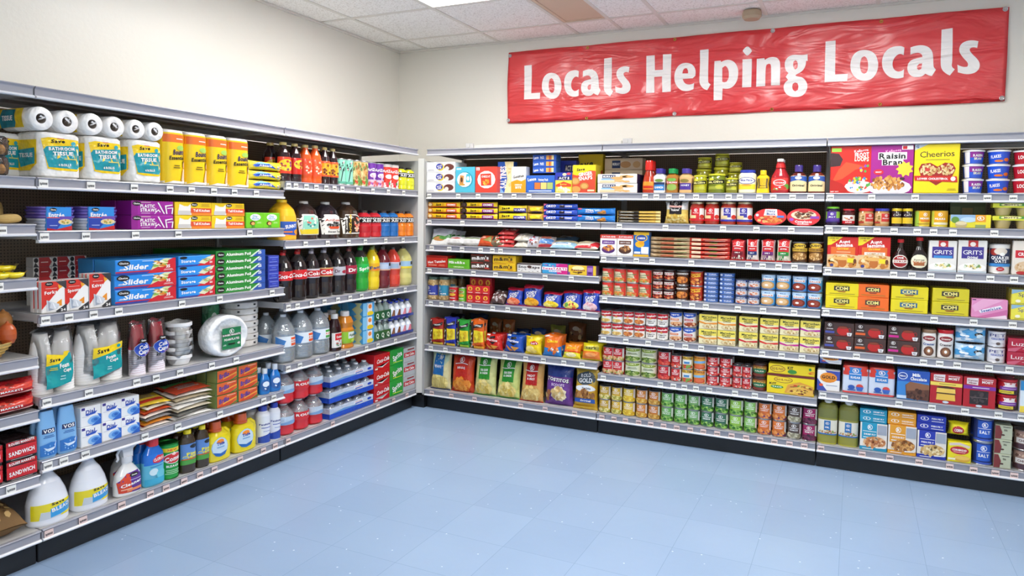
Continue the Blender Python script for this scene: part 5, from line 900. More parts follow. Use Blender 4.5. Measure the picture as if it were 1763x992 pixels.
# ================================================================== right bay
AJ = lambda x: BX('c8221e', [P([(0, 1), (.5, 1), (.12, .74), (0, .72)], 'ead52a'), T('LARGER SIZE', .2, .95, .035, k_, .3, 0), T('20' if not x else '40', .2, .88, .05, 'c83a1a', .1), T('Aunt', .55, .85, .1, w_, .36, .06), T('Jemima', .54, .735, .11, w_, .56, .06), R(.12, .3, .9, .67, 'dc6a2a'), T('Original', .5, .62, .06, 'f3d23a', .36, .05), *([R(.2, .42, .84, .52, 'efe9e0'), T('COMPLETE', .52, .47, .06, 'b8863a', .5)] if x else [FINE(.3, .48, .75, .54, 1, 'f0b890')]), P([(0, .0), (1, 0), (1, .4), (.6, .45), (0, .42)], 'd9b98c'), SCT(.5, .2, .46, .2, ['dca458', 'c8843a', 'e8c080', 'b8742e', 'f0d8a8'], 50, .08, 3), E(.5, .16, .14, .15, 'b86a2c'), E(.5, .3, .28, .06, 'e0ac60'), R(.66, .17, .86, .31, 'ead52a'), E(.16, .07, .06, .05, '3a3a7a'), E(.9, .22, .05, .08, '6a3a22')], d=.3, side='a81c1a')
put('c3', 1421.8, 1476, 408, AJ(0), 'red pancake mix box at the bay edge', 'pancake_mix_box', 'box', dp=2, group='pancake mix boxes')
put('c3', 1476.8, 1533.6, 408.5, AJ(1), 'red pancake mix box with white banner', 'pancake_mix_box', 'box', dp=2, group='pancake mix boxes')
SYR = [(.78, 0), (.95, .04), (1, .2), (.98, .34), (.85, .48), (.5, .62), (.34, .72), (.28, .85), (.28, .9)]
put('c3', 1535, 1564.5, 412, BOT(SYR, [(1, '2a1412', 'liq')], 'c8222a', [E(.5, .5, .42, .48, 'e6e0d8'), E(.5, .5, .37, .42, '9a1f22'), R(.08, .38, .92, .6, 'e9e3da'), T('SYRUP', .5, .49, .12, '9a1f22', .6), T('CANE', .5, .76, .11, w_, .3)], (.06, .5), capr=.4, capz=.89, d=.62, n=2.1), 'dark syrup bottle with round red label', 'syrup_bottle', 'bottle')
put('c3', 1567, 1597.5, 408.5, BOT(SYR, [(1, '1f1410', 'liq')], 'cf2426', [E(.5, .5, .46, .46, 'e8e4c6'), T('Syrup', .5, .6, .1, '6a5a4a', .5), R(.25, .2, .75, .42, 'a8643a'), T('Sugar Free', .5, .47, .09, 'b8562a', .6)], (.06, .5), capr=.42, capz=.89, d=.62, n=2.1), 'dark syrup bottle with cream label', 'syrup_bottle', 'bottle')
GR = lambda x: BX('e3dfd8', [R(.34, .78, .68, 1, 'b82a2c'), E(.5, .88, .1, .07, 'e8dcd2'), T('QUAKER', .5, .785, .04, w_, .3), P([(.12, .44), (.88, .44), (.88, .8), (.12, .8)], '3a2f86'), T('GRITS', .5, .63, .13, w_, .66, 0, 0), *([T('Original', .5, .48, .07, w_, .36)] if x else [R(.18, .44, .84, .52, '3a86c8')]), E(.5, .16, .48, .14, 'f3f0ea'), SCT(.5, .2, .3, .07, ['f0e0a0', 'e8d080', 'dfe3d0', '7a9a5a'], 20, .05), R(0, 0, 1, .06, 'b9c4cc')], d=.3, side='d8d4cc')
put('c3', 1598.7, 1647.8, 414.5, GR(0), 'white grits box with light blue strip', 'grits_box', 'box', dp=2, group='grits boxes')
put('c3', 1649, 1699.8, 414, GR(1), 'white grits box with Original wording', 'grits_box', 'box', dp=2, group='grits boxes')
put('c3', 1701.8, 1739.6, 420, CAN('e8e4de', [R(0, .26, 1, .86, '243252'), E(.25, .74, .2, .12, 'a8342a'), E(.5, .76, .26, .12, 'e0d4c4'), E(.56, .66, .1, .06, 'f3f0ea'), T('QUAKER', .5, .54, .1, w_, .74), T('OATS', .5, .42, .1, w_, .44), R(0, .24, 1, .34, '3a86c8'), E(.5, .15, .15, .07, 'b8242f'), T('HEART', .5, .15, .03, w_, .16)], az=(.02, .98), top='e8e6e2', rim='e8e4de', mat='card'), 'round oats canister in navy and white', 'oats_canister', 'canister', dp=2)
put('c3', 1743, 1790, 415, BX('e6dccf', [R(.1, .5, 1, .72, 'c8202e'), T('CRUNCH', .55, .61, .09, w_, .7), E(.5, .22, .42, .18, 'd8b894'), SCT(.5, .24, .36, .14, ['e0c8a8', 'b88a5a', 'cfa878'], 26, .07), E(.35, .06, .2, .05, 'b82a2a')], d=.3), 'cream and red box at the picture edge', 'oat_box', 'box')
CDM = lambda c, tg: BX(c, [R(.25, .42, .72, .78, tg), T('CDM', .485, .6, .24, 'f0e48a', .38), FINE(.3, .84, .68, .9, 1, '6a5a2a'), P([(.34, .38), (.63, .38), (.58, .3), (.4, .3)], '8a3f2a'), FINE(.12, .14, .88, .22, 1, '8a7a2a')], d=.5, mat='soft')
gk = 'vacuum packed coffee bricks two high'
for a, b, t, c, tg, l in ((1416.5, 1474.3, 487.5, 'e3cf1e', '3a342c', 'yellow coffee brick at the bay edge'), (1476, 1531, 490, 'e86a24', '4a3430', 'orange coffee brick'), (1533.5, 1598.5, 493.8, 'e0cf20', '2f5f8a', 'yellow coffee brick with blue panel'), (1604.5, 1669, 497, 'd2c426', '3f3a34', 'mustard coffee brick beside the pink box')):
    put('c4', a, b, t, CDM(c, tg), l, 'coffee_brick', 'coffee', st=2, dp=2, group=gk)
put('c4', 1672, 1735.5, 515.5, BX('dc8cb8', [P([(.1, 0), (1, .5), (1, .2), (.5, 0)], 'c86a9e'), P([(0, .6), (.3, 1), (.9, 1), (.1, .3)], 'e6a8ca'), P([(.2, .38), (.8, .7), (.86, .56), (.26, .24)], 'f0e8f0'), T("Sweet'n Low", .54, .47, .13, '2a4a9a', .56, .28), R(.02, .92, .12, .98, '6a3a6a'), P([(.4, 0), (.95, .2), (1, 0)], 'f0d8e6')], d=.4), 'pink sweetener box', 'sweetener_box', 'box')
put('c4', 1740.5, 1800, 499.5, BX('e6dc4a', [P([(0, 1), (.5, 1), (0, .7)], '8ab0c8'), T('Splenda', .55, .68, .22, '2a3a7a', .7, 0, 0), E(.2, .25, .08, .1, 'f4f0d8'), FINE(.1, .06, .5, .14, 1, '8a8a3a'), E(.75, .3, .06, .08, 'b8402a')], d=.5), 'yellow sweetener box at the picture edge', 'sweetener_box', 'box', st=2, dp=2)
KC = lambda c: BX('46302c', [R(.05, .55, .32, .98, '3a2826'), LOGO(.18, .8, .12, w_, 1.8), T('COFFEE', .18, .52, .06, w_, .22), R(.03, .2, .34, .36, c), E(.62, .42, .2, .34, 'b82420'), E(.62, .68, .18, .1, '5a2018'), E(.62, .67, .15, .07, '8a4028'), ('ring', .84, .5, .05, .14, 'b82420'), P([(.35, .1), (.9, .1), (.8, .02), (.4, .02)], '7a1c1a'), P([(.78, .06), (.9, .06), (.93, .3), (.75, .3)], 'e6e6e8'), T('12', .84, .18, .11, '5a5a66', .07)], d=.5)
for a, b, t, c, l in ((1416.8, 1469, 555.5, '4a52a0', 'blue'), (1470.6, 1526.4, 559, 'd8602a', 'orange'), (1528, 1585, 562.5, 'c82a8a', 'pink')):
    put('c5', a, b, t, KC(c), 'brown coffee pod box with %s strip' % l, 'coffee_pod_box', 'box', st=2, dp=2, group='coffee pod boxes with a red cup')
for a, b, t, c, l, x in ((1586.3, 1613, 568, '8a6a52', 'brown', 1), (1614.3, 1643, 569, 'c0242e', 'red', 0)):
    put('c5', a, b, t, JAR(c, 'eae6e2', [E(.5, .84, .42, .12, '8a2a30'), T('Creamer', .5, .84, .08, 'f0dcd0', .6), T('Creamer', .5, .58, .1, '2a4a8a' if x else '4a3a3a', .8), E(.5, .26, .36, .22, '6a4432'), E(.5, .27, .22, .13, '9a6a48'), E(.5, .27, .1, .07, 'f3efe9'), R(0, 0, 1, .05, 'd8d0c8')], az=(.03, .82), n=2.3, sh=.86, lh=.12, neck=.9, cm='gloss', waist=.94, d=.8), 'white coffee creamer jar with %s lid' % l, 'creamer_jar', 'jar', dp=2)
put('c5', 1645, 1698, 562, BAG('bcd4e6', [P([(0, .6), (.5, .95), (1, .8), (1, .5), (.4, .2), (0, .3)], '4a9ad0'), E(.75, .55, .14, .12, k_), T('Choice', .75, .55, .09, w_, .18), E(.3, .18, .3, .14, 'eef2f4'), SCT(.5, .5, .45, .45, ['e8f0f4', 'c8dce8', '9ac4e0'], 14, .12)], d=.7, crimp='lr', seed=91), 'clear blue and white bag of coffee filters', 'coffee_filter_bag', 'bag', st=2)
put('c5', 1699.5, 1732, 570.5, CAN('e2dfe2', [T('PET', .5, .76, .2, '2f2f7a', .74, 0, 0), R(.22, .46, .8, .58, '2f44a0'), T('EVAPORATED', .5, .52, .06, w_, .5), E(.52, .2, .1, .1, '5a4a44'), R(.2, .19, .8, .205, '6a5a54')], top='c8b8b4'), 'white evaporated milk can', 'milk_can', 'can', st=2, dp=2)
put('c5', 1734.5, 1800, 584, BX('b01f3a', [T('Luzianne', .52, .6, .3, 'f0e4e6', .84, 0, 0), FINE(.4, .2, .9, .3, 1, 'e0a8b0'), P([(0, .2), (.4, .4), (.2, 0), (0, 0)], 'c85a72')], d=.5, mat='gloss'), 'crimson tea box in shrink wrap', 'tea_box', 'box', st=2, dp=2)
FLR = lambda: BX('ece9e6', [P([(.35, 1), (1, 1), (1, .55), (.75, .55)], '3a4aa0'), P([(0, .6), (0, 0), (.45, 0)], '3a4aa0'), E(.5, .66, .38, .25, 'e08a24'), T('GOLD', .5, .68, .14, k_, .6), FINE(.4, .24, .9, .32, 1, '9aa0b8'), E(.18, .28, .09, .07, 'd8502a')], d=.55, mat='soft')
put('c6', 1406.5, 1446, 638.5, FLR(), 'lower white and blue flour bag', 'flour_bag', 'bag', group='flour bags')
put('c6', 1411.5, 1449, 620, FLR(), 'upper flour bag lying on the lower one', 'flour_bag', 'bag', z0=.144, h=.042, off=.016, tag=0, group='flour bags')
SUG = [P([(0, .68), (1, .68), (1, 1), (0, 1)], 'cf3a2e'), R(.24, .5, .74, .98, '2f7ec8'), LOGO(.5, .86, .09, w_, .7), R(.26, .72, .72, .74, w_), T('SUGAR', .5, .6, .08, w_, .4), E(.35, .22, .14, .09, '2a55a8'), R(.2, .1, .52, .14, '2a55a8'), E(.68, .27, .14, .09, 'd0443c'), P([(.58, .1), (.78, .1), (.84, .25), (.52, .25)], '3a62b8'), R(0, 0, 1, .06, 'cf3a36')]
def sugar(w, h):
    d = w*.6; return [(None, sol(w, h, d, [(.93, 0), (1, .03), (1, .9), (.96, .96), (.86, 1)], [(.66, 'cdd6e6', 'soft'), (1, 'c8382e', 'soft')], n=6, seg=32, art=SUG, az=(.03, .96), amat='soft'), None)], d
put('c6', 1450, 1541.5, 632.5, sugar, 'red white and blue sugar bag', 'sugar_bag', 'bag', n=2, dp=2)
put('c6', 1544, 1600.5, 638.5, BX('3a82c8', [R(0, .62, 1, 1, '2a55b0'), E(.17, .8, .15, .12, 'e8eef8'), E(.17, .8, .13, .1, '2a4aa0'), T('Pillsbury', .17, .8, .05, w_, .2), T('Milk', .6, .86, .1, w_, .26), T('Chocolate', .66, .73, .1, w_, .5), P([(.3, .05), (1, .02), (1, .56), (.4, .62), (.26, .5)], '5a3626'), P([(.3, .3), (1, .4), (1, .56), (.4, .62), (.28, .5)], '8a5c40'), SCT(.62, .22, .3, .16, ['4a2a1c', '6a4230', '3a2016'], 30, .06), R(0, .04, .3, .14, 'c8dcf0')], d=.28, side='2a62b0'), 'blue chocolate cake mix box', 'cake_mix_box', 'box', dp=2, group='cake mix boxes')
DH = lambda c, ck: [R(0, 0, 1, 1, 'b01a26'), P([(.1, .76), (.45, .74), (.46, .98), (.1, .96)], 'e9dfe0'), T('Duncan', .28, .89, .06, '8a4a4a', .3), T('Hines', .28, .81, .06, '8a4a4a', .24), T('MOIST', .74, .86, .08, w_, .34), FINE(.56, .92, .92, .97, 1, 'f0dcdc'), R(0, .6, 1, .72, c), FINE(.28, .64, .8, .68, 1, w_ if c != 'e8cf5a' else '6a4a1a')]+ck
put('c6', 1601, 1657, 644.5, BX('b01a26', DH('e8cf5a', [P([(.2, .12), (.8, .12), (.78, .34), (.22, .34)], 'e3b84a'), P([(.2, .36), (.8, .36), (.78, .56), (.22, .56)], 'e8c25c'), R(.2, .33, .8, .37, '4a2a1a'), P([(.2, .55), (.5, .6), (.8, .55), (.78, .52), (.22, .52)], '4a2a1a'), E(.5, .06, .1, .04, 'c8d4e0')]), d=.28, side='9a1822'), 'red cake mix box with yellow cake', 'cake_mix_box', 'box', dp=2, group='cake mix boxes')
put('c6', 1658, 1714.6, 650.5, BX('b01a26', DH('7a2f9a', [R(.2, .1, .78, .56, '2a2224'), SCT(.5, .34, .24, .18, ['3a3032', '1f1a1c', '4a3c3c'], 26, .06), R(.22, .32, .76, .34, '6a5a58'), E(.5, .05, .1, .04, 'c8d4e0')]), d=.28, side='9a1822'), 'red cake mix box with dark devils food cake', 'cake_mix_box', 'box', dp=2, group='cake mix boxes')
put('c6', 1716, 1751.5, 654, JAR('b81f2c', 'a81c2a', [R(0, .5, 1, 1, 'b01c28'), R(.3, .62, .85, .95, 'e8dcdc'), R(.15, .34, .95, .62, '7a3a9a'), FINE(.25, .44, .85, .52, 1, 'd8c0e0'), R(0, 0, 1, .34, '3a2220'), R(.12, .08, .72, .32, 'e6d23a'), FINE(.2, .14, .64, .26, 2, '5a4a1a')], az=(.04, .84), sh=.86, lh=.13, neck=.94, cm='gloss'), 'red and purple frosting tub', 'frosting_tub', 'tub', st=2, dp=2)
put('c6', 1756, 1805, 658, BX('d8e2ea', [R(0, .7, 1, 1, '2a86c0'), R(0, 0, 1, .2, 'e8d04a'), T('BAKING', .5, .5, .1, '2a6aa0', .7)], d=.3), 'pale blue baking box at the picture edge', 'baking_box', 'box')
put('cb', 1407, 1479, 692.5, BOT(OILB, [(.08, 'cfc83a', 'liq'), (.6, '8f8c2e', 'liq'), (1, '6e702c', 'liq')], 'eceae4', [R(0, 0, 1, 1, 'e0dccb'), R(.32, .3, .66, .95, '2a6aa8'), LOGO(.49, .76, .09, w_, .9), T('OIL', .49, .5, .1, w_, .22), SCT(.5, .2, .46, .1, ['c8a04a', '8a9a3a', 'b8602a'], 26, .05), R(0, 0, 1, .08, '2a66a8')], (.22, .56), capr=.4, capz=.94, d=.62, n=2.8), 'yellow cooking oil bottle with white cap', 'oil_bottle', 'bottle', n=2, dp=2)
FRY = lambda c, t, f: [R(0, 0, 1, 1, 'e6dfd6'), R(0, 0, 1, .13, c), R(.06, .40, .62, 1, c), LOGO(.36, .84, .1, w_, 1.05), R(.1, .68, .6, .7, w_), T(t, .36, .58, .06, w_, .44), FINE(.12, .44, .58, .5, 1, 'e8f0f0'), R(.64, .6, .98, .95, '9fa6b4'), E(.6, .32, .36, .2, f[0]), SCT(.52, .3, .44, .17, f, 50, .07, 4), FINE(.1, .03, .5, .08, 1, w_), P([(.6, .1), (.95, .12), (.95, .16), (.6, .14)], w_)]
TOPS = lambda c, t: BX(c, [LOGO(.26, .55, .26, w_, 1.8), T(t, .7, .62, .2, w_, .4), FINE(.5, .2, .92, .36, 1, w_)], d=.6)
gf = 'fry coating boxes on the bottom shelf'
for a, b, tf, tt, c, t, f, l in ((1480.3, 1527.5, 729, 703, '2394b8', 'SHRIMP FRY', ['c8824a', 'e0b080', 'a8623a', 'efd8b8'], 'turquoise'), (1528.3, 1578, 733.5, 708, 'e09a24', 'CHICKEN FRY', ['b87a3a', '8a5424', 'd8a058', 'e8c890'], 'orange'), (1578.6, 1629.4, 743, 714, '2436a8', 'FISH FRY', ['d8b87a', 'c8a060', 'efdcb0', '8a6a4a'], 'royal blue')):
    hf = hit('R', (a+b)/2, tf, .012).z-Z['cb']; ht = hit('R', (a+b)/2, tt, .05).z-Z['cb']
    put('cb', a, b, tf, BX(c, FRY(c, t, f), d=.6), l+' fry mix box standing in front', 'fry_mix_box', 'box', group=gf)
    put('cb', a, b, tt, TOPS(c, t), l+' fry mix box lying on top', 'fry_mix_box', 'box', st=2, z0=hf+.0008, h=ht-hf, off=.02, tag=0, group=gf)
put('cb', 1631, 1672.5, 762, BX('e6d81c', [P([(.05, .92), (.5, 1), (.95, .86), (.9, .74), (.5, .86), (.08, .8)], 'd8c8c0'), E(.5, .6, .4, .2, 'b82432'), T('CORNBREAD', .5, .62, .09, w_, .6), FINE(.25, .48, .75, .54, 1, 'f0c8c0'), E(.62, .2, .36, .16, 'd8a83a'), E(.62, .24, .32, .1, 'e8c25a'), R(.02, .1, .34, .2, 'efe8c0')], d=.55, mat='soft'), 'yellow cornbread mix bag, lower one', 'cornbread_mix', 'bag', group='cornbread mix bags')
put('cb', 1632, 1671.5, 738, BAG('e6d81c', [R(0, 0, 1, 1, 'e8da20'), E(.45, .45, .3, .3, 'b82432'), T('CORN', .45, .45, .2, w_, .4)], d=.08*1000, crimp='tb', seed=5, mat='soft'), 'yellow cornbread mix bag, upper one', 'cornbread_mix', 'bag', z0=.1275, h=.066, off=.012, tag=0, group='cornbread mix bags')
put('cb', 1674.3, 1710.5, 721.5, CAN('1f2f78', [R(.22, .16, .8, .95, '2a5ac0'), LOGO(.51, .76, .13, w_, 1.05), R(.24, .58, .78, .6, w_), T('SALT', .51, .42, .14, w_, .42), R(0, .02, 1, .1, '3a56b8')], top='cfd2dc', rim='d8dae2', mat='card'), 'round blue salt canister', 'salt_canister', 'canister', st=2, dp=2)
put('cb', 1711.8, 1742.4, 732, BX('b9bda2', [P([(0, .02), (.35, .05), (.42, .5), (.25, .95), (0, .95)], '7a2a28'), FINE(.45, .82, .9, .92, 1, '3a3a34'), T('Blk', .62, .66, .12, '5a5a4a', .2), E(.45, .32, .12, .06, '4a2a24')], d=.5, side='a8ac90', mat='gloss'), 'small red and grey pepper tin', 'pepper_tin', 'tin', st=3, dp=2)
put('cb', 1744, 1786, 742, CAN('8a6a5e', [R(0, .6, 1, .95, '9a7a6c'), SCT(.5, .78, .44, .14, ['c8a890', '6a4a40'], 20, .07), R(.1, .34, .9, .62, 'dcd6d0'), T('CHICORY', .5, .48, .12, '6a4a44', .6), R(0, .04, 1, .3, '4a2f36')], top='8a7a74'), 'brown and white coffee can at picture edge', 'coffee_can', 'can', st=2, dp=2)
# ================================================================== LEFT WALL, corner bay (drinks)
gt = 'large bottled drinks on the top left shelf'
TEA = lambda c, lc, F: BOT([(.9, 0), (1, .03), (.95, .12), (1, .2), (1, .5), (.97, .6), (.8, .74), (.45, .86), (.38, .93)], [(1, c, 'liq')], 'cfb873', [R(0, 0, 1, 1, lc)]+F, (.2, .62), capr=.46, capz=.925)
for a, b, t, c, lc, F, l in (
    (482, 503, 244, '2a1618', 'd8402a', [E(.5, .5, .46, .36, 'e3c32a'), SCT(.5, .5, .36, .25, ['b83a3a', '8a3a6a', 'e8d24a'], 14, .1)], 'dark drink bottle with red and yellow label at the bay edge'),
    (503, 521.3, 246.6, '2c1416', 'c8261e', [E(.6, .6, .36, .28, 'e8c83a'), SCT(.6, .6, .3, .2, ['d8a02a', 'a8302a'], 10, .1)], 'dark drink bottle with red label'),
    (521.3, 538.5, 248.6, 'd8521c', 'd8482a', [SCT(.55, .5, .3, .36, ['e8b090', 'e07a4a', 'f0d0b8'], 16, .09)], 'orange drink bottle next to the dark red one'),
    (538.5, 555.6, 250, 'e05a1e', 'dc5028', [SCT(.55, .5, .3, .36, ['e8b090', 'e07a4a', 'f0d0b8'], 16, .09)], 'orange drink bottle next to the gold labelled one'),
    (555.6, 569.7, 253, '2a1a1c', 'e0a428', [R(0, .86, 1, 1, 'd8562a'), SCT(.5, .45, .4, .3, ['8a4a1a', 'f0c83a', '6a2a1a'], 14, .12), R(0, 0, 1, .12, 'd8562a')], 'dark drink bottle with gold label beside orange bottle'),
    (569.7, 583.8, 255.7, '2a1a1c', 'e0a428', [R(0, .86, 1, 1, 'd8562a'), SCT(.5, .45, .4, .3, ['8a4a1a', 'f0c83a', '6a2a1a'], 14, .12), R(0, 0, 1, .12, 'd8562a')], 'dark drink bottle with gold label beside mint cans')):
    put('l1', a, b, t, TEA(c, lc, F), l, 'drink_bottle', 'bottle', dp=2, group=gt)
TC = lambda c, F: CAN(c, F, az=(.03, .97))
gca = 'tall decorated drink cans'
put('l1', 583.3, 609.4, 273.5, TC('8fd6bc', [P([(.3, .1), (.36, .1), (.5, .5), (.7, .75), (.45, .6)], '2a3a3a'), P([(.4, .45), (.25, .7), (.3, .72)], '2a3a3a'), SCT(.55, .72, .35, .2, ['3a4a48', 'e8b0b8', '2a3a38'], 18, .05, 3), R(.1, .04, .9, .12, '5aa890')]), 'tall mint green drink can with dark branch', 'drink_can', 'can', n=2, dp=2, group=gca)
put('l1', 610.2, 635.2, 276.5, TC('cfb57a', [SCT(.5, .62, .46, .34, ['b8823a', 'e8d8a0', 'd8a060', '9a6a3a', '6a8a4a'], 40, .09, 3), SCT(.5, .16, .46, .12, ['c8422a', '5a8a3a'], 12, .1)]), 'tall gold drink can with floral print', 'drink_can', 'can', n=2, dp=2, group=gca)
put('l1', 636, 662.2, 280, TC('6a2f96', [T('AriZona', .5, .72, .12, w_, .9), E(.5, .48, .28, .1, 'e8dce8'), SCT(.5, .45, .24, .1, ['e0a0b8', 'd8c0e0'], 8, .08), R(0, 0, 1, .3, 'c8b0c0'), SCT(.5, .14, .4, .1, ['9a4aa0', 'd85a5a'], 12, .08)]), 'tall purple drink can', 'drink_can', 'can', n=2, dp=2, group=gca)
put('l1', 662.8, 688, 283, TC('d83a2c', [R(0, .9, 1, 1, 'c8c0b8'), T('AriZona', .5, .72, .12, w_, .9), E(.5, .48, .28, .1, 'f0dcd8'), SCT(.5, .16, .4, .12, ['d83a48', '3a8a4a', 'f0e8e0', 'c82a3a'], 14, .12)]), 'tall red watermelon drink can', 'drink_can', 'can', n=2, dp=2, group=gca)
def PWR(c, cap='2a2424'): return BOT(SPRT, [(1, c, 'liq')], cap, [R(0, 0, 1, 1, k_), T('POWER', .5, .68, .32, w_, .86), T('ADE', .5, .3, .32, w_, .6)], (.55, .76), capr=.46, capz=.91)
gp = 'sports drink bottles with black labels'
put('l1', 688.9, 714.9, 288, PWR('cfd022'), 'yellow green sports drink bottle', 'sports_drink_bottle', 'bottle', n=2, dp=2, group=gp)
# handled gallons
def jug(c, cap, F, az, mat='liq', d=.72, hx=.28, hz=.70, prof=GALL, n=2.6, capr=.3, capz=.93, handle=True, span=1):
    def mk(w, h):
        b = sol(w, h, w*d, prof, [(1, c, mat)], n=n, seg=28, art=F, az=az)
        ps = [(None, b, None), ('cap', shift(sol(w*capr, h*(1-capz), w*capr, [(1, 0), (1, .85), (.9, 1)], [(1, cap, 'gloss')], seg=18), z=h*capz), None)]
        if handle:
            pts = [(w*hx+w*.10*math.cos(t)*1.0, 0, h*hz+h*.14*math.sin(t)) for t in [PI*(.75-1.35*i/9) for i in range(10)]]
            pts[-1] = (w*(hx+.09), 0, h*(hz-.17)); pts[0] = (w*.12, 0, h*(hz+.16))
            ps.append(('handle', tube(pts, w*.055, c, mat), None))
        return ps, w*d
    return mk
put('l2', 487, 518.5, 344, jug('f2b624', 'f0c822', [R(0, 0, 1, 1, '2f58b0'), P([(.0, .1), (.6, .0), (1, .2), (1, 0), (0, 0)], 'e87a1e'), T('SUNNY', .45, .66, .24, w_, .56, .12), T('D', .87, .72, .34, 'e8c82a', .12), E(.78, .25, .2, .18, 'e8902a'), R(.05, .2, .5, .3, 'e07a2a')], (.12, .46), mat='gloss', capr=.42, d=1.1), 'orange juice jug with blue label and yellow cap', 'juice_jug', 'jug', tag=0)
AZ = lambda F: [E(.5, .5, .0, .0, k_), P([(.04, 0), (.96, 0), (1, .3), (.8, .9), (.6, 1), (.1, 1), (0, .8)], 'e6e2da')]+F
for a, b, t, c, F, l in ((520, 556.5, 346.6, '33221e', [P([(.1, .2), (.9, .2), (.84, .7), (.66, .94), (.14, .94)], '8fd0b8'), SCT(.45, .62, .26, .2, ['d86a5a', 'e8e8d8', '3a8a8a'], 16, .07), P([(.06, .04), (.94, .04), (.96, .3), (.04, .26)], 'e3c82a')], 'dark tea gallon with mint and yellow label'), (558, 593, 348, '241a1e', [T('AriZona', .46, .72, .1, 'b83a2a', .7), SCT(.48, .5, .32, .1, ['3a3a3a', '7a7a74', '2a2a28'], 22, .07), P([(.2, .4), (.8, .4), (.7, .28), (.3, .28)], 'd8502a'), T('Sweet Tea', .5, .14, .08, k_, .6)], 'dark tea gallon with white label'), (594.5, 626.5, 348.4, '3a2818', [P([(.08, .06), (.92, .06), (.96, .3), (.78, .86), (.6, .96), (.1, .96)], '2a1f18'), T('AriZona', .26, .5, .13, 'e0b83a', .7, PI/2), SCT(.6, .5, .16, .34, ['d8604a', 'e89a80', 'e8c8a8'], 18, .08)], 'brown tea gallon with black and coral label')):
    put('l2', a, b, t, jug(c, 'c4c2c0', AZ(F), (.12, .66), d=.8, hx=.22), l, 'tea_jug', 'jug', group='gallon tea jugs')
for a, b, t, c, l in ((623, 659, 362.5, 'b8202a', 'red'), (658, 688, 363, '2264a8', 'blue'), (688, 714, 364, 'e07a1c', 'orange')):
    put('l2', a, b, t, PWR(c, '3a3436'), l+' sports drink bottle', 'sports_drink_bottle', 'bottle', n=2, dp=2, group=gp)
def soda(c, cap, lc, F, mat='liq', nz=.78): return BOT(COLA, [(.8, c, mat), (1, '3a3230' if mat == 'liq' and c < '3' else c, 'liq')], cap, [R(0, 0, 1, 1, lc)]+F, (.44, .63), capr=.3, capz=.945)
CC = lambda t='Coca-Cola': [T(t, .5, .48, .42, w_, .86, .04, sh=.3)]
gso = 'two litre soda bottles on the third left shelf'
for a, b, t, c, cap, lc, F, l in (
    (480.6, 506, 436, '1c1214', 'd02a2c', 'cf2026', CC(), 'cola bottle with red cap and red label beside foil boxes'),
    (506, 530.8, 433.7, '1c1214', 'd02a2c', 'cf2026', CC(), 'cola bottle with red cap, second from the foil boxes'),
    (530.8, 552.4, 432.8, '1f1416', 'b9b4c2', 'c8c6cc', [R(.0, .12, 1, .82, 'c0262c'), T('Coke', .5, .48, .4, w_, .7)], 'diet cola bottle with silver edged label'),
    (552.6, 575.4, 431.6, '1f1416', 'b9b4c2', 'c9a46a', [R(0, .12, 1, .85, 'cf2a2c'), T('Coke', .5, .5, .4, w_, .7)], 'cola bottle with gold edged label'),
    (575.8, 596.8, 431, '1f1a1c', '4a4648', 'b8b8c0', [T('Dr', .3, .5, .36, '5a3a4a', .24), E(.66, .4, .16, .2, 'a82a3a')], 'dark soda bottle with silver label'),
    (596.9, 616.5, 429, '221618', '8a3a3a', 'a01f3a', [T('Dr P', .6, .5, .4, w_, .7, .08)], 'dark soda bottle with maroon label'),
    (616.6, 637.5, 427.3, '1f9a2c', '2a9a3a', '22b04a', [T('Sprite', .55, .5, .36, w_, .66, .12)], 'green lemon lime soda bottle'),
    (637.9, 655.6, 426.5, 'e8c81a', '8a9a4a', 'e0a81c', [T('Fanta', .55, .5, .36, '1f2f7a', .8, .1), E(.5, .2, .3, .1, 'e87a1e')], 'bright yellow soda bottle'),
    (656, 674, 426, '6a1c26', '4a4446', '9ab0d0', [R(.6, .55, 1, .95, k_), R(0, .0, 1, .14, 'e0a88a'), R(.1, .2, .55, .8, 'b8c8e0')], 'dark red fruit drink bottle'),
    (674.3, 691.5, 426.3, 'd04030', '4a4446', 'c8bcc8', [R(.6, .55, 1, .95, k_), R(.1, .2, .55, .8, '9ab0c8'), R(0, 0, 1, .12, 'e07a4a')], 'red fruit drink bottle'),
    (692, 711.5, 425, 'cfc87a', '3a3a3a', '9ac0dc', [R(.6, .5, 1, .95, k_), R(0, 0, 1, .3, 'e3cf3a')], 'pale yellow lemonade bottle by the end panel')):
    put('l3', a, b, t, soda(c, cap, lc, F), l, 'soda_bottle', 'bottle', group=gso)
    if b < 674.5: put('l3', a+1, b+1, t, soda(c, cap, lc, F), 'shaded second '+l, 'soda_bottle', 'bottle', off=.13, tag=0, group=gso, h=hit('L', a, t, 0).z-Z['l3'])
WB = lambda F: BOT(WATR, [(1, 'e4eef6', 'clear')], 'dfe6ee', F, (.34, .56), capr=.26, capz=.945, d=.98, n=2.2)
for a, b, t, F, l in ((480, 509.5, 543.7, 1, 'clear water gallon with orange label, nearest the plates'), (510, 540, 536.7, 1, 'middle clear water gallon with orange label'), (540.5, 569, 532.5, 0, 'clear water gallon with green label')):
    put('l4', a, b, t, WB([R(0, 0, 1, 1, 'dfe8f0'), P([(0, 0), (.3, 0), (.4, .6), (0, 1)], '3a7ac0'), R(.55, .1, .95, .9, 'eef0ee'), R(.56, .66, .94, .88, 'e0562a' if F else '4aa04a'), T('ROUSES', .75, .5, .16, 'd8502a', .36), R(.56, .1, .94, .34, 'e0562a' if F else '4aa04a')]), l, 'water_jug', 'jug', dp=2, group='clear water gallons')
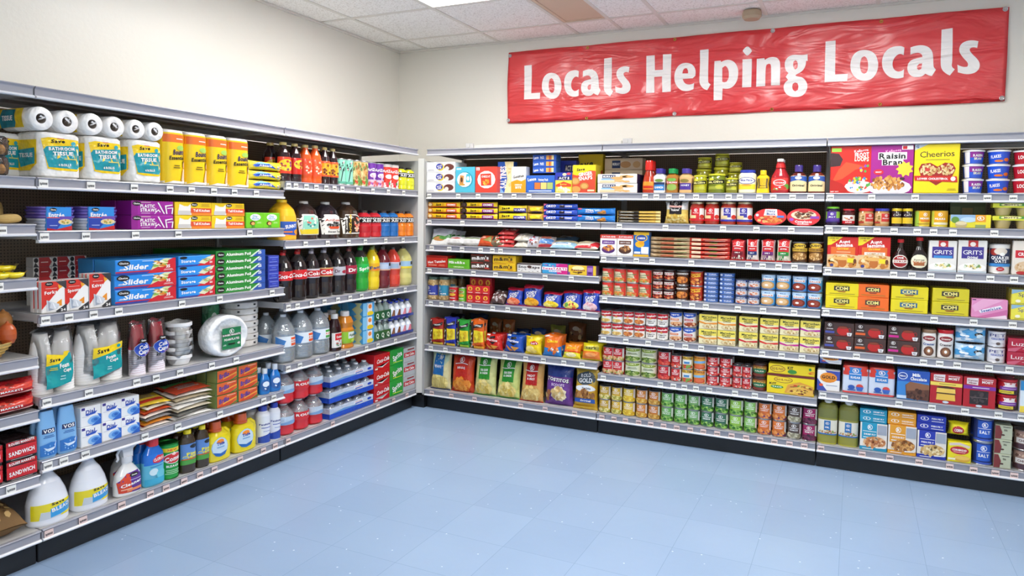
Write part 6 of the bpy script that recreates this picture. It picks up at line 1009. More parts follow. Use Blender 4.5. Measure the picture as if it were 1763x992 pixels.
put('l4', 575, 591.5, 541, BOT([(.95, 0), (1, .03), (1, .5), (.95, .58), (.9, .66), (.6, .82), (.42, .88)], [(1, '2a1418', 'liq')], 'e3e1e0', [R(0, 0, 1, 1, 'e6e2de'), R(.15, .5, 1, .95, 'c8222c'), T('Cranberry', .6, .72, .14, w_, .7), SCT(.5, .3, .36, .16, ['b81f2c', 'e8d8d8', '3a8a5a'], 14, .08)], (.1, .5), capr=.5, capz=.87, d=.8, n=3, extra=lambda w, h, d: []), 'dark cranberry juice bottle with white cap', 'juice_bottle', 'bottle', dp=2)
put('l4', 593, 615, 536.7, BOT([(.95, 0), (1, .03), (.9, .1), (1, .2), (1, .5), (.85, .56), (.95, .7), (.7, .84), (.42, .88)], [(1, 'c87a1c', 'liq')], 'e6e4e4', [R(0, 0, 1, 1, '8fc02a'), R(.3, .4, .9, .95, 'dfe6e0'), T('Apple', .6, .7, .2, '2a5a2a', .5), E(.7, .2, .2, .14, 'cfe04a')], (.14, .46), capr=.46, capz=.87, d=.8, n=2.4), 'amber apple juice bottle with green label', 'juice_bottle', 'bottle', dp=2)
put('l4', 625, 644.6, 521, BX('4aa0d8', [R(.0, .04, .3, .96, '7ac0e8'), R(.4, .05, .8, .95, 'e6e8ea'), E(.6, .7, .15, .16, 'e8863a'), E(.62, .2, .3, .16, 'e6c82a'), R(.33, .0, .36, 1, 'f0f0e8')], S=[P([(.55, 0), (.7, .15), (.5, .5), (.72, .8), (.6, 1), (.95, 1), (.85, .7), (.98, .5), (.85, .2), (.95, 0)], 'c8cf9a'), P([(.1, .0), (.4, 0), (.3, 1), (.05, 1)], '6ab4e0')], d=1.5, mat='gloss'), 'light blue juice can carton', 'juice_carton', 'box', st=3, dp=2, group='light blue juice cartons three high')
def sixpack(c, cap, lab, nb=3, depth=2, F=(), mat='liq', body=None):
    def mk(w, h):
        r = w/nb; d = r*depth; main = MB(); caps = MB()
        for i in range(nb):
            for j in range(depth):
                s_ = sol(r*.97, h*.93, r*.97, [(.85, 0), (1, .04), (1, .6), (.8, .74), (.42, .86), (.38, .93)], [(1, body or c, mat)], seg=12, art=([R(.06, .15, .94, .9, 'dfe4f0'), P([(.2, .1), (.8, .1), (.6, .9), (.4, .9)], ('8a5a3c', '7a4a34', 'e08a96', 'e07a8a')[i]), R(0, .0, 1, .14, '2f3fa0')] if nb == 4 and j == 0 else None), az=(.1, .62))
                main.join(s_, Matrix.Translation((-w/2+r*(i+.5), -d/2+r*(j+.5), 0)))
                caps.join(sol(r*.46, h*.1, r*.46, [(1, 0), (1, .9), (.9, 1)], [(1, cap, 'gloss')], seg=10), Matrix.Translation((-w/2+r*(i+.5), -d/2+r*(j+.5), h*.9)))
        wr_ = MB(); X = w/2*1.005; Y = d/2*1.005
        b_ = box(w*1.01, h*lab[1], d*1.01, lab[0], list(F), mat='gloss'); wr_.join(b_, Matrix.Translation((0, 0, h*lab[2])))
        return [(None, main, None), ('caps', caps, None), ('wrapper', wr_, None)], d*1.02
    return mk
put('l4', 645, 673.5, 517, sixpack('8a9a96', 'd8dcd8', ('2a5a34', .44, .04), F=[T('Q', .18, .5, .5, 'dfe8d8', .16, .1), T('Q', .5, .5, .5, 'dfe8d8', .16, .1), T('Q', .82, .5, .5, 'dfe8d8', .16, .1)], mat='liq'), 'six pack of tonic bottles with green wrap', 'bottle_six_pack', 'pack', st=2, group='tonic six packs')
put('l4', 675, 713.5, 517, sixpack('e8ecf2', '2a3fb0', ('2a3a8a', .16, .03), nb=4, F=[], mat='gloss'), 'pack of small white shake bottles with blue caps', 'shake_bottle_pack', 'pack', st=2, group='shake bottle packs')
# bottom: water packs
def redpack(w, h):
    r = w/3; d = r*2; ps = []; m = MB(); cp = MB()
    for i in range(3):
        for j in range(2):
            s_ = sol(r*.99, h, r*.99, [(.8, 0), (1, .06), (.96, .25), (1, .4), (1, .56), (.9, .68), (.52, .84), (.3, .92), (.3, .95)], [(.42, 'd0222c', 'liq'), (.6, 'd8788a', 'liq'), (1, 'e6eaf2', 'clear')], seg=16)
            m.join(s_, Matrix.Translation((-w/2+r*(i+.5), -d/2+r*(j+.5), 0)))
            m.join(sol(r*.36, h*.07, r*.36, [(1, 0), (1, .9), (.9, 1)], [(1, 'eceef2', 'gloss')], seg=12), Matrix.Translation((-w/2+r*(i+.5), -d/2+r*(j+.5), h*.925)))
    lab = MB()
    for i, c in enumerate(('b8cce0', 'cf2a30', 'c8d6e4')):
        s_ = sol(r*1.03, h*.26, r*1.03, [(1, 0), (1, 1)], [(1, c, 'film')], seg=16, caps=False, art=[T('ROUSES', .5, .6, .28, w_, .8)] if i == 1 else [P([(0, .2), (.5, .5), (1, .3), (1, .1), (0, 0)], '7aa0cc')], az=(0, 1))
        lab.join(s_, Matrix.Translation((-w/2+r*(i+.5), -d/2+r*.5, h*.34)))
    return [(None, m, None), ('label_band', lab, None)], d
put('lb', 487, 564, 634, redpack, 'shrink wrapped pack of red flavoured water', 'water_pack', 'pack', st=2, group='red water packs two high')
def case(w, h):
    nb, nd = 5, 3; r = w/nb; d = r*nd; m = MB()
    for i in range(nb):
        for j in range(nd):
            s_ = sol(r*.96, h*.99, r*.96, [(.85, 0), (1, .05), (1, .6), (.7, .8), (.38, .92), (.36, 1)], [(.9, 'e2ecf6', 'clear'), (1, 'e8ecf4', 'gloss')], seg=12)
            m.join(s_, Matrix.Translation((-w/2+r*(i+.5), -d/2+r*(j+.5), 0)))
    tr = box(w*1.01, h*.32, d*1.01, '1f4cc0', mat='film')
    wr_ = shift(box(w*1.006, h*.34, d*1.006, 'c4cede', [P([(0, 0), (.3, .4), (.6, .2), (.6, 0)], '6a9ad0'), R(.55, .25, .75, .85, 'e8ecf0'), T('ROUSES', .65, .66, .16, 'c8323a', .16), R(.56, .3, .74, .48, '3a5ac0'), E(.9, .5, .05, .25, '2a4ab8')], mat='film'), z=h*.32)
    return [(None, m, None), ('tray', tr, 'blue shrink tray'), ('wrapper', wr_, None)], d
put('lb', 567, 643, 630, case, 'case of bottled water with blue base', 'water_case', 'case', st=3, group='water cases three high')
SOD = lambda c, F, tp=None: BX(c, F, d=1.9, side=c, top=tp or c, mat='gloss')
put('lb', 645, 671.5, 609, SOD('c41c24', [T('Coca-Cola', .55, .6, .24, w_, .8, .08, sh=.3), P([(.1, .25), (.5, .12), (.95, .4), (.5, .2)], w_), R(.04, .05, .2, .15, 'e8d0c8')]), 'red cola carton', 'soda_carton', 'box', st=3, group='soda cartons three high')
put('lb', 672, 694.5, 601, SOD('1f9a30', [T('Sprite', .52, .55, .34, w_, .7, .3), FINE(.2, .12, .9, .2, 1, 'd8e83a')]), 'green soda carton', 'soda_carton', 'box', st=3, group='soda cartons three high')
put('lb', 695, 714.5, 598, SOD('b4b6ba', [R(0, .36, 1, .68, 'c0222c'), T('Diet Coke', .5, .52, .18, w_, .8), R(.3, .8, .9, .9, '8a2a30')]), 'silver diet cola carton', 'soda_carton', 'box', st=3, group='soda cartons three high')
# ================================================================== LEFT WALL, middle bay
TPF = [P([(.18, .10), (.06, .9), (.2, .95), (.92, .93), (.96, .8), (.96, .14), (.88, .06), (.4, .06)], 'f0ca1e'), P([(.2, .14), (.10, .6), (.16, .7), (.92, .78), (.96, .7), (.96, .2), (.88, .12)], '1f95a3'), T('Save', .42, .86, .09, k_, .32, .06, sh=.2), R(.4, .925, .56, .945, 'd8702a'), E(.78, .82, .06, .06, '2fa0b0'), T('BATHROOM', .50, .66, .085, w_, .6, .06), T('TISSUE', .53, .53, .10, w_, .48, .06), T('4 ROLLS', .56, .22, .06, w_, .3, .06), FINE(.55, .36, .85, .42, 1, 'd8cf6a')]
def tp(w, h):
    d = w*1.0; n = 6
    b = sol(w, h, d, [(.9, 0), (1, .04), (1, .46), (.985, .5), (1, .54), (1, .95), (.9, 1)], [(1, 'eeece8', 'film')], n=5, seg=36, art=TPF, az=(.12, .93), amat='film')
    # side label seen at a slant
    draw(b, [P([(.3, .0), (.7, 0), (.9, .2), (.9, .9), (.3, .9), (.15, .7), (.15, .2)], 'f0ca1e'), P([(.35, .1), (.85, .2), (.85, .66), (.2, .6)], '1f95a3'), T('TISSUE', .55, .45, .12, w_, .5)], lambda x, y, o: (-w/2*(1-abs(2*x/d-1)**5*.15)-o*2, d/2-x, h*.15+y), d, h*.75, e=(d*.1, h*.3), mat='film', o0=.0015)
    return [(None, b, None)], d
gtp = 'bathroom tissue packs on the top left shelf'
for a, b, t, l in ((60, 137.5, 229, 'nearest white tissue pack with yellow and teal label'), (149, 214.3, 236.5, 'middle white tissue pack with yellow and teal label'), (224, 282, 242.5, 'white tissue pack beside the paper towels')):
    put('m1', a, b, t, tp, l, 'tissue_pack', 'tissue', group=gtp)
put('m1', -18, 40, 229, tp, 'tissue pack partly hidden behind the pastry boxes', 'tissue_pack', 'tissue', group=gtp, tag=0, off=.13)
def tpl(w, h):
    """tissue pack lying with its rolls' ends to the front"""
    d = w*.98; m = MB()
    r = w/2
    for s_ in (-1, 1):
        # outer roll skin, end face ring and hollow core
        n = 24; x0 = s_*w/4; R_ = min(w/4, h/2)*1.0
        pr = [(R_, d/2), (R_, -d/2+.008), (R_*.93, -d/2), (R_*.42, -d/2+.004), (R_*.38, -d/2+.03), (R_*.38, d/2-.02)]
        vs = [(x0+q*math.cos(2*PI*i/n), y, h/2+q*math.sin(2*PI*i/n)*(h/2/R_)) for q, y in pr for i in range(n)]
        m.add(vs, [(k*n+i, k*n+(i+1) % n, (k+1)*n+(i+1) % n, (k+1)*n+i) for k in range(3) for i in range(n)], 'f1efec', 'film', True)
        m.add(vs, [(k*n+i, k*n+(i+1) % n, (k+1)*n+(i+1) % n, (k+1)*n+i) for k in (3, 4) for i in range(n)]+[tuple(range(5*n, 6*n))], '9a9188', 'matte', True)
        m.add(vs, [tuple(range(n))], 'f1efec', 'film')
    # film stretched over the core mouths
    for s_ in (-1, 1):
        rd = random.Random(int(s_+5))
        for q in range(5):
            a = rd.random()*PI; L_ = h*.15; cx = s_*w/4+(rd.random()-.5)*h*.12; cz = h/2+(rd.random()-.5)*h*.14
            m.add([(cx-L_*math.cos(a), -d/2-.001, cz-L_*math.sin(a)*.7), (cx+L_*math.cos(a), -d/2-.001, cz+L_*math.sin(a)*.7), (cx+L_*math.cos(a)+.004, -d/2-.003, cz+L_*math.sin(a)*.7+.006)], [(0, 1, 2)], 'e8e6e4', 'film')
    draw(m, [R(.05, .1, .95, .9, 'e3bf22'), P([(.1, .1), (.62, .12), (.7, .3), (.66, .86), (.16, .88)], '1f7f90'), T('TISSUE', .4, .5, .2, w_, .4)], lambda x, y, o: (-w/2-.001-o-abs(y/h*2-1)**2*-w*.07, d*.5-x*.85, y), d, h, e=(d*.1, h*.1), mat='film')
    return [(None, m, None)], d
for a, b, t, l, hz_ in ((47, 138, 187, 'nearest pair of tissue roll ends lying on the packs', .0), (138.5, 216.5, 198, 'middle pair of tissue roll ends lying on the packs', 0), (217, 283.5, 208.5, 'farthest pair of tissue roll ends lying on the packs', 0)):
    zt = hit('L', (a+b)/2, t, .012).z; zb = {47: hit('L', 98, 229, .012).z, 138.5: hit('L', 180, 236.5, .012).z, 217: hit('L', 252, 242.5, .012).z}[a]
    put('m1', a, b, t, tpl, l, 'tissue_pack', 'tissue', z0=zb-Z['m1']+.002, h=zt-zb-.002, tag=0, off=.006, group=gtp)
PT = [R(0, .84, 1, .93, 'e8722a'), R(0, .0, 1, .84, 'f2cc1a'), R(0, .78, 1, .93, 'e66f2a'), FINE(.5, .83, .95, .87, 1, 'f8e8d8'), E(.72, .68, .2, .05, '9fc85a'), T('Bounty', .66, .60, .095, '2f2a5a', .64, .06, sh=.15), T('Essentials', .58, .49, .07, k_, .84, .06, sh=.15), FINE(.34, .28, .68, .36, 2, '6a5a1a'), E(.9, .40, .09, .055, '5a3a22'), E(.9, .36, .08, .06, 'e0b090'), P([(.72, .06), (1, .04), (1, .3), (.82, .28)], 'e6c8a8'), P([(0, 0), (.3, .05), (.7, .04), (1, .08), (1, 0)], 'f1efec')]
def towel(w, h):
    d = w*1.0
    return [(None, sol(w, h, d, [(.88, 0), (.98, .02), (1, .06), (1, .95), (.96, .98), (.86, 1)], [(.06, 'f1efec', 'soft'), (.93, 'f2cc1a', 'soft'), (1, 'f1efec', 'soft')], n=3.4, seg=32, art=PT, az=(.02, .985), amat='soft'), None)], d
put('m1', 284.5, 433, 0, towel, 'x', 'x', 'x') if 0 else None
for i, (a, b, t) in enumerate(((285.5, 320.8, 224), (323, 360, 229), (361.5, 395.5, 234), (397, 432.5, 239))):
    put('m1', a, b, t, towel, 'yellow paper towel roll with orange band, %s' % ('beside the tissue packs', 'second from the tissue packs', 'third from the tissue packs', 'beside the wipes packs')[i], 'paper_towel_roll', 'paper towel', group='yellow paper towel rolls')
put('m1', 435, 490.5, 277.5, BAG('e9d83a', [P([(.06, .5), (.2, .85), (.5, .8), (.75, .2), (.4, .4), (.12, .3)], '2a55b8'), P([(.1, .6), (.3, .95), (.5, .7)], '7ab8e0'), T('Absorb', .4, .5, .2, w_, .38), SCT(.86, .4, .1, .3, ['e0a8b0', 'f0e8a0', '8ac0d0'], 8, .08)], d=.9*1.4, crimp='lr', seed=101, mat='film', wr=.5), 'yellow and blue pack of wipes', 'wipes_pack', 'pack', st=3, group='wipes packs stacked three high')
# second shelf
def entree(w, h):
    d = w*.8; m = MB()
    for i in range(7):
        z = h*(.02+.98*i/7*.55) if i < 4 else h*(.36+.62*(i-3)/4)
    cols_ = ['b8bcc8', 'c8ccd6', 'a8acba', 'c2c6d2', '5a4a9a', '6a58a8', '52449a', '6a5aaa']
    for i in range(8):
        z = h*i/8; s_ = 1-.05*(i % 2)-(.10*(4-i)/4 if i < 4 else 0)
        m.join(sol(w*s_, h/8.3, d*s_, [(.95, 0), (1, .5), (1, 1)], [(1, cols_[i], 'gloss')], n=5, seg=28), Matrix.Translation((0, 0, z)))
    sl = box(w*.66, h*.99, d*1.03, '2f8ad8', [P([(0, 0), (1, 0), (1, .2), (.35, .04), (0, .12)], 'c0242c'), P([(0, .1), (0, .5), (.7, .5), (.4, .04)], '2a44a8'), R(0, .52, 1, .56, 'c82a30'), T('Entrée', .38, .66, .17, w_, .62, 0), R(.5, .42, 1, .6, '6a4aa8'), E(.72, .36, .28, .12, 'e0d0a0'), SCT(.72, .38, .2, .07, ['d89a4a', 'e8c878', '8a9a4a'], 14, .05), E(.25, .88, .14, .08, k_), T('Choice', .25, .88, .06, w_, .2), FINE(.1, .18, .4, .24, 1, 'b8c8e8')], mat='gloss')
    return [(None, m, None), ('sleeve', sl, 'blue paper sleeve')], d*1.04
put('m2', 64, 131, 356, entree, 'sleeved stack of clear lidded containers, nearer one', 'container_pack', 'pack', group='food container packs')
put('m2', 141, 209, 356, entree, 'sleeved stack of clear lidded containers beside the straws', 'container_pack', 'pack', group='food container packs')
put('m2', 226.5, 299, 346, BX('a01f98', [R(.0, 0, .14, 1, '8f1a88'), E(.12, .8, .1, .16, k_), T('Choice', .12, .8, .1, w_, .14), FINE(.22, .85, .44, .95, 1, 'd8c8b8'), T('PLASTIC', .37, .64, .22, w_, .34), T('STRAWS', .39, .36, .22, w_, .38), FINE(.22, .1, .42, .18, 1, 'e0c0e0'), P([(.6, .9), (.63, .92), (.78, .1), (.75, .1)], w_), P([(.52, .1), (.54, .1), (.62, .34), (.66, .2), (.68, .22), (.62, .42)], w_), P([(.78, .7), (.97, .78), (.97, .72), (.8, .62)], w_), P([(.78, .7), (.81, .68), (.84, .1), (.81, .1)], w_), P([(.84, .46), (.96, .5), (.94, .1), (.97, .1), (.99, .56), (.84, .52)], w_)], d=.5, side='8a1a84'), 'magenta box of plastic straws', 'straw_box', 'box', st=2, dp=2)
put('m2', 300.5, 421.5, 349, BX('ecc91c', [P([(.08, .05), (.12, .85), (.25, .7), (.35, .7), (.42, .88), (.44, .05)], 'ece8e0'), R(.08, .05, .42, .36, 'c8c4c0'), R(.44, 0, 1, .2, 'e8862a'), R(.42, .2, 1, .56, 'd8502a'), T('Tall Kitchen', .72, .39, .18, w_, .46), E(.52, .82, .09, .14, k_), T('Best', .52, .82, .1, w_, .12), FINE(.7, .66, .95, .9, 3, 'c8982a')], d=.5, side='d8902a'), 'yellow and orange trash bag box', 'trash_bag_box', 'box', n=2, st=2, dp=2)
put('m2', 423.5, 484.5, 366.5, BX('6fc422', [E(.52, .7, .3, .22, 'e8f0ee'), T('Dis', .5, .76, .14, '6a9ac0', .26), T('Notts', .52, .62, .12, '6a9ac0', .4), E(.36, .32, .15, .14, '5a2a1a'), E(.38, .3, .1, .1, 'e8a860'), P([(.3, .06), (.5, .06), (.46, .2), (.32, .2)], '4a8a2a'), FINE(.6, .3, .85, .42, 2, 'c8e8a0')], d=.6), 'lime green tissue box with cartoon child', 'tissue_box', 'box', n=2, dp=2)
# third shelf
CUT = lambda t: BX('efece8', [P([(0, 1), (0, .12), (.75, .78), (.75, 1)], 'd23024'), P([(.3, 1), (.75, 1), (.78, .78), (.3, .9)], 'd23024'), P([(.55, 1), (1, 1), (1, .72)], '3a3a3e'), P([(.65, .9), (.85, .82), (.7, .74)], 'e8a42a'), P([(.78, .0), (1, .0), (1, .26), (.55, .04), (.6, 0)], '35353a'), P([(.6, .32), (.8, .42), (.8, .2), (.58, .22)], 'e8922a'), E(.3, .93, .16, .07, k_), T('Choice', .3, .93, .035, w_, .2), T(t, .36, .66, .1, w_, .5, .08), FINE(.15, .77, .6, .8, 1, 'f0c8c0'), P([(.18, .42), (.5, .32), (.7, .26), (.62, .12), (.2, .06)], 'cfd2d8'), P([(.22, .4), (.34, .32), (.3, .16), (.5, .1), (.26, .08)], '9aa2b0'), P([(.4, .34), (.46, .3), (.56, .14), (.5, .12)], 'eceef2'), T('24', .84, .07, .08, w_, .2)], d=.22)
for a, b, t, tx, l in ((66.5, 110.7, 485, 'Forks', 'forks'), (111.3, 153, 481, 'Spoons', 'spoons'), (153.8, 191.3, 471, 'Knives', 'knives')):
    put('m3', a, b, t, CUT(tx), 'red and white box of plastic '+l, 'cutlery_box', 'box', dp=3, group='plastic cutlery boxes')
SM = BX('e8e4e0', [P([(.3, 0), (.85, 0), (1, .5), (.85, 1), (.3, 1)], 'b02a2c'), E(.15, .7, .12, .25, k_), FINE(.4, .4, .8, .6, 1, 'f0d0c8'), P([(0, 0), (.3, 0), (.1, .5)], '3a3a3e')], d=.7)
put('m3', 58, 150, 450, SM, 'small red and white cutlery box lying at the back', 'cutlery_box', 'box', n=3, st=5, off=.24, h=.19, tag=0, group='plastic cutlery boxes')
SLD = lambda t: [R(0, 0, 1, .14, '34429a'), R(.0, .14, .6, .22, 'c0242c'), P([(.5, 0), (1, 0), (1, 1), (.95, 1), (.62, .3)], 'cc2230'), T(t, .33, .5, .34, w_, .4, 0, sh=.2), E(.13, .78, .1, .2, k_), T('Choice', .13, .78, .12, w_, .14), P([(.56, .2), (.64, .7), (.8, .98), (.92, .98), (.74, .5)], 'd8d8a0'), SCT(.72, .62, .1, .26, ['e0a83a', '8ab04a', 'e8d8a0', 'd87a2a', 'f0f0e0'], 30, .06, 3), T('35', .86, .42, .2, w_, .07), FINE(.78, .12, .95, .26, 2, 'f0c8c8'), FINE(.05, .3, .16, .42, 2, w_), R(.42, .85, .62, .9, 'b8d8f4')]
put('m3', 197, 303.5, 446, BX('2488dc', SLD('Slider'), d=.45, side='3a9ae0'), 'wide blue box of slider storage bags', 'storage_bag_box', 'box', st=3, dp=2, group='blue storage bag boxes')
put('m3', 306.5, 370.5, 440, BX('2a8ee0', [R(0, 0, 1, .14, '34429a'), P([(.5, 0), (1, 0), (1, 1), (.9, 1)], 'cc2230'), T('Storage', .26, .5, .26, w_, .38), E(.13, .84, .1, .13, k_), P([(.52, .3), (.8, .85), (.98, .95), (.92, .6), (.7, .15)], 'dfe0c0'), SCT(.74, .55, .12, .24, ['8ab04a', 'e08a7a', 'e8e0c0', 'b8c890'], 22, .05), T('20', .88, .3, .18, w_, .08)], d=.6, side='2a88d0'), 'narrower blue box of storage bags', 'storage_bag_box', 'box', st=4, dp=2, group='blue storage bag boxes')
put('m3', 371.5, 457, 431, BX('2a8a34', [P([(.7, 0), (1, 0), (1, 1), (.86, 1)], '2f55a8'), P([(.66, 0), (.72, 0), (.9, 1), (.86, 1)], 'cfe6c8'), T('Aluminum Foil', .44, .5, .4, w_, .5, 0), E(.09, .5, .075, .4, k_), T('Choice', .09, .5, .2, w_, .1), T('25', .88, .6, .4, w_, .07)], d=.7, side='2a8a34'), 'green box of aluminum foil', 'foil_box', 'box', st=6, dp=2, group='foil boxes stacked six high')
put('m3', 462, 480.5, 440, BX('3040a8', [FINE(.1, .7, .9, .85, 1, '8a9ae0'), FINE(.1, .15, .8, .3, 1, '8a9ae0'), R(.3, .4, .7, .6, '4a5ac0')], d=2.6), 'slim blue wrap box beside the foil', 'wrap_box', 'box', st=4, group='slim blue wrap boxes')
# fourth shelf: cups and plates
def cups(c, ribc, labF, red=0):
    def mk(w, h):
        d = w*.62; m = MB(); cw = w*.5
        for s_ in ((-1, 1) if not red else (0,)):
            x = s_*w*.245; W_ = cw if not red else w*.92
            prof = [(1, 0), (1, .01)]; n = 12
            for i in range(n): 
                z = .02+.5*i/n; prof += [(1, z), (.965, z+.004), (.965, z+.5/n-.006), (1, z+.5/n-.002)]
            prof += [(.98, .53), (.62, .97), (.6, 1)]
            m.join(sol(W_*.99, h*.93, min(W_*.99, d), prof, [(1, c, 'foam')] if not red else [b_ for i in range(n) for b_ in ((.02+.5*(i+.72)/n, 'efe8ee', 'foam'), (.02+.5*(i+1)/n, 'a8486a', 'gloss'))]+[(1, c, 'gloss')], seg=24), Matrix.Translation((x, 0, 0)))
        sl = MB(); 
        lw, lh, lz = (w*.62, h*.56, h*.08) if not red else (w*.9, h*.34, h*.34)
        draw(sl, labF, lambda x, y, o: (x-lw/2, -d/2-.003-o-.008*math.cos((x/lw-.5)*PI)*(1 if not red else 1.5)-.003*math.sin(9*y/lh+5*x/lw), y+lz), lw, lh, e=(lw*.1, lh*.1), mat='film', o0=.001, st=.0006)
        bgm = bag(w*1.0, h*1.0, d*1.12, 'ffffff', (), 'tb', 7, 'wrap', wr=1.2)
        return [(None, m, None), ('label_panel', sl, None), ('clear_bag', bgm, None)], d*1.14
    return mk
CF = [P([(0, 0), (.9, .1), (1, .62), (.85, .95), (.68, .9), (.62, .8), (0, .86)], '14989c'), P([(0, .64), (.4, .68), (.75, .88), (.8, 1), (.6, 1), (.58, .9), (0, .98)], 'f0cf1c'), T('Save', .28, .8, .09, k_, .36, .05, sh=.2), T('Foam', .6, .62, .12, w_, .36, .1), T('Cups', .7, .48, .09, w_, .3, .1), FINE(.1, .5, .36, .6, 2, 'd8d84a'), FINE(.45, .2, .65, .36, 2, 'a8e0e0')]
CF2 = [P([(0, .02), (.98, .22), (1, .8), (.3, .66), (0, .58)], '14989c'), P([(0, .58), (.3, .66), (1, .8), (1, 1), (.5, .9), (0, .9)], 'f0cf1c'), T('Save', .32, .8, .11, k_, .4, .12, sh=.2), T('Foam', .56, .6, .09, w_, .34, .12), T('Cups', .66, .5, .08, w_, .3, .12), E(.86, .88, .07, .05, '14989c'), FINE(.44, .22, .6, .34, 2, 'a8e0e0')]
put('m4', 65, 142, 566, cups('f2f0ee', 'f2f0ee', CF), 'clear bag of white foam cups, nearer one', 'cup_bag', 'cups', group='foam cup bags')
put('m4', 145, 226, 552, cups('f2f0ee', 'f2f0ee', CF2), 'clear bag of white foam cups beside the red cups', 'cup_bag', 'cups', group='foam cup bags')
CC2 = [E(.5, .42, .48, .4, 'c8c8e0'), E(.5, .42, .46, .38, '2448b0'), E(.6, .34, .36, .26, 'a02a7a'), E(.56, .36, .34, .26, '2a50b8'), T('Cold', .5, .56, .22, w_, .5, .15), T('Cups', .52, .3, .22, w_, .6, .15), E(.5, .9, .26, .13, k_), T('Choice', .5, .9, .08, w_, .3), T('20', .2, .02, .16, k_, .2)]
put('m4', 228, 259, 553, cups('b8283a', 'd8c0d0', CC2, 1), 'clear bag of red cold cups, nearer one', 'cup_bag', 'cups', group='red cup bags')
put('m4', 261.5, 292.5, 548, cups('b8283a', 'd8c0d0', CC2, 1), 'clear bag of red cold cups beside the bowls', 'cup_bag', 'cups', group='red cup bags')
def bowls(w, h):
    m = MB(); n = 5
    for i in range(n):
        q = sol(w, h*.24, w*.9, [(.66, 0), (.72, .05), (.9, .6), (.93, .62), (1, .66), (1, .96), (.94, 1), (.8, .3), (.6, .2)], [(1, 'efeeec', 'foam')], seg=28)
        m.join(q, Matrix.Translation((0, 0, h*(.0+.19*i))))
    dk = MB()
    for i in range(n):
        a = .5; dk.join(sol(.01, .006, .01, [(1, 0), (1, 1)], [(1, '3a3a3a', 'matte')], seg=8), Matrix.Translation((w*.3, -w*.39, h*(.17+.19*i))))
    bg_ = bag(w*1.03, h*1.06, w*.95, 'ffffff', (), 'tb', 9, 'wrap', wr=1.0)
    return [(None, m, None), ('clear_bag', bg_, None)], w*.96
put('m4', 303, 342, 556, bowls, 'nested stack of white foam bowls in clear wrap', 'foam_bowl_stack', 'bowls')
def fplate(w, h):
    d = w*.34; n = 40; m = MB(); R_ = w/2
    pr = [(.80, d/2), (.97, d/2-.01), (1, d*.3), (1, -d*.28), (.95, -d*.44), (.82, -d/2), (.78, -d/2+.006), (0.01, -d/2+.009)]
    vs = [(R_*q*math.cos(2*PI*i/n), y+.0018*math.sin(i*5), h/2+h/2*q*math.sin(2*PI*i/n)) for q, y in pr for i in range(n)]
    m.add(vs, [(k*n+i, k*n+(i+1) % n, (k+1)*n+(i+1) % n, (k+1)*n+i) for k in range(len(pr)-1) for i in range(n)]+[tuple(range(n))], 'f0f0f0', 'film', True)
    lw, lh = w*.46, h*.5
    draw(m, [R(0, 0, 1, 1, '1f7a4a'), P([(0, .95), (.4, 1), (1, .94), (1, 1.04), (.3, 1.08), (0, 1)], '1f7a4a'), LOGO(.5, .82, .12, w_, .95), R(0, .6, 1, .72, '14301f'), T('ROUSES MARKETS', .5, .66, .08, w_, .94), T('FOAM PLATES', .5, .45, .1, w_, .8), R(.3, .18, .66, .26, '14301f'), T('45', .86, .22, .1, w_, .14), FINE(.04, .16, .2, .24, 2, 'c8e0d0')], lambda x, y, o: (x-lw*.42, -d/2-.004-o, y+h*.2), lw, lh, mat='film')
    return [(None, m, None)], d
put('m4', 358, 430, 543, fplate, 'round pack of white foam plates with green label', 'foam_plate_pack', 'plates', off=.0)
def pstack(w, h):
    m = MB(); n = 7
    for i in range(n):
        q = sol(w, h/n*.97, w*.98, [(.93, 0), (.99, .12), (1, .3), (1, .85), (.96, .97), (.88, 1)], [(1, 'e9e6e2', 'film')], seg=36)
        m.join(q, Matrix.Translation(((i % 2-.5)*.003, 0, h/n*i)))
        for a in (-.6, .35):
            s_ = sol(.012, .008, .008, [(1, 0), (1, 1)], [(1, '2a2a2e', 'matte')], seg=8); m.join(s_, Matrix.Translation((w/2*math.sin(a), -w*.49*math.cos(a)-.001, h/n*(i+.45))))
    return [(None, m, None)], w*.98
pstack.round = 1
put('m4', 400, 450, 521, pstack, 'tall white stack of wrapped paper plate packs', 'plate_stack', 'plates', off=.11)
put('m4', 352, 385, 523, BAG('2a6a48', [P([(.1, .2), (.9, .3), (.8, .9), (.2, .8)], '3a8a5c'), E(.5, .55, .2, .14, 'c8dcd0'), T('R', .5, .55, .12, '1f5a3a')], d=.4, seed=111, mat='film'), 'green and clear bag end behind the round plate pack', 'plate_bag', 'bag', off=.2, tag=0, h=.285)
# fifth shelf
SHAM = [(.9, 0), (1, .04), (1, .35), (.96, .6), (.78, .85), (.72, .97), (.66, 1)]
VO = [T('VO5', .5, .84, .12, w_, .6), R(.14, .76, .86, .92, '1f2a5a'), T('VO5', .5, .84, .11, w_, .6), FINE(.2, .6, .8, .7, 2, '2a5a9a'), P([(.05, 0), (.95, 0), (.98, .4), (.6, .45), (.05, .38)], '2a72c0'), P([(.2, .3), (.4, .14), (.8, .2), (.9, .46), (.7, .26), (.4, .24)], 'd8e8f4'), SCT(.5, .2, .4, .14, ['7ab8e8', '1f5aa8', 'a8d0f0'], 14, .04)]
put('m5', 67, 101, 708, BOT(SHAM, [(1, '7fb4e4', 'gloss')], None, VO, (.06, .68), d=.5, n=2.5), 'light blue shampoo bottle, nearest', 'shampoo_bottle', 'bottle', dp=2, group='light blue shampoo bottles')
put('m5', 102, 135.5, 699, BOT(SHAM, [(1, '7fb4e4', 'gloss')], None, VO, (.06, .68), d=.5, n=2.5), 'light blue shampoo bottle beside the soap', 'shampoo_bottle', 'bottle', dp=2, group='light blue shampoo bottles')
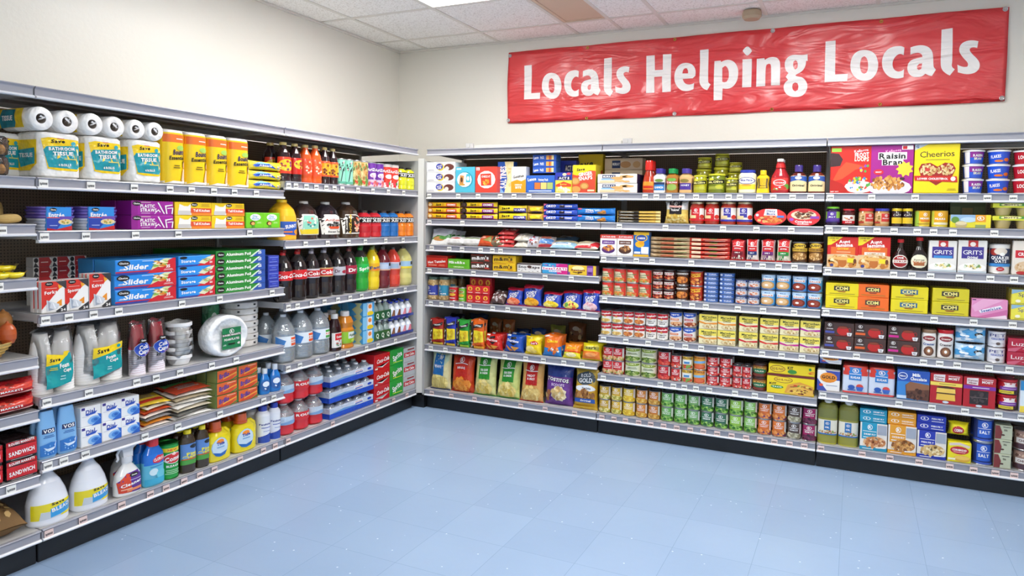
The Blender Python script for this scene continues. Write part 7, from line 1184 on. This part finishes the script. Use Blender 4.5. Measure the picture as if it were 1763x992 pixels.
DIAL = [T('Dial', .46, .74, .2, '1f3a9a', .44, .12, sh=.15), P([(.2, .6), (.8, .72), (.7, .58), (.3, .54)], '2a50b8'), R(.04, .84, .2, .97, '3a2f86'), E(.66, .26, .34, .22, '8ab8e8'), E(.7, .26, .22, .14, '4a86d0'), E(.72, .28, .1, .07, '2a62b8'), P([(.5, 0), (1, 0), (1, .5), (.8, .56), (.96, .3)], '2a62c0'), FINE(.06, .5, .4, .54, 1, 'a8b0c8')]
put('m5', 139.5, 241, 691, BX('eeeeee', DIAL, d=.5), 'white and blue bar soap carton', 'soap_box', 'box', n=3, st=2, dp=2)
gpk = 'pile of flat seasoning packets on the fifth left shelf'
rdp = random.Random(5)
for j in range(7):
    lay('m5', 243+3*(j % 3), 296+2*(j % 2), 742, ('e4e1dc', 'd8842a', '8a8684', 'e8e2d8', 'c8502a', 'dcd4c8', 'e6c23a')[j], [P([(.1, .1), (.9, .2), (.9, .4), (.1, .3)], ('c83a2a', 'e0b83a', '8a6a4a')[j % 3]), FINE(.2, .5, .8, .8, 3, '8a8680')], 'flat white packet in the nearer pile, %s' % ('bottom', 'second', 'third', 'fourth', 'fifth', 'sixth', 'top')[j], 'seasoning_packet', 'packet', 120+j, th=.014, dep=.14, z0=.016*j, tag=j == 0, yaw=(rdp.random()-.5)*.3, group=gpk, slope=.12)
for j in range(8):
    lay('m5', 300+2*(j % 3), 366-2*(j % 2), 720, ('e6e3de', '6a6a66', 'e0d4bc', 'd8d6d0', 'e8e4dc', 'b8a88a', 'e6e2da', 'b8442a')[j], [P([(.05, .6), (.5, .7), (.9, .65), (.9, .9), (.05, .9)], ('c8442a', '4a8a4a', 'd8a83a')[j % 3]), FINE(.2, .2, .8, .5, 3, '9a9690')], 'flat pale packet in the farther pile, %s' % ('bottom', 'second', 'third', 'fourth', 'fifth', 'sixth', 'seventh', 'top')[j], 'seasoning_packet', 'packet', 130+j, th=.014, dep=.14, z0=.016*j, tag=j == 0, yaw=(rdp.random()-.5)*.3, group=gpk, slope=.12)
BR = [P([(.04, .04), (.96, .04), (.96, .96), (.04, .96)], 'd8622a'), P([(.04, .04), (.7, .04), (.96, .6), (.96, .96)], 'cf4a22'), P([(.0, 0), (.6, .0), (1, .3), (1, .16), (.7, 0)], '3a7a3a'), P([(.3, .2), (.95, .5), (.95, .62), (.3, .3)], 'e8a03a'), T('Brillo', .36, .55, .36, '2a3a9a', .46, .14, sh=.15), FINE(.5, .8, .9, .9, 1, 'f0c8a8')]
put('m5', 372, 444.5, 631, BX('3f6a34', BR, d=.5, side='8f9a56'), 'orange and green scouring pad box', 'scouring_pad_box', 'box', n=2, st=3, dp=3)
put('m5', 330, 352, 660, BX('8a7a60', [FINE(.1, .1, .9, .9, 6, 'b8a88a')], d=.6, mat='matte'), 'small brown bundle of sponges standing at the back', 'sponge_bundle', 'bundle', off=.2, h=.12, tag=0)
DSH = [E(.5, .5, .46, .44, '2a62a8'), E(.5, .62, .26, .2, 'e0e8f0'), SCT(.5, .3, .2, .14, ['e8eef4', '1f4a8a'], 8, .08)]
for a, b, t, l in ((447.5, 464, 636, 'nearer'), (465, 482.5, 628, 'farther')):
    put('m5', a, b, t, BOT([(.88, 0), (1, .05), (1, .35), (.85, .6), (.55, .74), (.4, .8)], [(1, '1a74c4', 'liq')], 'dfe6ee', DSH, (.08, .6), capr=.42, capz=.8, d=.6), l+' blue dish soap bottle with white cap', 'dish_soap_bottle', 'bottle', group='blue dish soap bottles', dp=2)
# bottom shelf: cleaners
BLC = [(.96, 0), (1, .03), (1, .36), (.97, .42), (.86, .56), (.62, .74), (.36, .86), (.26, .92), (.26, .94)]
BLF = [R(0, .06, 1, .92, 'e8d61e'), P([(.2, .06), (.6, .06), (.62, .4), (.24, .5)], 'c8ced4'), P([(.42, .1), (.96, .26), (.96, .84), (.42, .6)], '3a9ad8'), T('BLEACH', .66, .56, .2, w_, .44, .12), T('Save', .56, .86, .13, k_, .24, .08)]
for a, b, t, l in ((60, 129, 807, 'white bleach jug with yellow label, nearest'), (135, 196, 787, 'white bleach jug with yellow label beside the sprays')):
    put('mb', a, b, t, jug('e9ebf2', '2a3fa0', BLF, (.10, .42), mat='gloss', d=.72, prof=BLC, n=2.2, capr=.26, capz=.93, handle=True, hx=.16, hz=.66), l, 'bleach_jug', 'jug', group='bleach jugs')
def spray(body, label, trig, lb):
    def mk(w, h):
        d = w*.5; bw = w*.92
        b = sol(bw, h*.66, d, [(.9, 0), (1, .04), (1, .4), (.9, .62), (.6, .8), (.36, .92), (.34, 1)], [(.5, body[0], 'gloss'), (1, body[1], 'gloss')], n=2.4, seg=28, art=label, az=(.06, .70))
        hd = MB()
        hd.join(sol(bw*.4, h*.12, d*.6, [(1, 0), (1, 1)], [(1, trig, 'gloss')], seg=16), Matrix.Translation((0, 0, h*.64)))
        v = [(-.05*w, z) for z in (0,)]
        pr = [(-.16*w, h*.74), (.16*w, h*.74), (.17*w, h*.9), (.36*w, h*.97), (.36*w, h), (-.42*w, h), (-.5*w, h*.95), (-.2*w, h*.92)]
        t_ = w*.09; n = len(pr)
        hd.add([(x, -t_, z) for x, z in pr]+[(x, t_, z) for x, z in pr], [tuple(range(n)), tuple(range(2*n-1, n-1, -1))]+[(i, i+n, (i+1) % n+n, (i+1) % n) for i in range(n)], trig, 'gloss')
        lever = tube([(-.24*w, 0, h*.92), (-.34*w, 0, h*.84), (-.30*w, 0, h*.74), (-.36*w, 0, h*.70)], w*.04, trig, 'gloss')
        return [(None, b, None), ('spray_head', hd, None), ('trigger', lever, None)], d
    return mk
CLF = [P([(.05, .1), (.9, .0), (1, .8), (.9, 1), (.3, .96), (0, .6)], '5a2f8a'), P([(.05, .1), (.5, .05), (.45, .9), (.3, .96), (0, .6)], 'd8421f'), E(.62, .84, .2, .1, k_), T('Choice', .62, .84, .06, w_, .24), T('Cleaner', .5, .46, .14, w_, .8, .1), FINE(.42, .6, .9, .66, 1, 'c8b8e0'), R(.3, .12, .9, .24, 'e88a5a'), FINE(.1, .2, .5, .3, 1, 'f0c0a0')]
put('mb', 202, 251, 764, spray(('ecebe9', 'ecebe9'), CLF, 'dcdcdf', 0), 'white spray bottle of cleaner with purple and red label', 'spray_bottle', 'bottle', group='spray bottles')
put('mb', 196, 238, 764, spray(('ecebe9', 'ecebe9'), CLF, 'c8c8cc', 0), 'white spray bottle standing behind the front one', 'spray_bottle', 'bottle', off=.12, tag=0, h=.27, group='spray bottles')
CXF = [R(0, .66, 1, 1, '1f6fd0'), P([(.3, .82), (.55, .95), (.95, .9), (.98, .78), (.6, .68), (.34, .72)], 'd02a3a'), T('CLOROX', .65, .82, .09, w_, .6, .08), FINE(.2, .56, .8, .62, 1, '3a78b8'), E(.35, .42, .2, .12, 'cfe8ee'), E(.7, .3, .24, .16, '6ac4d8'), R(0, 0, 1, .2, '3aa8cc')]
put('mb', 251.5, 287.5, 753.5, BOT([(.92, 0), (1, .04), (1, .5), (.94, .66), (.6, .78), (.5, .84)], [(.5, '62bcd8', 'gloss'), (1, '1f6fd0', 'gloss')], 'c8242c', CXF, (.04, .66), capr=.5, capz=.82, d=.55, n=2.3), 'blue toilet cleaner bottle with red cap', 'cleaner_bottle', 'bottle', dp=2)
put('mb', 279, 309.5, 765, CAN('1f9a3a', [R(0, .8, 1, .92, 'e8d21c'), T('NEW', .5, .86, .06, 'c83a1a', .4), E(.55, .6, .44, .17, 'f0ece8'), E(.55, .6, .41, .15, 'cf2a2a'), P([(.45, .72), (.55, .8), (.65, .72), (.55, .69)], 'f0d0c8'), T('Comet', .56, .59, .13, w_, .74, .1, sh=.1), T('BLEACH', .5, .36, .06, w_, .5), FINE(.2, .1, .8, .26, 3, 'a8dcae')], top='2a8a3a', rim='2a8a3a', mat='gloss'), 'green scouring powder can', 'powder_can', 'can', dp=2)
PIN = [R(0, 0, 1, 1, '5a86c8'), R(0, 0, 1, .3, '4a9a3a'), E(.7, .86, .2, .1, k_), T('Pine', .62, .52, .16, 'e8e02a', .5, .1), T('Cleaner', .55, .38, .15, 'e8e02a', .8, .1), P([(0, .3), (.3, .4), (.5, .3)], '6a9ad8'), R(.1, .24, .9, .28, 'c83a2a')]
for a, b, t, l in ((310, 335.5, 742, 'green can side'), (337.5, 359, 734, 'yellow jug side')):
    put('mb', a, b, t, BOT([(.92, 0), (1, .03), (1, .3), (.97, .34), (1, .7), (.8, .82), (.42, .9)], [(1, '3a2c1e', 'liq')], 'e8d21c', PIN, (.2, .68), capr=.46, capz=.9, d=.62, n=2.2), 'brown pine cleaner bottle with yellow cap, '+l, 'pine_cleaner_bottle', 'bottle', dp=2, group='pine cleaner bottles')
def tide(w, h):
    d = w*.5
    b = sol(w*.94, h*.80, d, [(.86, 0), (.98, .04), (1, .3), (.98, .6), (.86, .8), (.55, .92), (.42, 1)], [(1, 'ead61a', 'gloss')], n=2.6, seg=30, art=[E(.4, .5, .34, .46, '8ab8dc'), E(.4, .5, .32, .44, 'c8dcea'), P([(.1, .3), (.4, .2), (.7, .3), (.6, .1), (.4, .05), (.2, .12)], '1f62b0'), E(.4, .78, .16, .1, 'e8862a'), T('Tide', .4, .68, .14, '2a3a9a', .34, .08), FINE(.24, .46, .56, .56, 1, '6a9ac8')], az=(.12, .78))
    pts = [(w*.10, 0, h*.74), (w*.28, 0, h*.75), (w*.43, 0, h*.66), (w*.47, 0, h*.5), (w*.45, 0, h*.32)]
    hd = tube(pts, w*.06, 'ead61a', 'gloss')
    cp = shift(sol(w*.44, h*.25, w*.44, [(1, 0), (1, .2), (.92, .24), (.86, .98), (.8, 1)], [(1, 'c8541c', 'liq')], seg=20), x=-w*.12, z=h*.75)
    b2 = shift(b, x=-w*.02)
    return [(None, b2, None), ('handle', hd, None), ('cap', cp, None)], d
put('mb', 362.5, 405, 725, tide, 'yellow laundry detergent jug, nearer one', 'detergent_jug', 'jug', dp=2, group='laundry detergent jugs')
put('mb', 407, 449, 711, tide, 'yellow laundry detergent jug beside the starch cans', 'detergent_jug', 'jug', dp=2, group='laundry detergent jugs')
STF = [R(0, 0, 1, .22, '2a48a8'), P([(.0, .22), (.4, .22), (1, .38), (1, .2)], '2a48a8'), T('Faultless', .5, .7, .06, '2a3a8a', .86), FINE(.2, .54, .8, .6, 1, '4a5ab0'), FINE(.3, .42, .7, .46, 1, '6a7ac0')]
for a, b, t, l in ((447, 466.5, 701, 'nearer'), (467.5, 484, 695, 'farther')):
    put('mb', a, b, t, BOT([(.95, 0), (1, .02), (1, .74), (.9, .8), (.6, .86)], [(1, 'e8eaf0', 'gloss')], '2a3fa8', STF, (.03, .74), capr=.6, capz=.86), l+' white starch spray can with blue cap', 'starch_can', 'can', dp=2, group='starch spray cans')
# ================================================================== leftmost bay
def clam(F):
    def mk(w, h):
        d = w*.55; m = MB()
        for i in range(5):
            q = sol(w*.2, h*.5, d*.7, [(.6, 0), (1, .3), (1, .6), (.7, .95), (.5, 1)], [(1, 'b8823f', 'matte')], seg=14); m.join(q, Matrix.Translation((-w*.36+i*w*.18, 0, h*.08+(i % 2)*.01)))
        c = sol(w, h, d, [(.86, 0), (.95, .08), (1, .46), (1, .54), (.94, .9), (.82, 1)], [(1, 'ffffff', 'wrap')], n=5, seg=28)
        return [(None, m, 'brown rolls'), ('clear_shell', c, None)], d
    return mk
put('n1', -60, 21.5, 231, clam(0), 'clear plastic box of bread rolls', 'bread_box', 'bread', st=2, group='bread roll boxes')
def potato(w, h):
    q = sol(w, h, h*1.1, [(.25, 0), (.7, .08), (.93, .26), (1, .5), (.95, .72), (.7, .92), (.2, 1)], [(1, 'c2a262', 'matte')], n=2.0, seg=24)
    q.v = [(x+.06*h*math.sin(3*z/h+2), y, z+.05*h*math.sin(5*x/w)) for x, y, z in q.v]; lo = min(v[2] for v in q.v); return [(None, shift(q, z=-lo), None)], h*1.1
put('n2', -4, 43, 369, potato, 'large pale brown potato at the shelf end', 'potato', 'vegetable', off=.03, group='loose potatoes')
put('n2', -62, -8, 371, potato, 'pale brown potato beyond the shelf end one', 'potato', 'vegetable', off=.03, tag=0, group='loose potatoes')
put('n2', -40, 18, 371, potato, 'pale brown potato in the row behind', 'potato', 'vegetable', off=.15, tag=0, group='loose potatoes', h=.09)
def bananas(w, h):
    ps = []
    for i, (cx, cy, cz, a0) in enumerate(((-.22, -.030, 0, .1), (.20, -.032, .0, -.12), (-.02, .004, .05, .2), (-.24, .03, .50, .2), (.02, -.004, .56, -.05), (.26, .024, .48, .22))):
        pts = []; L_ = w*.56
        for k in range(11):
            t = k/10-.5; pts.append((w*cx+L_*t*math.cos(a0), cy+L_*t*math.sin(a0)*.4, h*(cz+.9*t*t*.75)))
        m = tube(pts, h*.25, 'e6cf1e', 'gloss', seg=10, taper=[.25, .7, .92, 1, 1.02, 1, .98, .95, .86, .6, .22])
        for q in (0, -1): m.join(tube([pts[q], tuple(Vector(pts[q])+Vector((.010*(1 if q else -1), 0, .010)))], h*.05, '5a4a22' if q else 'a8b02a', 'matte', seg=6))
        ps.append(m)
    lo = min(v[2] for m in ps for v in m.v); hi = max(v[2] for m in ps for v in m.v); k = h/(hi-lo)
    for m in ps: m.v = [(x, y, (z-lo)*k) for x, y, z in m.v]
    ys = [v[1] for m in ps for v in m.v]; c = (min(ys)+max(ys))/2
    return [(None if i == 0 else 'banana', shift(m, y=-c), None) for i, m in enumerate(ps)], max(ys)-min(ys)
put('n3', -10, 47, 455, bananas, 'bunch of yellow bananas at the shelf end', 'banana_bunch', 'fruit', off=.01, group='banana bunches')
put('n3', -75, -12, 455, bananas, 'bunch of yellow bananas farther along the shelf', 'banana_bunch', 'fruit', off=.01, tag=0, group='banana bunches')
put('n3', -50, 10, 450, bananas, 'bunch of yellow bananas lying behind', 'banana_bunch', 'fruit', off=.14, tag=0, group='banana bunches', h=.1)
def basket(w, h):
    n = 40; m = MB(); pr = [(.55, 0), (.6, .02), (.8, .5), (1, 1), (1.03, 1.02), (.99, 1.04), (.96, .98), (.76, .5), (.55, .08)]; d = w*.75
    vs = []
    for q, z in pr:
        for i in range(n):
            a = 2*PI*i/n; k = 1+.02*((i+int(z*10)) % 2); vs.append((w/2*q*k*math.cos(a), d/2*q*k*math.sin(a), z*h))
    m.add(vs, [(k*n+i, k*n+(i+1) % n, (k+1)*n+(i+1) % n, (k+1)*n+i) for k in range(len(pr)-1) for i in range(n)]+[tuple(range(n-1, -1, -1)), tuple(range((len(pr)-1)*n, len(pr)*n))], 'd0b068', 'matte')
    for z in (.2, .4, .6, .8):
        q = interp([(p_, z_) for p_, z_ in pr[:4]], z)
        m.join(tube([(w/2*(q+.02)*math.cos(2*PI*i/24), d/2*(q+.02)*math.sin(2*PI*i/24), z*h) for i in range(24)], .004, 'bf9c54', 'matte', 6, True))
    return [(None, m, None)], d
bs = put('n4', -95, 45, 599, basket, 'shallow woven basket holding onions at the shelf end', 'onion_basket', 'basket', off=-.005)
def onion(c):
    return rnd(lambda w, h: ([(None, sol(w, h, w, [(.25, 0), (.7, .06), (.95, .24), (1, .45), (.92, .66), (.6, .84), (.25, .91), (.1, 1)], [(1, c, 'soft')], seg=20), None)], w))
for i, (a, b, t, c, o, z0_, l) in enumerate(((0, 31, 573, 'b8562a', .02, .05, 'copper onion at the right rim of the basket'), (-36, -4, 573, 'b4602f', .03, .05, 'copper onion left of the rim one'), (-8, 24, 548, 'a8703a', .09, .085, 'brown onion on top of the heap'), (-46, -14, 548, 'b06a34', .09, .085, 'second brown onion on top of the heap'), (-70, -40, 574, 'b4582a', .03, .05, 'onion far along in the basket'))):
    put('n4', a, b, t, onion(c), l, 'onion', 'vegetable', off=o, z0=z0_, h=.082, tag=0, group='onions in the basket')
def sausage(F): return BAG('b01c22', F, d=2.2, crimp='lr', seed=141, mat='film', wr=.9)
SAU = [R(.05, .1, .95, .34, '7a1418'), P([(0, .55), (.5, .9), (.95, .8), (.9, .5)], 'd8483a'), T('ROUSES MARKETS', .45, .5, .12, w_, .56), FINE(.1, .24, .9, .36, 1, 'e8b0a8'), SCT(.4, .8, .3, .12, ['e8d8d0', '8a2a24'], 8, .06)]
put('n5', -60, 76, 662, sausage(SAU), 'red vacuum pack of smoked sausage', 'sausage_pack', 'meat', st=2, off=-.01, group='sausage packs two high')
SND2 = [R(0, .12, 1, .72, 'c81f26'), P([(.0, .72), (.3, .8), (1, .74), (1, .96), (0, .98)], 'a8181e'), T('ROUSES MARKETS', .5, .88, .12, w_, .84, .06), T('SANDWICH', .5, .38, .2, w_, .84, .06), FINE(.15, .04, .85, .1, 1, 'b8a8a8')]
put('n6', 11, 64, 756, BX('241a1c', SND2, d=1.2, side='2a1a1c', mat='film'), 'red and black wrapped sandwich meat pack at the shelf end', 'sandwich_pack', 'meat', st=2, dp=2, group='sandwich meat packs')
put('n6', -50, 5, 772, BX('241a1c', SND2, d=1.2, side='2a1a1c', mat='film'), 'red and black sandwich meat pack farther along', 'sandwich_pack', 'meat', st=2, dp=2, group='sandwich meat packs')
lay('nb', -45, 48, 860, '7a5a32', [SCT(.5, .5, .46, .44, ['a8824a', '5a4022', 'c8a468', '8a6636'], 50, .06, 8)], 'brown mesh sack of potatoes lying on the bottom shelf', 'potato_sack', 'bag', 151, th=.10, dep=.2, slope=.2, mat='matte', tag=0)
# ------------------------------------------------------------------ price tags on the channels
me_t = {}
for tilt_, pm in ((0, M_tag), (1, M_pink)):
    t_ = meshof('price_tag', [(-.016, -.0022, -.014, .016, -.0012, .014)], pm); t_.materials.append(M_ink)
    bm = bmesh.new(); bm.from_mesh(t_)
    for q in range(8):
        x = -.013+q*.0033; z = -.005 if q != 1 else -.007
        vv = [bm.verts.new((x+dx, -.0028, z+dz)) for dx, dz in ((0, 0), (.0022, 0), (.0022, .008), (0, .008))]; f = bm.faces.new(vv); f.material_index = 1
    bm.to_mesh(t_); bm.free(); me_t[tilt_] = t_
for k, lst in TAGS.items():
    sh, side, s0 = SHELF[k]; last = -9
    sh = [o for o in bpy.data.objects if o.name.startswith('shelf') and o == SHELF[k][0]][0]
    for s in sorted(lst):
        x = min(max(s-BAYOF[k][1], .025), W-.025)
        if x-last < .04: continue
        last = x
        link('price_tag', me_t[1 if k[1] == 'b' else 0], sh, loc=(x, -.0005, -.022))
print('OBJECTS', len(bpy.data.objects), 'LABELS', len(LABELS))
